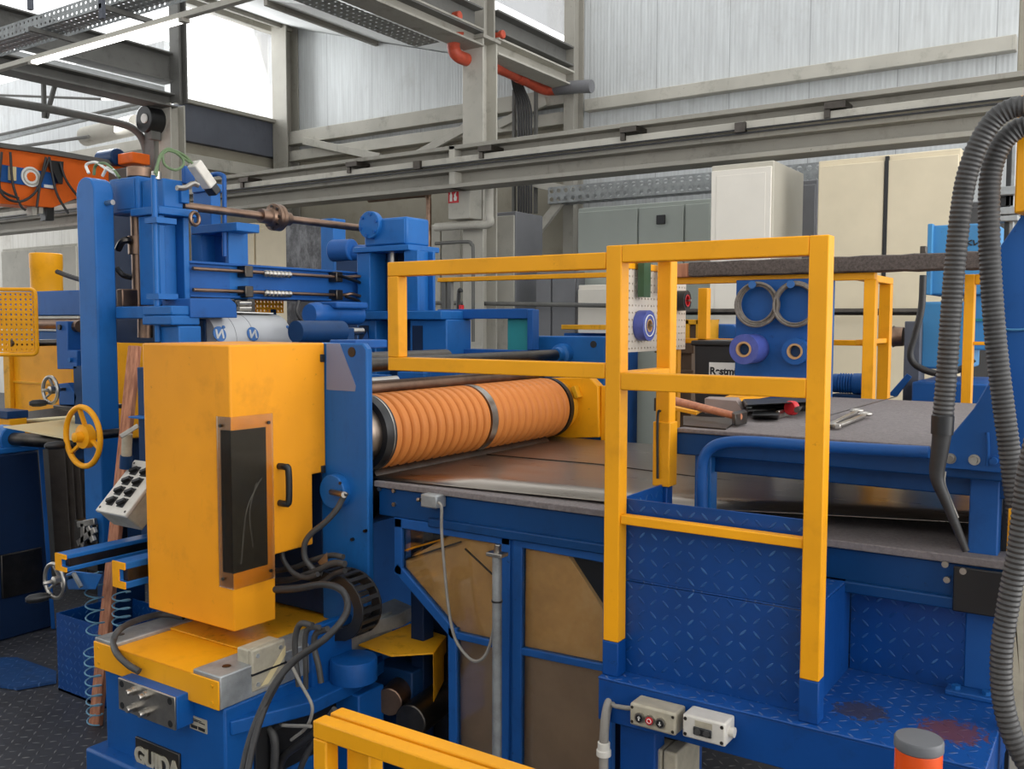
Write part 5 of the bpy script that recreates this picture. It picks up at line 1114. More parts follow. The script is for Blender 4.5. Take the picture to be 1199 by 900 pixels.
# greasy yellow chute plate right of the ledge
cz = 0.50
ch = thing('chute_plate', 'folded yellow chute plate with a drop flap beside the round blue cap', 'chute', at(470, 760, Z=cz))
top = [at(x, y, Z=cz) for x, y in ((420, 754), (458, 767), (507, 764), (522, 744), (480, 730))]
MB().hull([p - Vector((0, 0, 0.006)) for p in top], top).build('top_plate', 'yellow_dirty', ch, 0.001)
fa = [at(507, 764, Z=cz), at(522, 744, Z=cz)]; fbm = [fa[0].copy(), fa[1].copy()]; fbm[0].z -= 0.175; fbm[1].z -= 0.15
dn = Vector((0.005, -0.004, 0)); MB().hull([fa[0], fa[1], fbm[1], fbm[0]], [p + dn for p in (fa[0], fa[1], fbm[1], fbm[0])]).build('drop_flap', 'yellow', ch, 0.001)
bx = [at(x, y, Z=cz + 0.004) for x, y in ((414, 752), (470, 734), (484, 726), (462, 716), (418, 735))]; MB().hull([p + Vector((0, 0, 0.0)) for p in bx], [p + Vector((0, 0, 0.055)) for p in bx]).build('chute_block', 'galv', ch, 0.004)
MB().box(top[0].x - 0.02, top[3].x - 0.1, top[3].y - 0.02, top[3].y + 0.1, 0, cz - 0.01).build('chute_support', 'navy', ch, 0.004)
jm = thing('bare_shaft_end', 'rusty brown shaft end in the dark below the chute plate', 'shaft', at(460, 820, Y=2.35))
c = at(455, 822, Y=2.4); MB().cyl(c, c + Vector((-0.1, 0.3, 0)), 0.05, 20).build('shaft_body', 'steel_brown', jm, 0.004); c = at(480, 845, Y=2.4); MB().cyl(c, c + Vector((-0.05, 0.3, 0)), 0.06, 20).build('shaft_body', 'steel_dark', jm, 0.004)
MB().box(c.x - 0.2, c.x + 0.15, 2.62, 2.75, 0, 0.44).build('shaft_pedestal', 'steel_dark', jm, 0.006)

# drag chain, hoses
YD = 2.33
dc = thing('drag_chain', 'black plastic drag chain bent in a C beside the bearing plate', 'drag chain', at(420, 710, Y=YD))
ctr = at(405, 707, Y=YD); Ro = 0.118; Ri = 0.07
path = [ctr + Vector((-0.16 + 0.04 * k, 0, 0.095)) for k in range(4)]
path += [ctr + Vector((math.cos(math.radians(90 - k * 20)) * 0.105, 0, math.sin(math.radians(90 - k * 20)) * 0.095)) for k in range(10)]
path += [path[-1] + Vector((-0.045 * (k + 1), -0.010 * (k + 1), -0.012 * (k + 1))) for k in range(4)]
nor = []
for i_, p in enumerate(path):
    dv = path[min(i_ + 1, len(path) - 1)] - path[max(i_ - 1, 0)]; nor.append(dv.cross(Vector((0, 1, 0))).normalized())
for yy in (-0.05, 0.04):
    v = []; f = []
    for p, n_ in zip(path, nor):
        for (dy, dn_) in ((0, -0.022), (0, 0.022), (0.009, 0.022), (0.009, -0.022)): v.append(p + Vector((0, yy + dy, 0)) + n_ * dn_)
    for i_ in range(len(path) - 1):
        for k in range(4): f.append((i_ * 4 + k, i_ * 4 + (k + 1) % 4, (i_ + 1) * 4 + (k + 1) % 4, (i_ + 1) * 4 + k))
    f += [(0, 1, 2, 3), tuple(len(path) * 4 - 4 + k for k in range(4))]
    mm = MB(); mm.add(v, f); mm.build('chain_side', 'black', dc, 0.002)
for a_, b_, n_ in zip(path, path[1:], nor):
    dv = b_ - a_
    for s_2 in (-1, 1): MB().obox((a_ + b_) / 2 + n_ * 0.019 * s_2, dv, (0, 1, 0), dv.cross(Vector((0, 1, 0))), dv.length * 0.22, 0.048, 0.003).build('chain_rung', 'rubber', dc)
MB().hull([at(x, y, Y=YD - 0.06) for x, y in ((372, 658), (383, 646), (384, 662), (374, 661))], [at(x, y, Y=YD - 0.055) for x, y in ((372, 658), (383, 646), (384, 662), (374, 661))]).build('strain_relief', 'steel', dc)
hoses = [
    ('upper black hose running from the hood into the drag chain', [(322, 668), (345, 664), (365, 656), (388, 650), (402, 652)], 2.30, 0.010, 'hose_grey'),
    ('second black hose from the hood into the drag chain', [(322, 680), (345, 677), (370, 668), (390, 659), (404, 660)], 2.27, 0.011, 'hose_grey'),
    ('grey hose curling under the hood notch', [(330, 640), (332, 655), (343, 670), (358, 676), (372, 672)], 2.24, 0.009, 'hose_grey'),
    ('third hose under the hood, lowest of the bundle', [(322, 692), (345, 690), (372, 684), (392, 672), (404, 668)], 2.25, 0.010, 'rubber'),
    ('long black hose looping from the hood down past the grey box', [(322, 690), (350, 688), (378, 684), (399, 690), (407, 706), (402, 724), (380, 748), (345, 773), (322, 800), (303, 838), (291, 872), (283, 910), (280, 940)], 2.08, 0.011, 'rubber'),
    ('second black hose hanging right beside the long looping one', [(330, 790), (312, 824), (299, 862), (290, 905), (287, 940)], 2.06, 0.010, 'rubber'),
    ('first grey hose bending down from the drag chain to the ledge', [(366, 732), (352, 730), (346, 745), (346, 770), (350, 803)], 2.06, 0.010, 'hose_grey'),
    ('second grey hose bending down from the drag chain to the ledge', [(374, 734), (361, 736), (357, 752), (358, 780), (358, 806)], 2.07, 0.009, 'hose_grey'),
    ('third grey hose bending down from the drag chain to the ledge', [(384, 736), (370, 742), (368, 758), (373, 780), (376, 799)], 2.09, 0.010, 'hose_grey'),
    ('grey cable from the box gland curving under the ledge', [(276, 798), (274, 812), (284, 830), (300, 846), (330, 849), (364, 850)], 2.0, 0.006, 'cable_grey'),
    ('thin grey cable with crimp hanging over the ledge edge', [(341, 778), (352, 800), (364, 822), (365, 836), (358, 852), (341, 866)], 2.02, 0.0055, 'cable_grey'),
    ('dark hose in the shadow under the ledge, left one', [(300, 838), (318, 856), (322, 880), (318, 930)], 1.99, 0.014, 'hose_grey'),
    ('dark hose in the shadow under the ledge, right one', [(380, 850), (352, 870), (330, 890), (322, 930)], 2.03, 0.013, 'rubber'),
    ('dark hose sweeping left under the ledge behind the long hose', [(330, 846), (305, 862), (290, 890), (296, 940)], 2.0, 0.012, 'rubber'),
    ('thin dark hose steeply falling under the round cap', [(392, 830), (372, 858), (352, 900), (345, 940)], 2.06, 0.010, 'hose_grey'),
    ('black hose loop over the yellow base cover, left end at the ports', [(188, 795) , (165, 786), (143, 770), (134, 752), (141, 735), (163, 724), (195, 719), (225, 724)], 1.93, 0.011, 'hose_grey'),
]
for lab, pts, Y, r_, mt in hoses:
    nY = len(pts); dY = 0.42 if 'looping' in lab else 0.0
    P_ = [at(x, y, Y=Y - dY * max(0, i / (nY - 1) - (0.35 if nY > 8 else -0.5)) / (0.65 if nY > 8 else 1.5)) for i, (x, y) in enumerate(pts)]
    if 'loop over' in lab:
        P_ = [at(163, 786, Y=1.78), at(150, 778, Y=1.77), at(137, 765, Y=1.78), at(133, 750, Y=1.82), at(141, 736, Z=0.60), at(163, 725, Z=0.59), at(190, 719, Z=0.585), at(215, 722, Z=0.585)]
    o = MB().tube(P_, r_, 12, 8).build('black_hose' if mt in ('rubber', 'hose_grey') else 'grey_cable', mt); tag(o, lab, 'hose' if mt != 'cable_grey' else 'cable')
jb = thing('junction_box', 'worn grey junction box with a black strap, beside the hood bottom', 'junction box', at(305, 800, Y=2.0))
j0 = at(278, 790, Y=1.93); ja, jb1 = at(277, 757, Y=1.93), at(334, 800, X=at(296, 790, Y=1.93).x)
bx0, bx1 = ja.x, at(296, 780, Y=1.93).x; by0, by1 = 1.93, at(334, 770, X=bx1).y; bz1 = at(277, 757, Y=1.93).z; bz0 = at(277, 804, Y=1.93).z
MB().box(bx0, bx1 - 0.02, by0, by1, bz0, bz1).build('box_body', 'greybox', jb, 0.006); MB().box(bx1 - 0.018, bx1, by0 - 0.002, by1 + 0.002, bz0 - 0.002, bz1 + 0.002).build('box_lid', 'greybox', jb, 0.006)
for y_ in (by0 + 0.02, by1 - 0.02):
    for z in (bz0 + 0.02, bz1 - 0.02): MB().cyl((bx1, y_, z), (bx1 + 0.003, y_, z), 0.007, 12).build('lid_screw', 'galv', jb)
mm = MB(); zz_ = (bz0 * 0.6 + bz1 * 0.4); mm.box(bx0 - 0.003, bx1 + 0.003, by0 - 0.004, by1 + 0.004, zz_, zz_ + 0.006); mm.build('strap', 'black', jb)
MB().cyl(at(276, 790, Y=1.93) + Vector((0.01, 0, 0)), at(276, 792, Y=1.93) + Vector((-0.015, -0.012, -0.01)), 0.011, 14).build('cable_gland', 'whitebox', jb)
MB().hull([Vector((bx1 + 0.001, a_, b_)) for a_, b_ in ((by0 + 0.03, bz0 + 0.01), (by0 + 0.06, bz0 + 0.01), (by1 - 0.0, bz1 - 0.05), (by1, bz1 - 0.02))], [Vector((bx1 + 0.0025, a_, b_)) for a_, b_ in ((by0 + 0.03, bz0 + 0.01), (by0 + 0.06, bz0 + 0.01), (by1 - 0.0, bz1 - 0.05), (by1, bz1 - 0.02))]).build('worn_tape', 'strip', jb)
MB().box(bx0 + 0.01, bx1 - 0.03, by0 + 0.03, by1 - 0.03, lz, bz0).build('box_foot', 'steel_dark', jb)

# ================================================================== TABLE, SHEET, DOORS
YT = 2.45
tb = thing('roller_table', 'blue run-out table with felt top under the steel sheet', 'table', (-0.9, 3.1, 0))
TX0, TX1 = -2.235, 0.7
MB().box(TX0, TX1, YT, 3.9, 1.068, 1.089).build('felt_top', 'felt', tb, 0.003)
mm = MB(); mm.box(TX0 + 0.01, TX1, YT + 0.015, YT + 0.07, 0.965, 1.066); mm.box(TX0 + 0.25, TX1, YT - 0.005, YT + 0.07, 0.955, 0.985); mm.build('front_beam', 'blue_mid', tb, 0.004)
MB().box(TX0, TX0 + 0.06, YT + 0.07, 3.9, 0.95, 1.066).build('end_beam', 'navy', tb, 0.004)
MB().box(TX0, TX1, 3.84, 3.9, 0.95, 1.066).build('rear_beam', 'blue_mid', tb, 0.004)
for x in (-2.16, -1.66, 0.5):
    for y in (2.56, 3.8): MB().box(x, x + 0.06, y, y + 0.06, 0, 0.96).build('table_leg', 'navy', tb, 0.004)
MB().box(-2.2, -1.1, 2.72, 2.735, 0.0, 0.95).build('shade_backing', 'navy', tb)  # added dark sheet: blocks light and keeps the space under the table in shade
for (x, y) in ((445, 572), (462, 574), (462, 590)): c = at(x, y, Y=YT + 0.015); MB().cyl(c - Vector((0, 0.008, 0)), c, 0.008, 6).build('beam_bolt', 'steel', tb)
# steel sheet, bending up a little towards the right
stn = [(-2.29, 2.46, 1.094), (-1.9, 2.49, 1.095), (-1.33, 2.53, 1.098), (-1.0, 2.535, 1.112), (-0.695, 2.545, 1.130), (-0.217, 2.65, 1.140), (0.7, 2.72, 1.15)]
v = []; f = []
for (x, yf2, zf2) in stn:
    for k in range(7): t = k / 6; v.append((x - 0.25 * t * (1 if x < -2.2 else 0), yf2 + (3.88 - yf2) * t, zf2 + (1.0945 - zf2) * t * 0.6))
n_ = 7
for i in range(len(stn) - 1):
    for k in range(6): f.append((i * n_ + k, (i + 1) * n_ + k, (i + 1) * n_ + k + 1, i * n_ + k + 1))
mm = MB(); mm.add(v, f, False); shm = mm.build('steel_sheet', 'steel_sheet'); so = shm.modifiers.new('thick', 'SOLIDIFY'); so.thickness = 0.002; so.offset = 1
tag(shm, 'wide bright steel sheet lying on the felt table under the roller', 'steel sheet')
#sm_ = MB(); sm_.hull([a_, b_, b_ + Vector((0, 0.003, 0)), a_ + Vector((0, 0.003, 0))], [p + Vector((0, 0, 0.0008)) for p in (a_, b_, b_ + Vector((0, 0.003, 0)), a_ + Vector((0, 0.003, 0)))])
sc = [at(570, 532, Z=1.0975), at(706, 544, Z=1.098), at(830, 560, Z=1.100), at(1090, 591, Z=1.112)]
sk = MB()
for a_, b_ in zip(sc, sc[1:]): sk.hull([a_ + Vector((0, -0.004, -0.004)), b_ + Vector((0, -0.004, -0.004)), b_ + Vector((0, 0.004, -0.004)), a_ + Vector((0, 0.004, -0.004))], [a_ + Vector((0, -0.004, 0.003)), b_ + Vector((0, -0.004, 0.003)), b_ + Vector((0, 0.004, 0.003)), a_ + Vector((0, 0.004, 0.003))])
sk.build('sheet_seam', 'steel_dark', shm)

# framed doors with panes below the table
def door(lab, outer, bars, panes, Y):
    t = thing('guard_door', lab, 'door', at(outer[0][0], 750, Y=Y)); w = 0.035
    P = [at(x, y, Y=Y) for x, y in outer]
    for a_, b_ in zip(P, P[1:] + P[:1]):
        dv = (b_ - a_).normalized(); c = (a_ + b_) / 2
        MB().obox(c + Vector((0, 0.012, 0)), dv, (0, 1, 0), dv.cross(Vector((0, 1, 0))), (b_ - a_).length / 2 + w / 2, 0.0125, w / 2).build('frame_bar', 'blue2', t, 0.003)
    for c in P: MB().cyl(c + Vector((0, 0.0005, 0)), c + Vector((0, 0.024, 0)), w / 2, 14).build('frame_corner', 'blue2', t)
    for (x0, y0, x1, y1) in bars:
        a_, b_ = at(x0, y0, Y=Y), at(x1, y1, Y=Y); MB().obox((a_ + b_) / 2 + Vector((0, 0.013, 0)), b_ - a_, (0, 1, 0), (b_ - a_).cross(Vector((0, 1, 0))), (b_ - a_).length / 2, 0.012, 0.012).build('cross_bar', 'blue2', t, 0.003)
    for (pl, mt) in panes:
        A_ = [at(x, y, Y=Y + 0.01) for x, y in pl]; MB().hull(A_, [p + Vector((0, 0.004, 0)) for p in A_]).build('pane', mt, t)
    return t
YDr = 2.46
door('left blue-framed guard door with a slanted corner and clear panes', [(466, 612), (592, 632), (590, 900), (530, 885), (529, 741), (466, 667)], [(529, 743, 588, 757)], [([(466, 612), (592, 632), (588, 757), (529, 743), (466, 667)], 'acrylic'), ([(529, 743), (590, 757), (590, 900), (530, 885)], 'acrylic')], YDr)
door('right blue-framed guard door with two tall panes, beside the step', [(606, 634), (712, 653), (710, 930), (604, 905)], [(607, 762, 710, 783)], [([(606, 634), (712, 653), (710, 783), (607, 762)], 'acrylic'), ([(606, 762), (710, 783), (710, 930), (604, 905)], 'acrylic')], YDr)
hp = MB().cyl((at(598, 700, Y=YDr).x, YDr + 0.03, 0), (at(598, 700, Y=YDr).x, YDr + 0.03, 0.955), 0.022, 12).build('door_post', 'blue2'); tag(hp, 'round blue post between the two guard doors', 'post')
# what shows behind the panes
cht = thing('scrap_chute', 'tan sheet-metal chute behind the guard door panes', 'chute', (-1.7, 2.75, 0))
YCp = 2.488
pl = [at(x, y, Y=YCp) for x, y in ((470, 668), (478, 640), (690, 600), (770, 700), (770, 880), (640, 890), (530, 760))]
pu = [at(x, y, Y=YCp) for x, y in ((466, 660), (535, 622), (655, 634), (712, 722), (710, 788), (604, 764), (529, 742))]
MB().hull(pu, [p + Vector((0, 0.02, 0)) for p in pu]).build('upper_plate', 'chute', cht, 0.003)
pd = [at(x, y, Y=YCp + 0.004) for x, y in ((526, 735), (716, 780), (716, 960), (526, 930))]
MB().hull(pd, [p + Vector((0, 0.02, 0)) for p in pd]).build('lower_plate', 'chute_d', cht, 0.003)
MB().bar(at(474, 655, Y=YCp - 0.002), at(540, 634, Y=YCp - 0.002), 0.022, 0.006).build('chute_flange', 'steel_dark', cht); MB().bar(at(474, 644, Y=YCp - 0.002), at(522, 630, Y=YCp - 0.002), 0.02, 0.006).build('yellow_edge', 'yellow_dirty', cht)
MB().bar(at(545, 642, Y=YCp - 0.001), at(577, 672, Y=YCp - 0.001), 0.010, 0.004).build('chute_slot', 'steel_dark', cht)
MB().box(at(560, 630, Y=2.6).x, at(700, 630, Y=2.6).x, 2.56, 2.58, 0.925, 0.952).build('yellow_rail', 'yellow_dirty', cht, 0.003)
# galvanised pipe with clamp, hanging cable and its box
gp = thing('galvanised_pipe', 'upright galvanised pipe with clamp standing before the guard doors', 'pipe', (at(584, 700, Y=2.38).x, 2.38, 0))
gx = at(582, 700, Y=2.38).x; gz1 = at(583, 648, Y=2.38).z
MB().cyl((gx, 2.38, 0), (gx, 2.38, gz1), 0.0155, 18).build('pipe_tube', 'galv', gp)
mm = MB(); mm.box(gx - 0.03, gx + 0.03, 2.36, 2.40, gz1 - 0.008, gz1 + 0.004); mm.cyl((gx, 2.38, gz1), (gx + 0.004, 2.38, gz1 + 0.03), 0.011, 12); mm.build('pipe_clamp', 'steel', gp, 0.002)
MB().pipe((gx, 2.38, at(580, 704, Y=2.38).z), (gx, 2.38, at(580, 702, Y=2.38).z), 0.018, 0.015).build('cable_tie', 'black', gp)
lbx = thing('limit_box', 'small grey cast box on the table edge with a hanging cable', 'junction box', at(500, 590, Y=2.42))
a_, b_ = at(492, 578, Y=2.41), at(511, 596, Y=2.41); MB().box(a_.x, b_.x, 2.41, 2.465, b_.z, a_.z).build('box_body', 'galv', lbx, 0.005)
MB().cyl(at(511, 587, Y=2.43), at(515, 588, Y=2.43), 0.008, 12).build('cable_gland', 'steel', lbx); MB().cyl(at(489, 585, Y=2.43), at(492, 585, Y=2.43), 0.007, 12).build('blank_plug', 'steel', lbx)
MB().tube([at(x, y, Y=2.40) for x, y in ((513, 588), (517, 594), (517, 620), (520, 660), (525, 710), (532, 745), (545, 766), (558, 774), (570, 764), (578, 735), (581, 700), (580, 690))], 0.0052, 10, 8).build('hanging_cable', 'cable_grey', lbx)

# ================================================================== PLATFORM WITH STEP AND GUARD RAIL
ZP, YG = 0.737, 2.10
pf = thing('step_platform', 'blue operator platform of tread plate with a boxed step', 'platform', (-0.67, 2.3, 0))
PX0, PX1 = -1.125, -0.222
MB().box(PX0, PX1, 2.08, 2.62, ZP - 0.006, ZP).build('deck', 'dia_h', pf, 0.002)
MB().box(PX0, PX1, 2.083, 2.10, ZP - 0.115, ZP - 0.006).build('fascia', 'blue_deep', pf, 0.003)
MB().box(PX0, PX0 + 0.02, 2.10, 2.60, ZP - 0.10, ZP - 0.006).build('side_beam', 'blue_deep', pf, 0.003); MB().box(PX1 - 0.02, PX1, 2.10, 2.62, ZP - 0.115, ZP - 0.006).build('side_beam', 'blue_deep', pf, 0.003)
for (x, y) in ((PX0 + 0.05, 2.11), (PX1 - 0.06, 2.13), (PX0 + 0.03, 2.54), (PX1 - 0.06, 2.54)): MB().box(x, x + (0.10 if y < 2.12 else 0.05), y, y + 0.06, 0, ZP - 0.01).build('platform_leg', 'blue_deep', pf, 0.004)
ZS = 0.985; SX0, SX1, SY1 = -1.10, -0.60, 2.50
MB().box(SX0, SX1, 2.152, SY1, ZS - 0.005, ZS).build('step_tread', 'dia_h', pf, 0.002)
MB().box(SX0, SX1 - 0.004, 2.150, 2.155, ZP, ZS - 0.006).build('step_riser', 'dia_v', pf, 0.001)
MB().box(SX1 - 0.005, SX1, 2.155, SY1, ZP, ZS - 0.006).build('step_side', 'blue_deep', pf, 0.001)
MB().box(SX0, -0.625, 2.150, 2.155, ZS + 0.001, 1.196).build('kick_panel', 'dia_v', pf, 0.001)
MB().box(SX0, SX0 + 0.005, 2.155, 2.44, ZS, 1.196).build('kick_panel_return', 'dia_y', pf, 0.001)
bk_ = thing('rear_kick_plate', 'blue tread-plate wall behind the deck, right of the step', 'panel', (-0.4, 2.51, ZP))
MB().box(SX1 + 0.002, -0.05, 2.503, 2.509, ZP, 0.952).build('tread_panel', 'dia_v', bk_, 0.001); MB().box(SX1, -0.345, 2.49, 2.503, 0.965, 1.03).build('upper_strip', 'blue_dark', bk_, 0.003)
MB().box(-0.345, 0.0, 2.435, 2.444, 0.955, 1.065).build('black_bracket', 'black', bk_, 0.003)
for (x, y) in ((1107, 660), (1109, 678), (1128, 668)): c = at(x, y, Y=2.435); MB().cyl(c - Vector((0, 0.008, 0)), c, 0.008, 10).build('bracket_bolt', 'steel', bk_)
# control boxes on the fascia
b1 = thing('push_button_box', 'grey three-button box with arrows and red ring on the platform edge', 'control box', at(765, 840, Y=2.03))
YBX = 2.02
a_, b_ = at(737, 826, Y=YBX), at(791, 856, Y=YBX); zc0 = at(737, 848, Y=YBX).z; zc1 = at(737, 822, Y=YBX).z
MB().box(a_.x, b_.x, YBX, 2.083, zc0, zc1).build('box_body', 'greybox', b1, 0.006)
W0 = b_.x - a_.x; zm = zc0 * 0.55 + zc1 * 0.45
for u, mt in ((0.24, 'black'), (0.46, 'red'), (0.69, 'black')):
    c = Vector((a_.x + W0 * u, YBX, zm)); bz = MB().pipe(c - Vector((0, 0.006, 0)), c, 0.0125, 0.009).build('button_bezel', 'steel', b1); bt = MB().cyl(c - Vector((0, 0.008, 0)), c, 0.0095, 20).build('push_button', mt, b1)
    if mt == 'black':
        s_3 = 1 if u < 0.4 else -1; m3 = MB(); m3.box(c.x - 0.0012, c.x + 0.0012, c.y - 0.0087, c.y - 0.008, c.z - 0.005, c.z + 0.005); m3.prism([(c.x - 0.004, c.z + s_3 * 0.001), (c.x + 0.004, c.z + s_3 * 0.001), (c.x, c.z + s_3 * 0.0065)], 'xz', c.y - 0.0087, c.y - 0.008); m3.build('arrow_mark', 'white', bt)
    else: MB().pipe(c - Vector((0, 0.0087, 0)), c - Vector((0, 0.008, 0)), 0.006, 0.0045, 20).build('ring_mark', 'white', bt)
for u in (0.06, 0.94):
    for z in (zc0 + 0.01, zc1 - 0.01): MB().cyl((a_.x + W0 * u, YBX - 0.001, z), (a_.x + W0 * u, YBX, z), 0.004, 8).build('lid_screw', 'steel_dark', b1)
MB().tube([(a_.x, 2.05, zm + 0.005), (a_.x - 0.03, 2.05, zm), (a_.x - 0.07, 2.07, zm - 0.01), (a_.x - 0.09, 2.12, zm - 0.02)], 0.006, 10).build('box_cable', 'cable_grey', b1)
b2 = thing('socket_box', 'pale grey socket box right of the three-button box', 'control box', at(830, 855, Y=2.03))
a_, b_ = at(799, 838, Y=YBX), at(849, 872, Y=YBX); zc0 = at(799, 862, Y=YBX).z; zc1 = at(799, 837, Y=YBX).z + 0.004
MB().box(a_.x, b_.x, YBX, 2.083, zc0, zc1).build('box_body', 'whitebox', b2, 0.005); W0 = b_.x - a_.x
MB().box(a_.x + W0 * .27, a_.x + W0 * .70, YBX - 0.006, YBX, zc0 + 0.014, zc0 + 0.034).build('socket_insert', 'black', b2, 0.003); MB().box(a_.x + W0 * .3, a_.x + W0 * .7, YBX - 0.001, YBX, zc1 - 0.022, zc1 - 0.008).build('type_label', 'greybox', b2)
for u in (.38, .59): c = Vector((a_.x + W0 * u, YBX - 0.006, zc0 + 0.024)); MB().cyl(c - Vector((0, 0.003, 0)), c, 0.008, 14).build('socket_face', 'hose_grey', b2)
for u in (0.07, 0.92):
    for z in (zc0 + 0.009, zc1 - 0.01): MB().cyl((a_.x + W0 * u, YBX - 0.001, z), (a_.x + W0 * u, YBX, z), 0.0045, 8).build('lid_screw', 'steel_dark', b2)
MB().cyl((b_.x, 2.05, (zc0 + zc1) / 2), (b_.x + 0.012, 2.05, (zc0 + zc1) / 2), 0.012, 16).build('side_plug', 'whitebox', b2)
b3 = thing('terminal_box', 'grey two-part terminal box hanging under the button boxes', 'control box', at(780, 890, Y=2.12))
a_, b_ = at(752, 872, Y=2.13), at(780, 890, Y=2.13); MB().box(a_.x, b_.x - 0.012, 2.13, 2.28, 0.36, a_.z).build('box_body', 'greybox', b3, 0.005); MB().box(b_.x - 0.008, b_.x + 0.03, 2.128, 2.282, 0.36, a_.z + 0.002).build('box_lid', 'greybox', b3, 0.005)
MB().box(a_.x + 0.01, b_.x, 2.2, 2.24, a_.z, ZP - 0.1).build('hanger', 'steel_dark', b3)
cdt = thing('cable_conduit', 'grey plastic conduit with white collar at the left end of the platform', 'conduit', at(706, 880, Y=2.06))
MB().tube([at(707, 940, Y=2.06), at(707, 880, Y=2.06), at(708, 850, Y=2.06), at(712, 825, Y=2.08), at(720, 815, Y=2.12), at(728, 818, Y=2.2)], 0.012, 12).build('conduit_hose', 'cable_grey', cdt)
c = at(707, 875, Y=2.06); MB().lathe(c - Vector((0, 0, 0.02)), (0, 0, 1), [(0, 0.014), (0, 0.019), (0.014, 0.019), (0.016, 0.016), (0.034, 0.016), (0.036, 0.013)], 18).build('collar', 'whitebox', cdt)

# guard rail frame
T = 0.044
gr_ = thing('guard_rail', 'yellow square-tube guard rail frame standing on the blue platform', 'guard rail', (-0.85, YG + 0.02, ZP))
GX0, GX1, GZ1 = -1.122, -0.568, 1.846
zm_ = at(724, 436, Y=YG).z; zl_ = at(722, 602.7, Y=YG).z
def post(x, zbreak):
    MB().box(x, x + T, YG, YG + T, zbreak, GZ1).build('post', 'yellow', gr_, 0.003); MB().box(x - 0.001, x + T + 0.001, YG - 0.001, YG + T + 0.001, ZP, zbreak).build('post_foot', 'blue_deep', gr_, 0.003)
post(GX0, at(715, 751, Y=YG).z); post(GX1 - T, at(945, 796, Y=YG).z)
MB().box(GX0 + T, GX1 - T, YG, YG + T, GZ1 - T, GZ1).build('top_rail', 'yellow', gr_, 0.003)
MB().box(GX0 + T, GX1 - T, YG, YG + T, zm_ - T, zm_).build('mid_rail', 'yellow', gr_, 0.003)
MB().box(GX0 + T, GX1 - T, YG + 0.006, YG + 0.034, zl_ - 0.024, zl_).build('low_rail', 'yellow', gr_, 0.003)
YP2 = 2.40; xq0, xq1 = GX0 + 0.002, GX0 + T
MB().box(xq0, xq1, YP2, YP2 + T, at(765, 495, Y=YP2).z - 0.02, at(765, 305, Y=YP2).z).build('rear_post', 'yellow', gr_, 0.003)
zrt = at(765, 305, Y=YP2).z
MB().box(xq0, xq1, YG + T, YP2 + T, zrt - 0.002, GZ1 - 0.004).build('return_rail', 'yellow', gr_, 0.003)
MB().box(xq0, xq1, YG + T, YP2, zm_ - T, zm_).build('return_rail', 'yellow', gr_, 0.003)
MB().box(xq0 - 0.005, xq1 + 0.005, YP2 - 0.006, YP2 + T + 0.004, at(765, 568, Y=YP2).z, at(765, 493, Y=YP2).z).build('socket_sleeve', 'yellow', gr_, 0.003)
MB().tube([at(773, 480, Y=YP2 - 0.012), at(770, 490, Y=YP2 - 0.012), at(770, 560, Y=YP2 - 0.012)], 0.004, 8).build('locking_pin', 'black', gr_)
MB().box(xq0 + 0.004, xq1 - 0.004, YP2, YP2 + T - 0.004, ZP, at(765, 568, Y=YP2).z).build('rear_foot', 'blue_deep', gr_, 0.003)
gt = thing('gate_frame', 'yellow rectangular gate frame reaching left over the steel sheet', 'gate', (-1.5, YG + 0.02, 1.4))
lx0 = at(453.5, 380, Y=YG).x; lzt, lzb = at(580, 301, Y=YG).z, at(580, 438.5, Y=YG).z; T2 = 0.042
MB().box(lx0, GX0 - 0.001, YG + 0.001, YG + 0.001 + T2, lzt - T2, lzt).build('top_rail', 'yellow', gt, 0.003); MB().box(lx0, GX0 - 0.001, YG + 0.001, YG + 0.001 + T2, lzb, lzb + 0.04).build('bottom_rail', 'yellow', gt, 0.003)
MB().box(lx0, lx0 + T2, YG + 0.001, YG + 0.001 + T2, lzb + 0.04, lzt - T2).build('end_post', 'yellow', gt, 0.003)

# ================================================================== WORK TABLE OVER THE SHEET
ZW = 1.352
wt = thing('work_bench', 'raised blue work bench with grey felt top over the sheet', 'work bench', (-0.7, 3.1, 1.1))
WX0, WX1 = -1.08, 0.5
MB().box(WX0, WX1, YT, 3.86, ZW - 0.012, ZW).build('felt_top', 'felt', wt, 0.003)
MB().box(WX0 - 0.01, WX1, YT + 0.005, YT + 0.06, ZW - 0.075, ZW - 0.012).build('front_apron', 'blue_mid', wt, 0.004)
MB().box(WX0 + 0.08, WX1, YT + 0.06, YT + 0.12, ZW - 0.125, ZW - 0.05).build('under_beam', 'blue_mid', wt, 0.004)
MB().box(WX0 - 0.01, WX0 + 0.05, YT + 0.06, 3.86, ZW - 0.075, ZW - 0.012).build('side_apron', 'blue_mid', wt, 0.004)
lx = at(813, 560, Y=YT + 0.03).x; MB().box(lx, lx + 0.05, YT + 0.03, YT + 0.08, 1.11, ZW - 0.07).build('bench_leg', 'blue', wt, 0.004)
for (x, y) in ((lx, 3.74), (WX1 - 0.1, 3.74)): MB().box(x, x + 0.05, y, y + 0.05, 1.11, ZW - 0.012).build('bench_leg', 'blue_mid', wt, 0.004)
YHd = YT - 0.035
MB().tube([at(822, 600, Y=YHd), at(822, 560, Y=YHd), at(824, 537, Y=YHd), at(833, 524, Y=YHd), at(850, 518, Y=YHd), at(880, 517, Y=YHd), at(960, 522.5, Y=YHd), at(1040, 527, Y=YHd), at(1088, 529.5, Y=YHd)], 0.0155, 16, 8).build('front_handrail', 'blue2', wt)
sA, sB = at(955, 491, Z=ZW), at(1050, 464, Z=ZW)
MB().bar(sA, sB, 0.004, 0.003).build('felt_seam', 'black', wt)
rp = thing('arm_post', 'blue upright post with bolted base plate at the right end of the deck', 'post', (-0.29, 2.52, ZP))
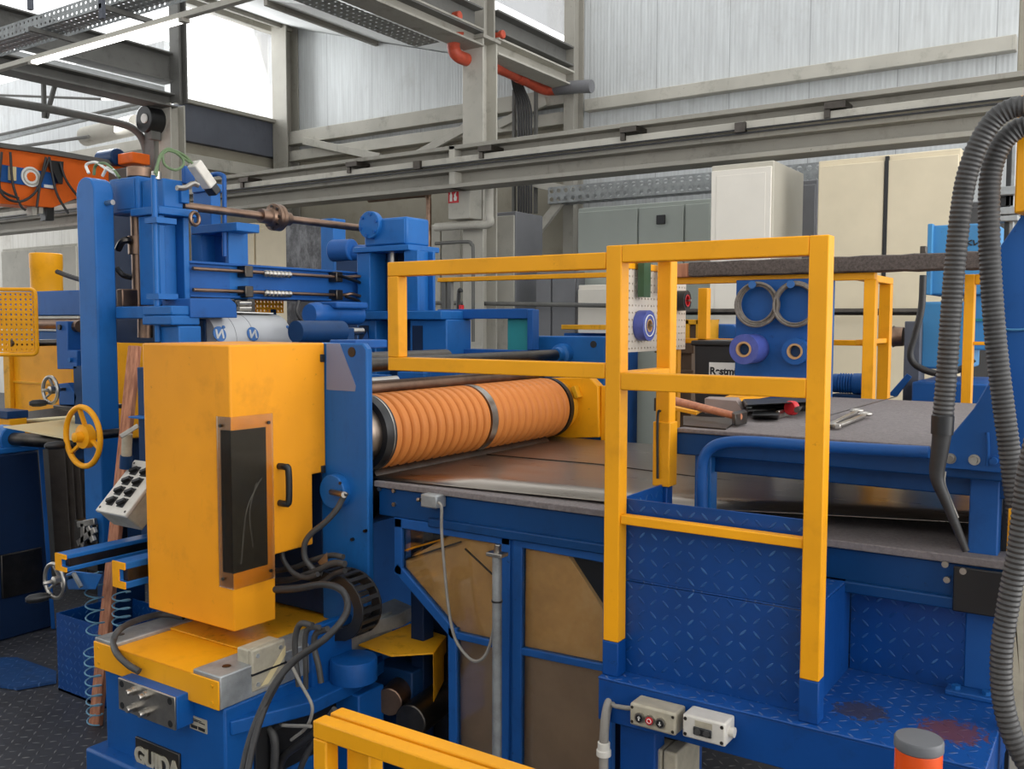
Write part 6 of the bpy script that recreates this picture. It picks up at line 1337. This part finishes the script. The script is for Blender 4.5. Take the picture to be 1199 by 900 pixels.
p0x, p1x = at(1131, 700, Y=2.5).x, at(1166, 700, Y=2.5).x
MB().box(p0x, p1x, 2.50, 2.56, ZP + 0.012, 1.36).build('post_tube', 'blue2', rp, 0.004); MB().box(p0x - 0.035, p1x + 0.02, 2.455, 2.60, ZP, ZP + 0.013).build('base_plate', 'blue2', rp, 0.003)
for x in (p0x - 0.012, p1x - 0.01): MB().cyl((x, 2.478, ZP + 0.012), (x, 2.478, ZP + 0.022), 0.011, 6).build('anchor_bolt', 'blue', rp)
gs = thing('gusset_plate', 'triangular blue gusset plate with three bolts at the bench end', 'gusset', at(1140, 550, Y=2.43))
pts = ((1171, 425), (1140, 478), (1109, 515), (1106, 548), (1174, 554), (1175, 425)); A_ = [at(x, y, Y=2.43) for x, y in pts]; MB().hull(A_, [p + Vector((0, 0.02, 0)) for p in A_]).build('plate_body', 'blue2', gs, 0.003)
for (x, y) in ((1113, 536.5), (1141, 538), (1164, 539)): c = at(x, y, Y=2.43); MB().lathe(c, (0, -1, 0), [(0, 0.013), (0.004, 0.013), (0.004, 0.009), (0.014, 0.008), (0.014, 0.003)], 16).build('hex_bolt', 'steel' if x < 1150 else 'blue2', gs)
MB().tube([at(1156, 506, Y=2.428), at(1157, 525, Y=2.428), at(1156, 545, Y=2.428)], 0.004, 8).build('latch_rod', 'blue2', gs)
bpn = thing('machine_side_panel', 'large dark blue panel filling the right edge above the hoses', 'machine panel', at(1190, 400, Y=2.46))
pts = ((1215, 232), (1196, 251), (1171, 287), (1164, 330), (1166, 430), (1172, 560), (1215, 566)); A_ = [at(x, y, Y=2.46) for x, y in pts]; MB().hull(A_, [p + Vector((0.05, 0.08, 0)) for p in A_]).build('panel_plate', 'blue2', bpn, 0.004)
MB().tube([at(1172, 384, Y=2.455), at(1185, 386, Y=2.455), at(1215, 385, Y=2.455)], 0.003, 8).build('weld_seam', 'blue_light', bpn)
MB().box(at(1172, 560, Y=2.5).x, at(1240, 560, Y=2.5).x, 2.56, 2.75, 0, at(1190, 565, Y=2.5).z).build('panel_stand', 'black', bpn)
ybx = thing('hose_carrier_box', 'yellow box at the upper right edge where the hoses start', 'box', at(1196, 180, Y=2.4))
pts = ((1192, 112), (1240, 105), (1240, 240), (1187, 250)); A_ = [at(x, y, Y=2.4) for x, y in pts]; MB().hull(A_, [p + Vector((0.02, 0.12, 0)) for p in A_]).build('box_plate', 'yellow', ybx, 0.004)
MB().hull([at(x, y, Y=2.47) for x, y in ((1194, 240), (1240, 235), (1240, 300), (1198, 300))], [at(x, y, Y=2.53) for x, y in ((1194, 240), (1240, 235), (1240, 300), (1198, 300))]).build('carrier_post', 'blue_dark', ybx)
vac = thing('suction_hose', 'ribbed grey suction hose ending in a black crevice nozzle', 'hose', at(1110, 400, Y=2.3))
YV = 2.30
def vt(pts, Y=YV): return [at(x, y, Y=Y) for x, y in pts]
MB().tube(vt(((1200, 124), (1184, 127), (1164, 140), (1146, 168), (1133, 203), (1126, 240), (1119, 300), (1114, 360), (1109, 430), (1104, 489))), 0.0235, 16, 14, corr=0.0105).build('ribbed_tube', 'hose_grey', vac)
MB().lathe(at(1103, 508, Y=YV), at(1104, 487, Y=YV) - at(1103, 508, Y=YV), [(0, 0.02), (0, 0.024), (0.042, 0.0245), (0.046, 0.021)], 24).build('hose_cuff', 'black', vac)
MB().tube(vt(((1103, 507), (1100, 530), (1097, 552), (1099, 566), (1107, 585), (1118, 612), (1131, 645))), 0.021, 16, 8, rend=0.008).build('crevice_nozzle', 'rubber', vac)
MB().tube(vt(((1107, 552), (1106, 565), (1112, 582), (1122, 606))), 0.0022, 6).build('grey_wire', 'cable_grey', vac)
v2 = MB().tube(vt(((1206, 146), (1190, 152), (1172, 170), (1160, 205), (1158, 260), (1160, 320), (1166, 400), (1173, 460), (1181, 520), (1190, 590), (1196, 640)), 2.36), 0.024, 16, 14, corr=0.0105).build('ribbed_hose', 'hose_grey'); tag(v2, 'second ribbed grey hose, right of the one with the nozzle', 'hose')
v3 = MB().tube(vt(((1215, 505), (1203, 560), (1193, 640), (1182, 700), (1173, 760), (1174, 815), (1185, 860), (1203, 895), (1225, 925)), 2.0), 0.021, 16, 14, corr=0.0105).build('ribbed_hose', 'hose_grey'); tag(v3, 'ribbed dark hose drooping along the lower right edge', 'hose')
yst = thing('edge_strip', 'narrow cream and yellow upright strip behind the drooping hose', 'strip', at(1185, 650, Y=2.3))
MB().hull(vt(((1181, 595), (1189, 595), (1185, 700), (1194, 790), (1200, 880), (1192, 860), (1180, 720)), 2.3)[:4], vt(((1181, 595), (1189, 595), (1185, 700), (1176, 690)), 2.31)).build('strip_upper', 'yellow_dirty', yst)
MB().box(at(1186, 750, Y=2.3).x, at(1205, 750, Y=2.3).x, 2.3, 2.34, 0, at(1190, 600, Y=2.3).z).build('strip_body', 'greybox', yst, 0.003)

# ---------------------------------------------------------------- things on the bench
def hang(o, lab, cat, group=None): return tag(o, lab, cat, group)
hm = thing('hammer', 'club hammer with reddish wooden handle and grey steel head', 'hammer', at(850, 490, Z=ZW))
h0, h1 = at(776, 466, Z=ZW + 0.055), at(862, 487, Z=ZW + 0.03)
MB().lathe(h0, h1 - h0, [(0, 0.012), (0.02, 0.0145), ((h1 - h0).length * .5, 0.0125), ((h1 - h0).length * .9, 0.011), ((h1 - h0).length + 0.015, 0.011)], 16).build('handle', 'handle', hm)
c = at(866, 489, Z=ZW + 0.024); MB().obox(c, at(879, 487, Z=ZW + 0.024) - at(855, 492, Z=ZW + 0.024), (-0.5, 0.8, 0), (0, 0, 1), 0.045, 0.02, 0.02).build('head', 'steel_dark', hm, 0.005)
blk = thing('sanding_block', 'brown-grey wedge-shaped block with sloped ends on the bench', 'block', at(848, 480, Z=ZW))
A_ = [at(x, y, Z=ZW + 0.001) for x, y in ((825, 484), (873, 487), (876, 479), (832, 477))]
B_ = [at(x, y, Z=ZW + 0.05) for x, y in ((825, 466), (862, 469), (865, 465), (830, 464))]; MB().hull(A_, B_).build('block_body', plain('grey_brown_block', '#94837c', 0.8, 0.1), blk, 0.002)
gun = thing('knob_tool', 'black flat tool with red round knob lying on the bench', 'tool', at(915, 478, Z=ZW))
MB().hull([at(x, y, Z=ZW + 0.03) for x, y in ((868, 470), (950, 468), (948, 473), (872, 477))], [at(x, y, Z=ZW + 0.05) for x, y in ((870, 467), (950, 465), (948, 470), (874, 474))]).build('tool_body', 'black', gun, 0.004)
MB().cyl(at(874, 481, Z=ZW + 0.02), at(915, 479, Z=ZW + 0.02), 0.009, 12).build('tool_rod', 'rubber', gun)
c = at(924, 478, Z=ZW + 0.03); MB().lathe(c + Vector((0.01, 0.02, 0)), (-0.35, -1, 0.1), [(0, 0.018), (0.004, 0.023), (0.022, 0.023), (0.026, 0.02), (0.026, 0.004)], 28).build('red_knob', 'red', gun)
MB().tube([at(933, 480, Z=ZW + 0.03), at(938, 474, Z=ZW + 0.03), at(945, 469, Z=ZW + 0.035), at(952, 474, Z=ZW + 0.03)], 0.009, 10).build('hose_coupling', 'steel_dark', gun)
MB().hull([at(x, y, Z=ZW + 0.001) for x, y in ((880, 482), (948, 480), (946, 474), (882, 476))], [at(x, y, Z=ZW + 0.03) for x, y in ((880, 478), (948, 476), (946, 471), (882, 473))]).build('tool_base', 'rubber', gun, 0.003)
kn = thing('hand_tool', 'black and steel hand tool in front of the red knob', 'tool', at(890, 486, Z=ZW))
MB().hull([at(x, y, Z=ZW + 0.001) for x, y in ((880, 490), (912, 491), (914, 485), (882, 484))], [at(x, y, Z=ZW + 0.022) for x, y in ((880, 486), (912, 486), (914, 481), (882, 481))]).build('tool_grip', 'black', kn, 0.003); MB().box(at(890, 487, Z=ZW + 0.02).x, at(896, 487, Z=ZW + 0.02).x, at(890, 489, Z=ZW).y, at(890, 484, Z=ZW).y, ZW + 0.001, ZW + 0.026).build('steel_band', 'steel', kn, 0.002)
for nm, lab, pts, r_ in (('wrench', 'long combination wrench, its ring end beside the second wrench', ((962, 502), (985, 490), (1003, 482)), 0.006), ('wrench', 'thick chrome wrench lying right across the first', ((979, 499), (997, 494), (1013, 486)), 0.008)):
    P_ = [at(x, y, Z=ZW + 0.010) for x, y in pts]; t = thing(nm, lab, 'wrench', at(pts[1][0], pts[1][1], Z=ZW))
    MB().bar(P_[0], P_[2], 0.016, 0.010).build('shank', 'steel', t, 0.003)
    MB().torus(P_[2] + Vector((0, 0, 0.004)), (0, 0, 1), 0.016, 0.006, 24, 8).build('ring_end', 'steel', t); MB().pipe(P_[0] - Vector((0, 0, 0.006)), P_[0] + Vector((0, 0, 0.008)), 0.016, 0.009, 6).build('jaw_end', 'steel', t, 0.002)
for lab, pts, mt, z in (('yellow flat plate under the hammer handle', ((778, 478), (815, 486), (830, 478), (795, 472)), 'yellow', 0.012), ('dark plate with blue edge on the left bench corner', ((800, 499), (850, 503), (868, 491), (800, 488)), 'steel_dark', 0.004), ('yellow bar lying behind the grey block', ((835, 474), (862, 463), (905, 460), (905, 464), (868, 470)), 'yellow', 0.014), ('pale green strip beside the black tool', ((866, 478), (880, 471), (888, 473), (872, 482)), 'grey_cab', 0.008)):
    A_ = [at(x, y, Z=ZW + 0.001) for x, y in pts]; o = MB().hull(A_, [p + Vector((0, 0, z)) for p in A_]).build('flat_plate', mt, bevel=0.001); tag(o, lab, 'plate')

# ================================================================== BACK BENCH WITH TOOL PANEL
YBk = 3.95
fr = thing('tool_rack_frame', 'yellow square-tube rack frame carrying the felt-wrapped beam', 'frame', (-1.2, 4.1, 0))
def fbox(x0, y0, x1, y1, Y, d, name='frame_bar', mat='yellow'): MB().fb(x0, y0, x1, y1, Y, d).build(name, mat, fr, 0.003)
zr1, zr0 = at(900, 322, Y=YBk).z, at(900, 330, Y=YBk).z
xx0, xx1 = at(786, 325, Y=YBk).x, at(1024, 325, Y=YBk).x
MB().box(xx0, xx1, YBk, YBk + 0.05, zr0, zr1).build('top_rail', 'yellow', fr, 0.003)
def leg(px0, px1, Y): a_, b_ = at(px0, 390, Y=Y).x, at(px1, 390, Y=Y).x; MB().box(a_, b_, Y, Y + (b_ - a_), 0, zr0).build('leg', 'yellow', fr, 0.003); return a_, b_
l1 = leg(1010, 1024, YBk); yl2 = 4.45
xr2 = at(1028, 390, Y=yl2).x; MB().box(xr2, xr2 + 0.05, yl2, yl2 + 0.05, 0, zr0).build('leg', 'yellow', fr, 0.003)
MB().box(xr2 - 0.0, xr2 + 0.05, YBk + 0.05, yl2 + 0.05, zr0, zr1).build('side_rail', 'yellow', fr, 0.003)
MB().box(xr2 + 0.01, xr2 + 0.04, YBk + 0.05, yl2, at(1020, 404, Y=YBk).z, at(1020, 398, Y=YBk).z).build('side_rail', 'yellow', fr, 0.003)
xl2 = at(817, 360, Y=yl2).x; MB().box(xl2, xl2 + 0.05, yl2, yl2 + 0.05, 0, zr0).build('leg', 'yellow', fr, 0.003)
MB().box(at(800, 400, Y=yl2).x, xr2, yl2, yl2 + 0.03, at(820, 402, Y=yl2).z, at(820, 396, Y=yl2).z).build('low_rail', 'yellow', fr, 0.003)
fbm_ = thing('felt_beam', 'long beam wrapped in dark felt with a bare wooden left end', 'beam', (-1.1, 3.95, zr1))
xa_, xb_ = at(808, 314, Y=3.92).x, at(1152, 314, Y=3.92).x; zz0, zz1 = zr1, at(950, 301, Y=3.9).z
nseg = 24; v = []; f = []
for i in range(nseg + 1):
    x = xa_ + (xb_ - xa_) * i / nseg; w = 0.0015 * math.sin(i * 1.7) + 0.001 * math.sin(i * 3.1)
    for k in range(10):
        a = 2 * PI * k / 10; cx = math.copysign(abs(math.cos(a)) ** 0.3, math.cos(a)); cz_ = math.copysign(abs(math.sin(a)) ** 0.3, math.sin(a))
        v.append((x, 3.96 + 0.06 * cx, (zz0 + zz1) / 2 + ((zz1 - zz0) / 2 + w) * cz_))
for i in range(nseg):
    for k in range(10): f.append((i * 10 + k, i * 10 + (k + 1) % 10, (i + 1) * 10 + (k + 1) % 10, (i + 1) * 10 + k))
f += [tuple(range(10)), tuple(range(nseg * 10, nseg * 10 + 10))]
mm = MB(); mm.add(v, f, True); mm.build('felt_wrap', 'felt_d', fbm_)
MB().box(at(784, 312, Y=3.92).x, xa_ + 0.01, 3.915, 4.0, zz0, zz1 - 0.005).build('wooden_end', 'plank', fbm_, 0.004)
tp = thing('tool_board', 'blue upright sheet panel hung with wire coils and tape rolls', 'panel', (-1.1, YBk, 0.8))
q0, q1 = at(862, 385, Y=YBk - 0.01).x, at(968, 385, Y=YBk - 0.01).x
MB().box(q0, q1, YBk - 0.02, YBk - 0.0, at(900, 470, Y=YBk).z, zr0 + 0.01).build('panel_sheet', 'blue2', tp, 0.003); MB().box(q1, q1 + 0.02, YBk - 0.03, YBk + 0.03, 0.9, zr0 + 0.01).build('panel_edge', 'blue', tp, 0.003)
YTp = YBk - 0.02
for lab, px, py in (('left coil of annealed wire hung on the blue panel', 887, 356), ('right coil of annealed wire, partly behind the guard post', 932, 356)):
    t = thing('wire_coil', lab, 'wire coil', at(px, py, Y=YTp)); c = at(px, py, Y=YTp - 0.03)
    for k in range(9):
        rr_ = random.Random(k + px); MB().torus(c + Vector((rr_.uniform(-.004, .004), rr_.uniform(-.022, .022), rr_.uniform(-.005, .003))), (rr_.uniform(-.05, .05), 1, rr_.uniform(-.05, .05)), 0.087 + rr_.uniform(-.008, .006), 0.0052, 44, 7).build('wire_turn', 'wire', t)
    pe = c + Vector((-0.015, 0, 0.082)); MB().lathe(pe + Vector((0, 0.03, 0)), (0, -1, 0), [(0, 0.006), (0.055, 0.006), (0.055, 0.016), (0.062, 0.016), (0.062, 0.002)], 20).build('hook_peg', 'blue_print', t)
for lab, px, py, R_, mt in (('thick violet-blue stretch film roll on the blue panel', 884, 408, 0.068, 'purple_blue'), ('flatter dark tape roll right of the thick violet roll', 934, 411, 0.060, 'blue2')):
    t = thing('film_roll', lab, 'film roll', at(px, py, Y=YTp)); c = at(px, py, Y=YTp - 0.002); L_ = 0.14 if R_ > 0.065 else 0.04
    MB().pipe(c, c - Vector((0, L_, 0)), R_ * 0.93, 0.028, 36).build('film', mt, t); MB().pipe(c, c - Vector((0, L_ + 0.004, 0)), 0.033, 0.025, 28).build('cardboard_core', 'cardboard', t); MB().cyl(c, c - Vector((0, L_ - 0.02, 0)), 0.024, 20).build('peg', 'blue_dark', t)
pgb = thing('pegboard', 'beige perforated tool board at the left end of the yellow rack', 'pegboard', at(765, 360, X=-1.9))
XPg = -1.9; py0, py1 = at(727, 360, X=XPg).y, at(803, 360, X=XPg).y; z0_, z1_ = at(760, 411, X=XPg).z, at(760, 317, X=XPg).z
nxp = 22; cell = (py1 - py0) / nxp; nyp = round((z1_ - z0_) / cell)
MB().plate_holes((XPg, py0, z0_), (0, 1, 0), (0, 0, 1), nxp, nyp, cell, cell * 0.17, 0.012).build('perforated_sheet', 'peg', pgb)
MB().box(XPg - 0.03, XPg + 0.005, py0, py1, z1_ + 0.0, z1_ + 0.03).build('top_bar', 'yellow', pgb, 0.003)
for y_ in (py0 + 0.05, py1 - 0.06): MB().box(XPg - 0.05, XPg - 0.013, y_, y_ + 0.04, 0, z1_ + 0.03).build('board_post', 'yellow', pgb, 0.003)
for lab, px, py, R_, mt, inner in (('violet-blue tape roll hanging on the pegboard', 749, 381, 0.07, 'purple_blue', 'cardboard'), ('black tape roll with red core on the pegboard', 794, 352, 0.05, 'black', 'red')):
    t = thing('tape_roll', lab, 'tape roll', at(px, py, X=XPg)); c = at(px, py, X=XPg + 0.002); MB().pipe(c, c + Vector((0.05, 0, 0)), R_, 0.03, 32).build('tape', mt, t); MB().pipe(c, c + Vector((0.052, 0, 0)), 0.03, 0.024, 24).build('core', inner, t); MB().cyl(c, c + Vector((0.07, 0, 0)), 0.006, 10).build('peg_hook', 'steel', t); MB().pipe(c, c + Vector((0.053, 0, 0)), R_ * 0.72, R_ * 0.66, 32).build('tape_edge', 'white' if mt == 'purple_blue' else 'rubber', t)
o = MB().sb(754, 299, 762, 348, XPg + 0.05, 0.03).build('hanging_bar', plain('dark_green_paint', '#2b4a2c', 0.5)); tag(o, 'dark green upright bar hanging in front of the pegboard', 'tool')
o = MB().sb(777, 292, 783, 344, XPg + 0.05, 0.02).build('white_strip', 'white'); tag(o, 'short white upright strip behind the rear guard post', 'strip')
# rubbish bin with its sign
bin_ = thing('rubbish_bin', 'black rubbish bin with a white lettered sign behind the blue panel', 'bin', at(835, 470, Y=4.2))
YBn = 4.02
xb0_, xb1_ = at(812, 430, Y=YBn).x, at(880, 430, Y=YBn).x; zbt = at(835, 400, Y=YBn).z; cxb = (xb0_ + xb1_) / 2; rb_ = (xb1_ - xb0_) / 2
A_ = []; 
MB().hull([(xb0_ + 0.03, YBn + 0.03, 0), (xb1_ - 0.03, YBn + 0.03, 0), (xb1_ - 0.03, YBn + 0.3, 0), (xb0_ + 0.03, YBn + 0.3, 0)], [(xb0_, YBn, zbt), (xb1_, YBn, zbt), (xb1_, YBn + 0.33, zbt), (xb0_, YBn + 0.33, zbt)]).build('bin_body', 'black', bin_, 0.01)
MB().box(xb0_ - 0.012, xb1_ + 0.012, YBn - 0.012, YBn + 0.345, zbt - 0.02, zbt + 0.005).build('bin_rim', 'black', bin_, 0.008)
a_, b_ = at(830.5, 424, Y=YBn - 0.004), at(871, 440, Y=YBn - 0.004); lbl = MB().box(a_.x, b_.x, YBn - 0.006, YBn + 0.012, at(840, 447, Y=YBn).z, a_.z).build('bin_sign', 'white', bin_)
text_mesh('Restmüll', (a_.z - b_.z) * 0.78, 0.0006, 'black', 'sign_lettering', lbl, (a_.x + 0.004, YBn - 0.0068, b_.z + 0.004), XU, ZU, 'LEFT', 1.0)
crt = thing('slatted_crate', 'brown slatted wooden crate behind the pegboard and bin', 'crate', at(800, 470, Y=4.55))
ycr = 4.6; xk0, xk1 = at(766, 430, Y=ycr).x, at(812, 430, Y=ycr).x; zk1 = at(790, 398, Y=ycr).z
for k in range(9): z = 0.3 + (zk1 - 0.3) * k / 8; MB().box(xk0, xk1, ycr, ycr + 0.02, z - 0.07, z).build('crate_slat', 'brown_wood', crt, 0.003)
MB().box(xk0 + 0.02, xk1 - 0.02, ycr + 0.02, ycr + 0.5, 0, zk1).build('crate_body', 'brown_wood', crt)
gls = thing('yellow_display_box', 'yellow-edged open box on the floor beyond the rubbish bin', 'box', at(812, 385, Y=5.2))
mm = MB(); YGl = 5.3; xo0, xo1 = at(801, 385, Y=YGl).x, at(820, 385, Y=YGl).x; zo1 = at(810, 374, Y=YGl).z; zo0 = at(810, 396, Y=YGl).z
mm.box(xo0, xo1, YGl, YGl + 0.3, zo1 - 0.03, zo1); mm.box(xo0, xo1, YGl, YGl + 0.3, zo0 - 0.03, zo0); mm.box(xo0, xo0 + 0.03, YGl, YGl + 0.3, zo0, zo1); mm.box(xo1 - 0.03, xo1, YGl, YGl + 0.3, zo0, zo1); mm.build('box_frame', 'yellow_dirty', gls, 0.003)
MB().box(xo0 + 0.03, xo1 - 0.03, YGl + 0.02, YGl + 0.03, zo0, zo1 - 0.03).build('box_back', 'brown_wood', gls); MB().box(xo0 + 0.02, xo1, YGl + 0.02, YGl + 0.28, 0, zo0 - 0.03).build('box_stand', 'blue_dark', gls)
hdb = thing('blue_machine_hood', 'blue hood with a sloped right end behind the rubbish bin', 'machine hood', at(845, 390, Y=5.6))
pts = ((824, 379), (858, 380), (872, 392), (874, 402), (824, 402)); A_ = [at(x, y, Y=5.6) for x, y in pts]; MB().hull(A_, [p + Vector((0, 0.4, 0)) for p in A_]).build('hood_shell', 'blue2', hdb, 0.006); MB().box(A_[0].x, A_[3].x, 5.65, 5.95, 0, A_[3].z).build('hood_base', 'blue_dark', hdb)
# thin yellow rail behind the gate
tr = thing('rear_guard_rail', 'thin yellow rail on green-grey posts beyond the yellow gate', 'guard rail', at(600, 320, Y=4.6))
a_, b_ = at(512, 326, Y=4.6), at(730, 319, Y=4.6); zt5 = (a_.z + b_.z) / 2
MB().box(a_.x, b_.x, 4.6, 4.64, zt5 - 0.022, zt5 + 0.005).build('top_rail', 'yellow', tr, 0.003)
for p_ in (516, 523, 726): x = at(p_, 340, Y=4.6).x; MB().box(x, x + 0.03, 4.605, 4.635, 0, zt5 - 0.022).build('rail_post', 'beam_d', tr, 0.003)
yc = thing('yellow_deck_plate', 'yellow plate lying over film behind the blue far block', 'plate', at(695, 385, Y=4.5))
MB().fb(657, 380, 735, 386, 4.5, 0.2).build('plate_body', 'yellow_dirty', yc, 0.003); MB().fb(678, 387, 735, 390, 4.48, 0.2).build('film_layer', 'white', yc); MB().box(at(660, 390, Y=4.52).x, at(730, 390, Y=4.52).x, 4.52, 4.7, 0, at(700, 390, Y=4.5).z).build('plate_stand', 'blue2', yc, 0.004)
# blue motor and pale blue machine on the right
mo = thing('electric_motor', 'small blue finned electric motor on the floor beam by the panel', 'motor', at(985, 447, Y=4.6))
c0 = at(972, 448, Y=4.55); c1_ = at(1003, 449, Y=4.55); c1_.z = c0.z
MB().lathe(c0, (1, 0, 0), [(0, 0.035), (0.02, 0.045), (0.04, 0.045)] + [(0.045 + 0.012 * k + (0.004 if j else 0), 0.049 if j else 0.040) for k in range(6) for j in (0, 1)] + [(0.125, 0.05), (0.155, 0.05), (0.16, 0.044), (0.16, 0.01)], 28).build('motor_body', 'blue2', mo); MB().box(c0.x + 0.02, c0.x + 0.16, 4.5, 4.6, 0, c0.z - 0.05).build('motor_foot', 'blue_dark', mo, 0.004)
lbm = thing('press_column', 'weathered pale blue machine column with scrawled mark, behind the hoses', 'machine', at(1115, 350, Y=5.3))
YLb = 5.3
MB().box(at(1086, 300, Y=YLb).x, at(1165, 300, Y=YLb).x, YLb, YLb + 0.6, at(1110, 345, Y=YLb).z, at(1110, 263, Y=YLb).z).build('upper_column', 'blue_light', lbm, 0.01)
MB().fb(1085, 262, 1091, 345, YLb - 0.04, 0.06).build('column_edge', 'blue_light', lbm, 0.004)
MB().box(at(1078, 390, Y=YLb - 0.1).x, at(1132, 390, Y=YLb - 0.1).x, YLb - 0.1, YLb + 0.4, at(1100, 432, Y=YLb - 0.1).z, at(1100, 353, Y=YLb - 0.1).z).build('lower_box', 'blue_light', lbm, 0.012)
mm = MB(); 
for a_, b_ in (((1127, 283), (1131, 287)), ((1131, 287), (1127, 288)), ((1138, 281), (1132, 284)), ((1132, 284), (1138, 287)), ((1140, 281), (1141, 287)), ((1141, 287), (1145, 284))): mm.bar(at(*a_, Y=YLb - 0.002), at(*b_, Y=YLb - 0.002), 0.006, 0.006)
mm.build('scrawled_mark', 'black', lbm)
MB().fb(1133, 345, 1165, 410, YLb + 0.05, 0.3).build('side_box', 'blue_light', lbm, 0.008); MB().box(at(1080, 480, Y=YLb).x, at(1165, 480, Y=YLb).x, YLb - 0.3, YLb + 0.4, 0, at(1100, 444, Y=YLb).z).build('machine_bed', 'blue2', lbm, 0.008)
MB().fb(1140, 373, 1160, 376, YLb + 0.04, 0.02).build('green_stripe', 'teal', lbm)
gpst = thing('grey_drive_post', 'dark grey post with a round motor, left of the pale blue machine', 'post', at(1067, 420, Y=5.15))
MB().box(at(1058, 420, Y=5.15).x, at(1077, 420, Y=5.15).x, 5.15, 5.3, 0, at(1067, 376, Y=5.15).z).build('post_body', 'slate', gpst, 0.005); c = at(1058, 394, Y=5.2); MB().lathe(c, (-1, 0, 0), [(0, 0.05), (0.04, 0.052), (0.05, 0.058), (0.055, 0.05), (0.055, 0.01)], 24).build('post_motor', 'steel_brown', gpst)
MB().hull([at(x, y, Y=5.05) for x, y in ((1040, 462), (1062, 437), (1068, 441), (1050, 465))], [at(x, y, Y=5.12) for x, y in ((1040, 462), (1062, 437), (1068, 441), (1050, 465))]).build('slanted_arm', 'blue2', gpst, 0.003)
o = MB().tube([at(x, y, Y=5.0) for x, y in ((1081, 322), (1079, 360), (1072, 390), (1066, 412), (1070, 425), (1085, 434), (1102, 437), (1125, 432), (1140, 420))], 0.017, 10, 8).build('machine_hose', 'rubber'); tag(o, 'black hose drooping in front of the pale blue machine', 'hose')
ctl = thing('cable_terminal', 'dark cable terminals on top of the felt beam near the machine', 'fitting', at(1075, 296, Y=3.96)); mm = MB(); mm.fb(1062, 297.5, 1084, 302.5, 3.94, 0.05); mm.fb(1077, 288, 1084, 298, 3.95, 0.04); mm.build('terminal_block', 'steel_dark', ctl, 0.003)
yf2 = thing('side_guard_frame', 'yellow guard frame seen between the two ribbed hoses', 'guard frame', at(1135, 400, Y=4.0))
x0_, x1_ = at(1127, 400, Y=4.05).x, at(1139, 400, Y=4.05).x; zt6 = at(1135, 321, Y=4.05).z
MB().box(x0_, x1_, 4.05, 4.1, 0, zt6).build('post', 'yellow', yf2, 0.003); MB().box(x1_, x1_ + 0.3, 4.05, 4.1, zt6 - 0.04, zt6).build('top_rail', 'yellow', yf2, 0.003); MB().box(x1_, x1_ + 0.3, 4.06, 4.09, at(1145, 404, Y=4.05).z, at(1145, 400, Y=4.05).z).build('low_rail', 'yellow', yf2, 0.003); MB().box(x1_ + 0.3, x1_ + 0.345, 4.05, 4.1, 0, zt6).build('post', 'yellow', yf2, 0.003)
lf = thing('linear_actuator', 'vertical black rail with silver cross arms beside the yellow box', 'actuator', at(1180, 220, Y=4.5))
MB().fb(1177, 160, 1183, 300, 4.5, 0.08).build('rail', 'black', lf, 0.003); MB().fb(1183, 150, 1188, 300, 4.5, 0.06).build('rail_cover', 'galv', lf, 0.003)
for y0_, y1_2 in ((219, 227), (243, 250), (253, 258)): MB().fb(1163, y0_, 1192, y1_2, 4.46, 0.1).build('cross_arm', 'galv', lf, 0.003)
MB().fb(1170, 228, 1188, 242, 4.5, 0.1).build('carriage', 'black', lf, 0.006); MB().box(at(1177, 300, Y=4.5).x, at(1188, 300, Y=4.5).x, 4.5, 4.6, 0, at(1180, 298, Y=4.5).z).build('rail_stand', 'blue_dark', lf)

# ================================================================== FOREGROUND
YN1 = 1.5; zn = at(366, 843, Y=YN1).z; yN2 = at(386, 834, Z=zn).y; xN = at(366, 850, Y=YN1).x
T3 = 0.042
nr = thing('near_guard_rail', 'double yellow guard rail in the foreground with post at its left end', 'guard rail', (xN, YN1, 0))
MB().box(xN, 0.2, YN1, YN1 + T3, zn - T3, zn).build('front_rail', 'yellow', nr, 0.004)
MB().box(xN, xN + T3, YN1, YN1 + T3, 0, zn - T3).build('post', 'yellow', nr, 0.004)
MB().box(at(386, 834, Z=zn).x, 0.2, yN2, yN2 + T3, zn - T3, zn).build('rear_rail', 'yellow', nr, 0.004)
MB().box(xN + 0.02 + T3, xN + 0.05 + T3 * 2, yN2 - 0.006, yN2 + T3, 0, zn - T3).build('post', 'yellow', nr, 0.004)
bx_ = (-0.2475 , 1.47); BZ = 1.03
bc = thing('signal_beacon', 'orange signal beacon with grey cap in the lower right corner', 'beacon', (bx_[0], bx_[1], 0))
MB().lathe((bx_[0], bx_[1], BZ), (0, 0, -1), [(-0.002, 0.02), (0, 0.033), (0.003, 0.035), (0.016, 0.035), (0.018, 0.033)], 48).build('cap', 'cap_grey', bc)
MB().lathe((bx_[0], bx_[1], BZ - 0.018), (0, 0, -1), [(0, 0.033)] + [(0.002 + 0.0, 0.0335), (0.09, 0.0335), (0.092, 0.03)], 64).build('lens', 'lens', bc)
MB().cyl((bx_[0], bx_[1], BZ - 0.16), (bx_[0], bx_[1], BZ - 0.11), 0.035, 36).build('beacon_socket', 'black', bc); MB().cyl((bx_[0], bx_[1], 0.012), (bx_[0], bx_[1], BZ - 0.15), 0.014, 16).build('pole', 'galv', bc); MB().cyl((bx_[0], bx_[1], 0), (bx_[0], bx_[1], 0.014), 0.09, 32).build('foot_plate', 'black', bc)
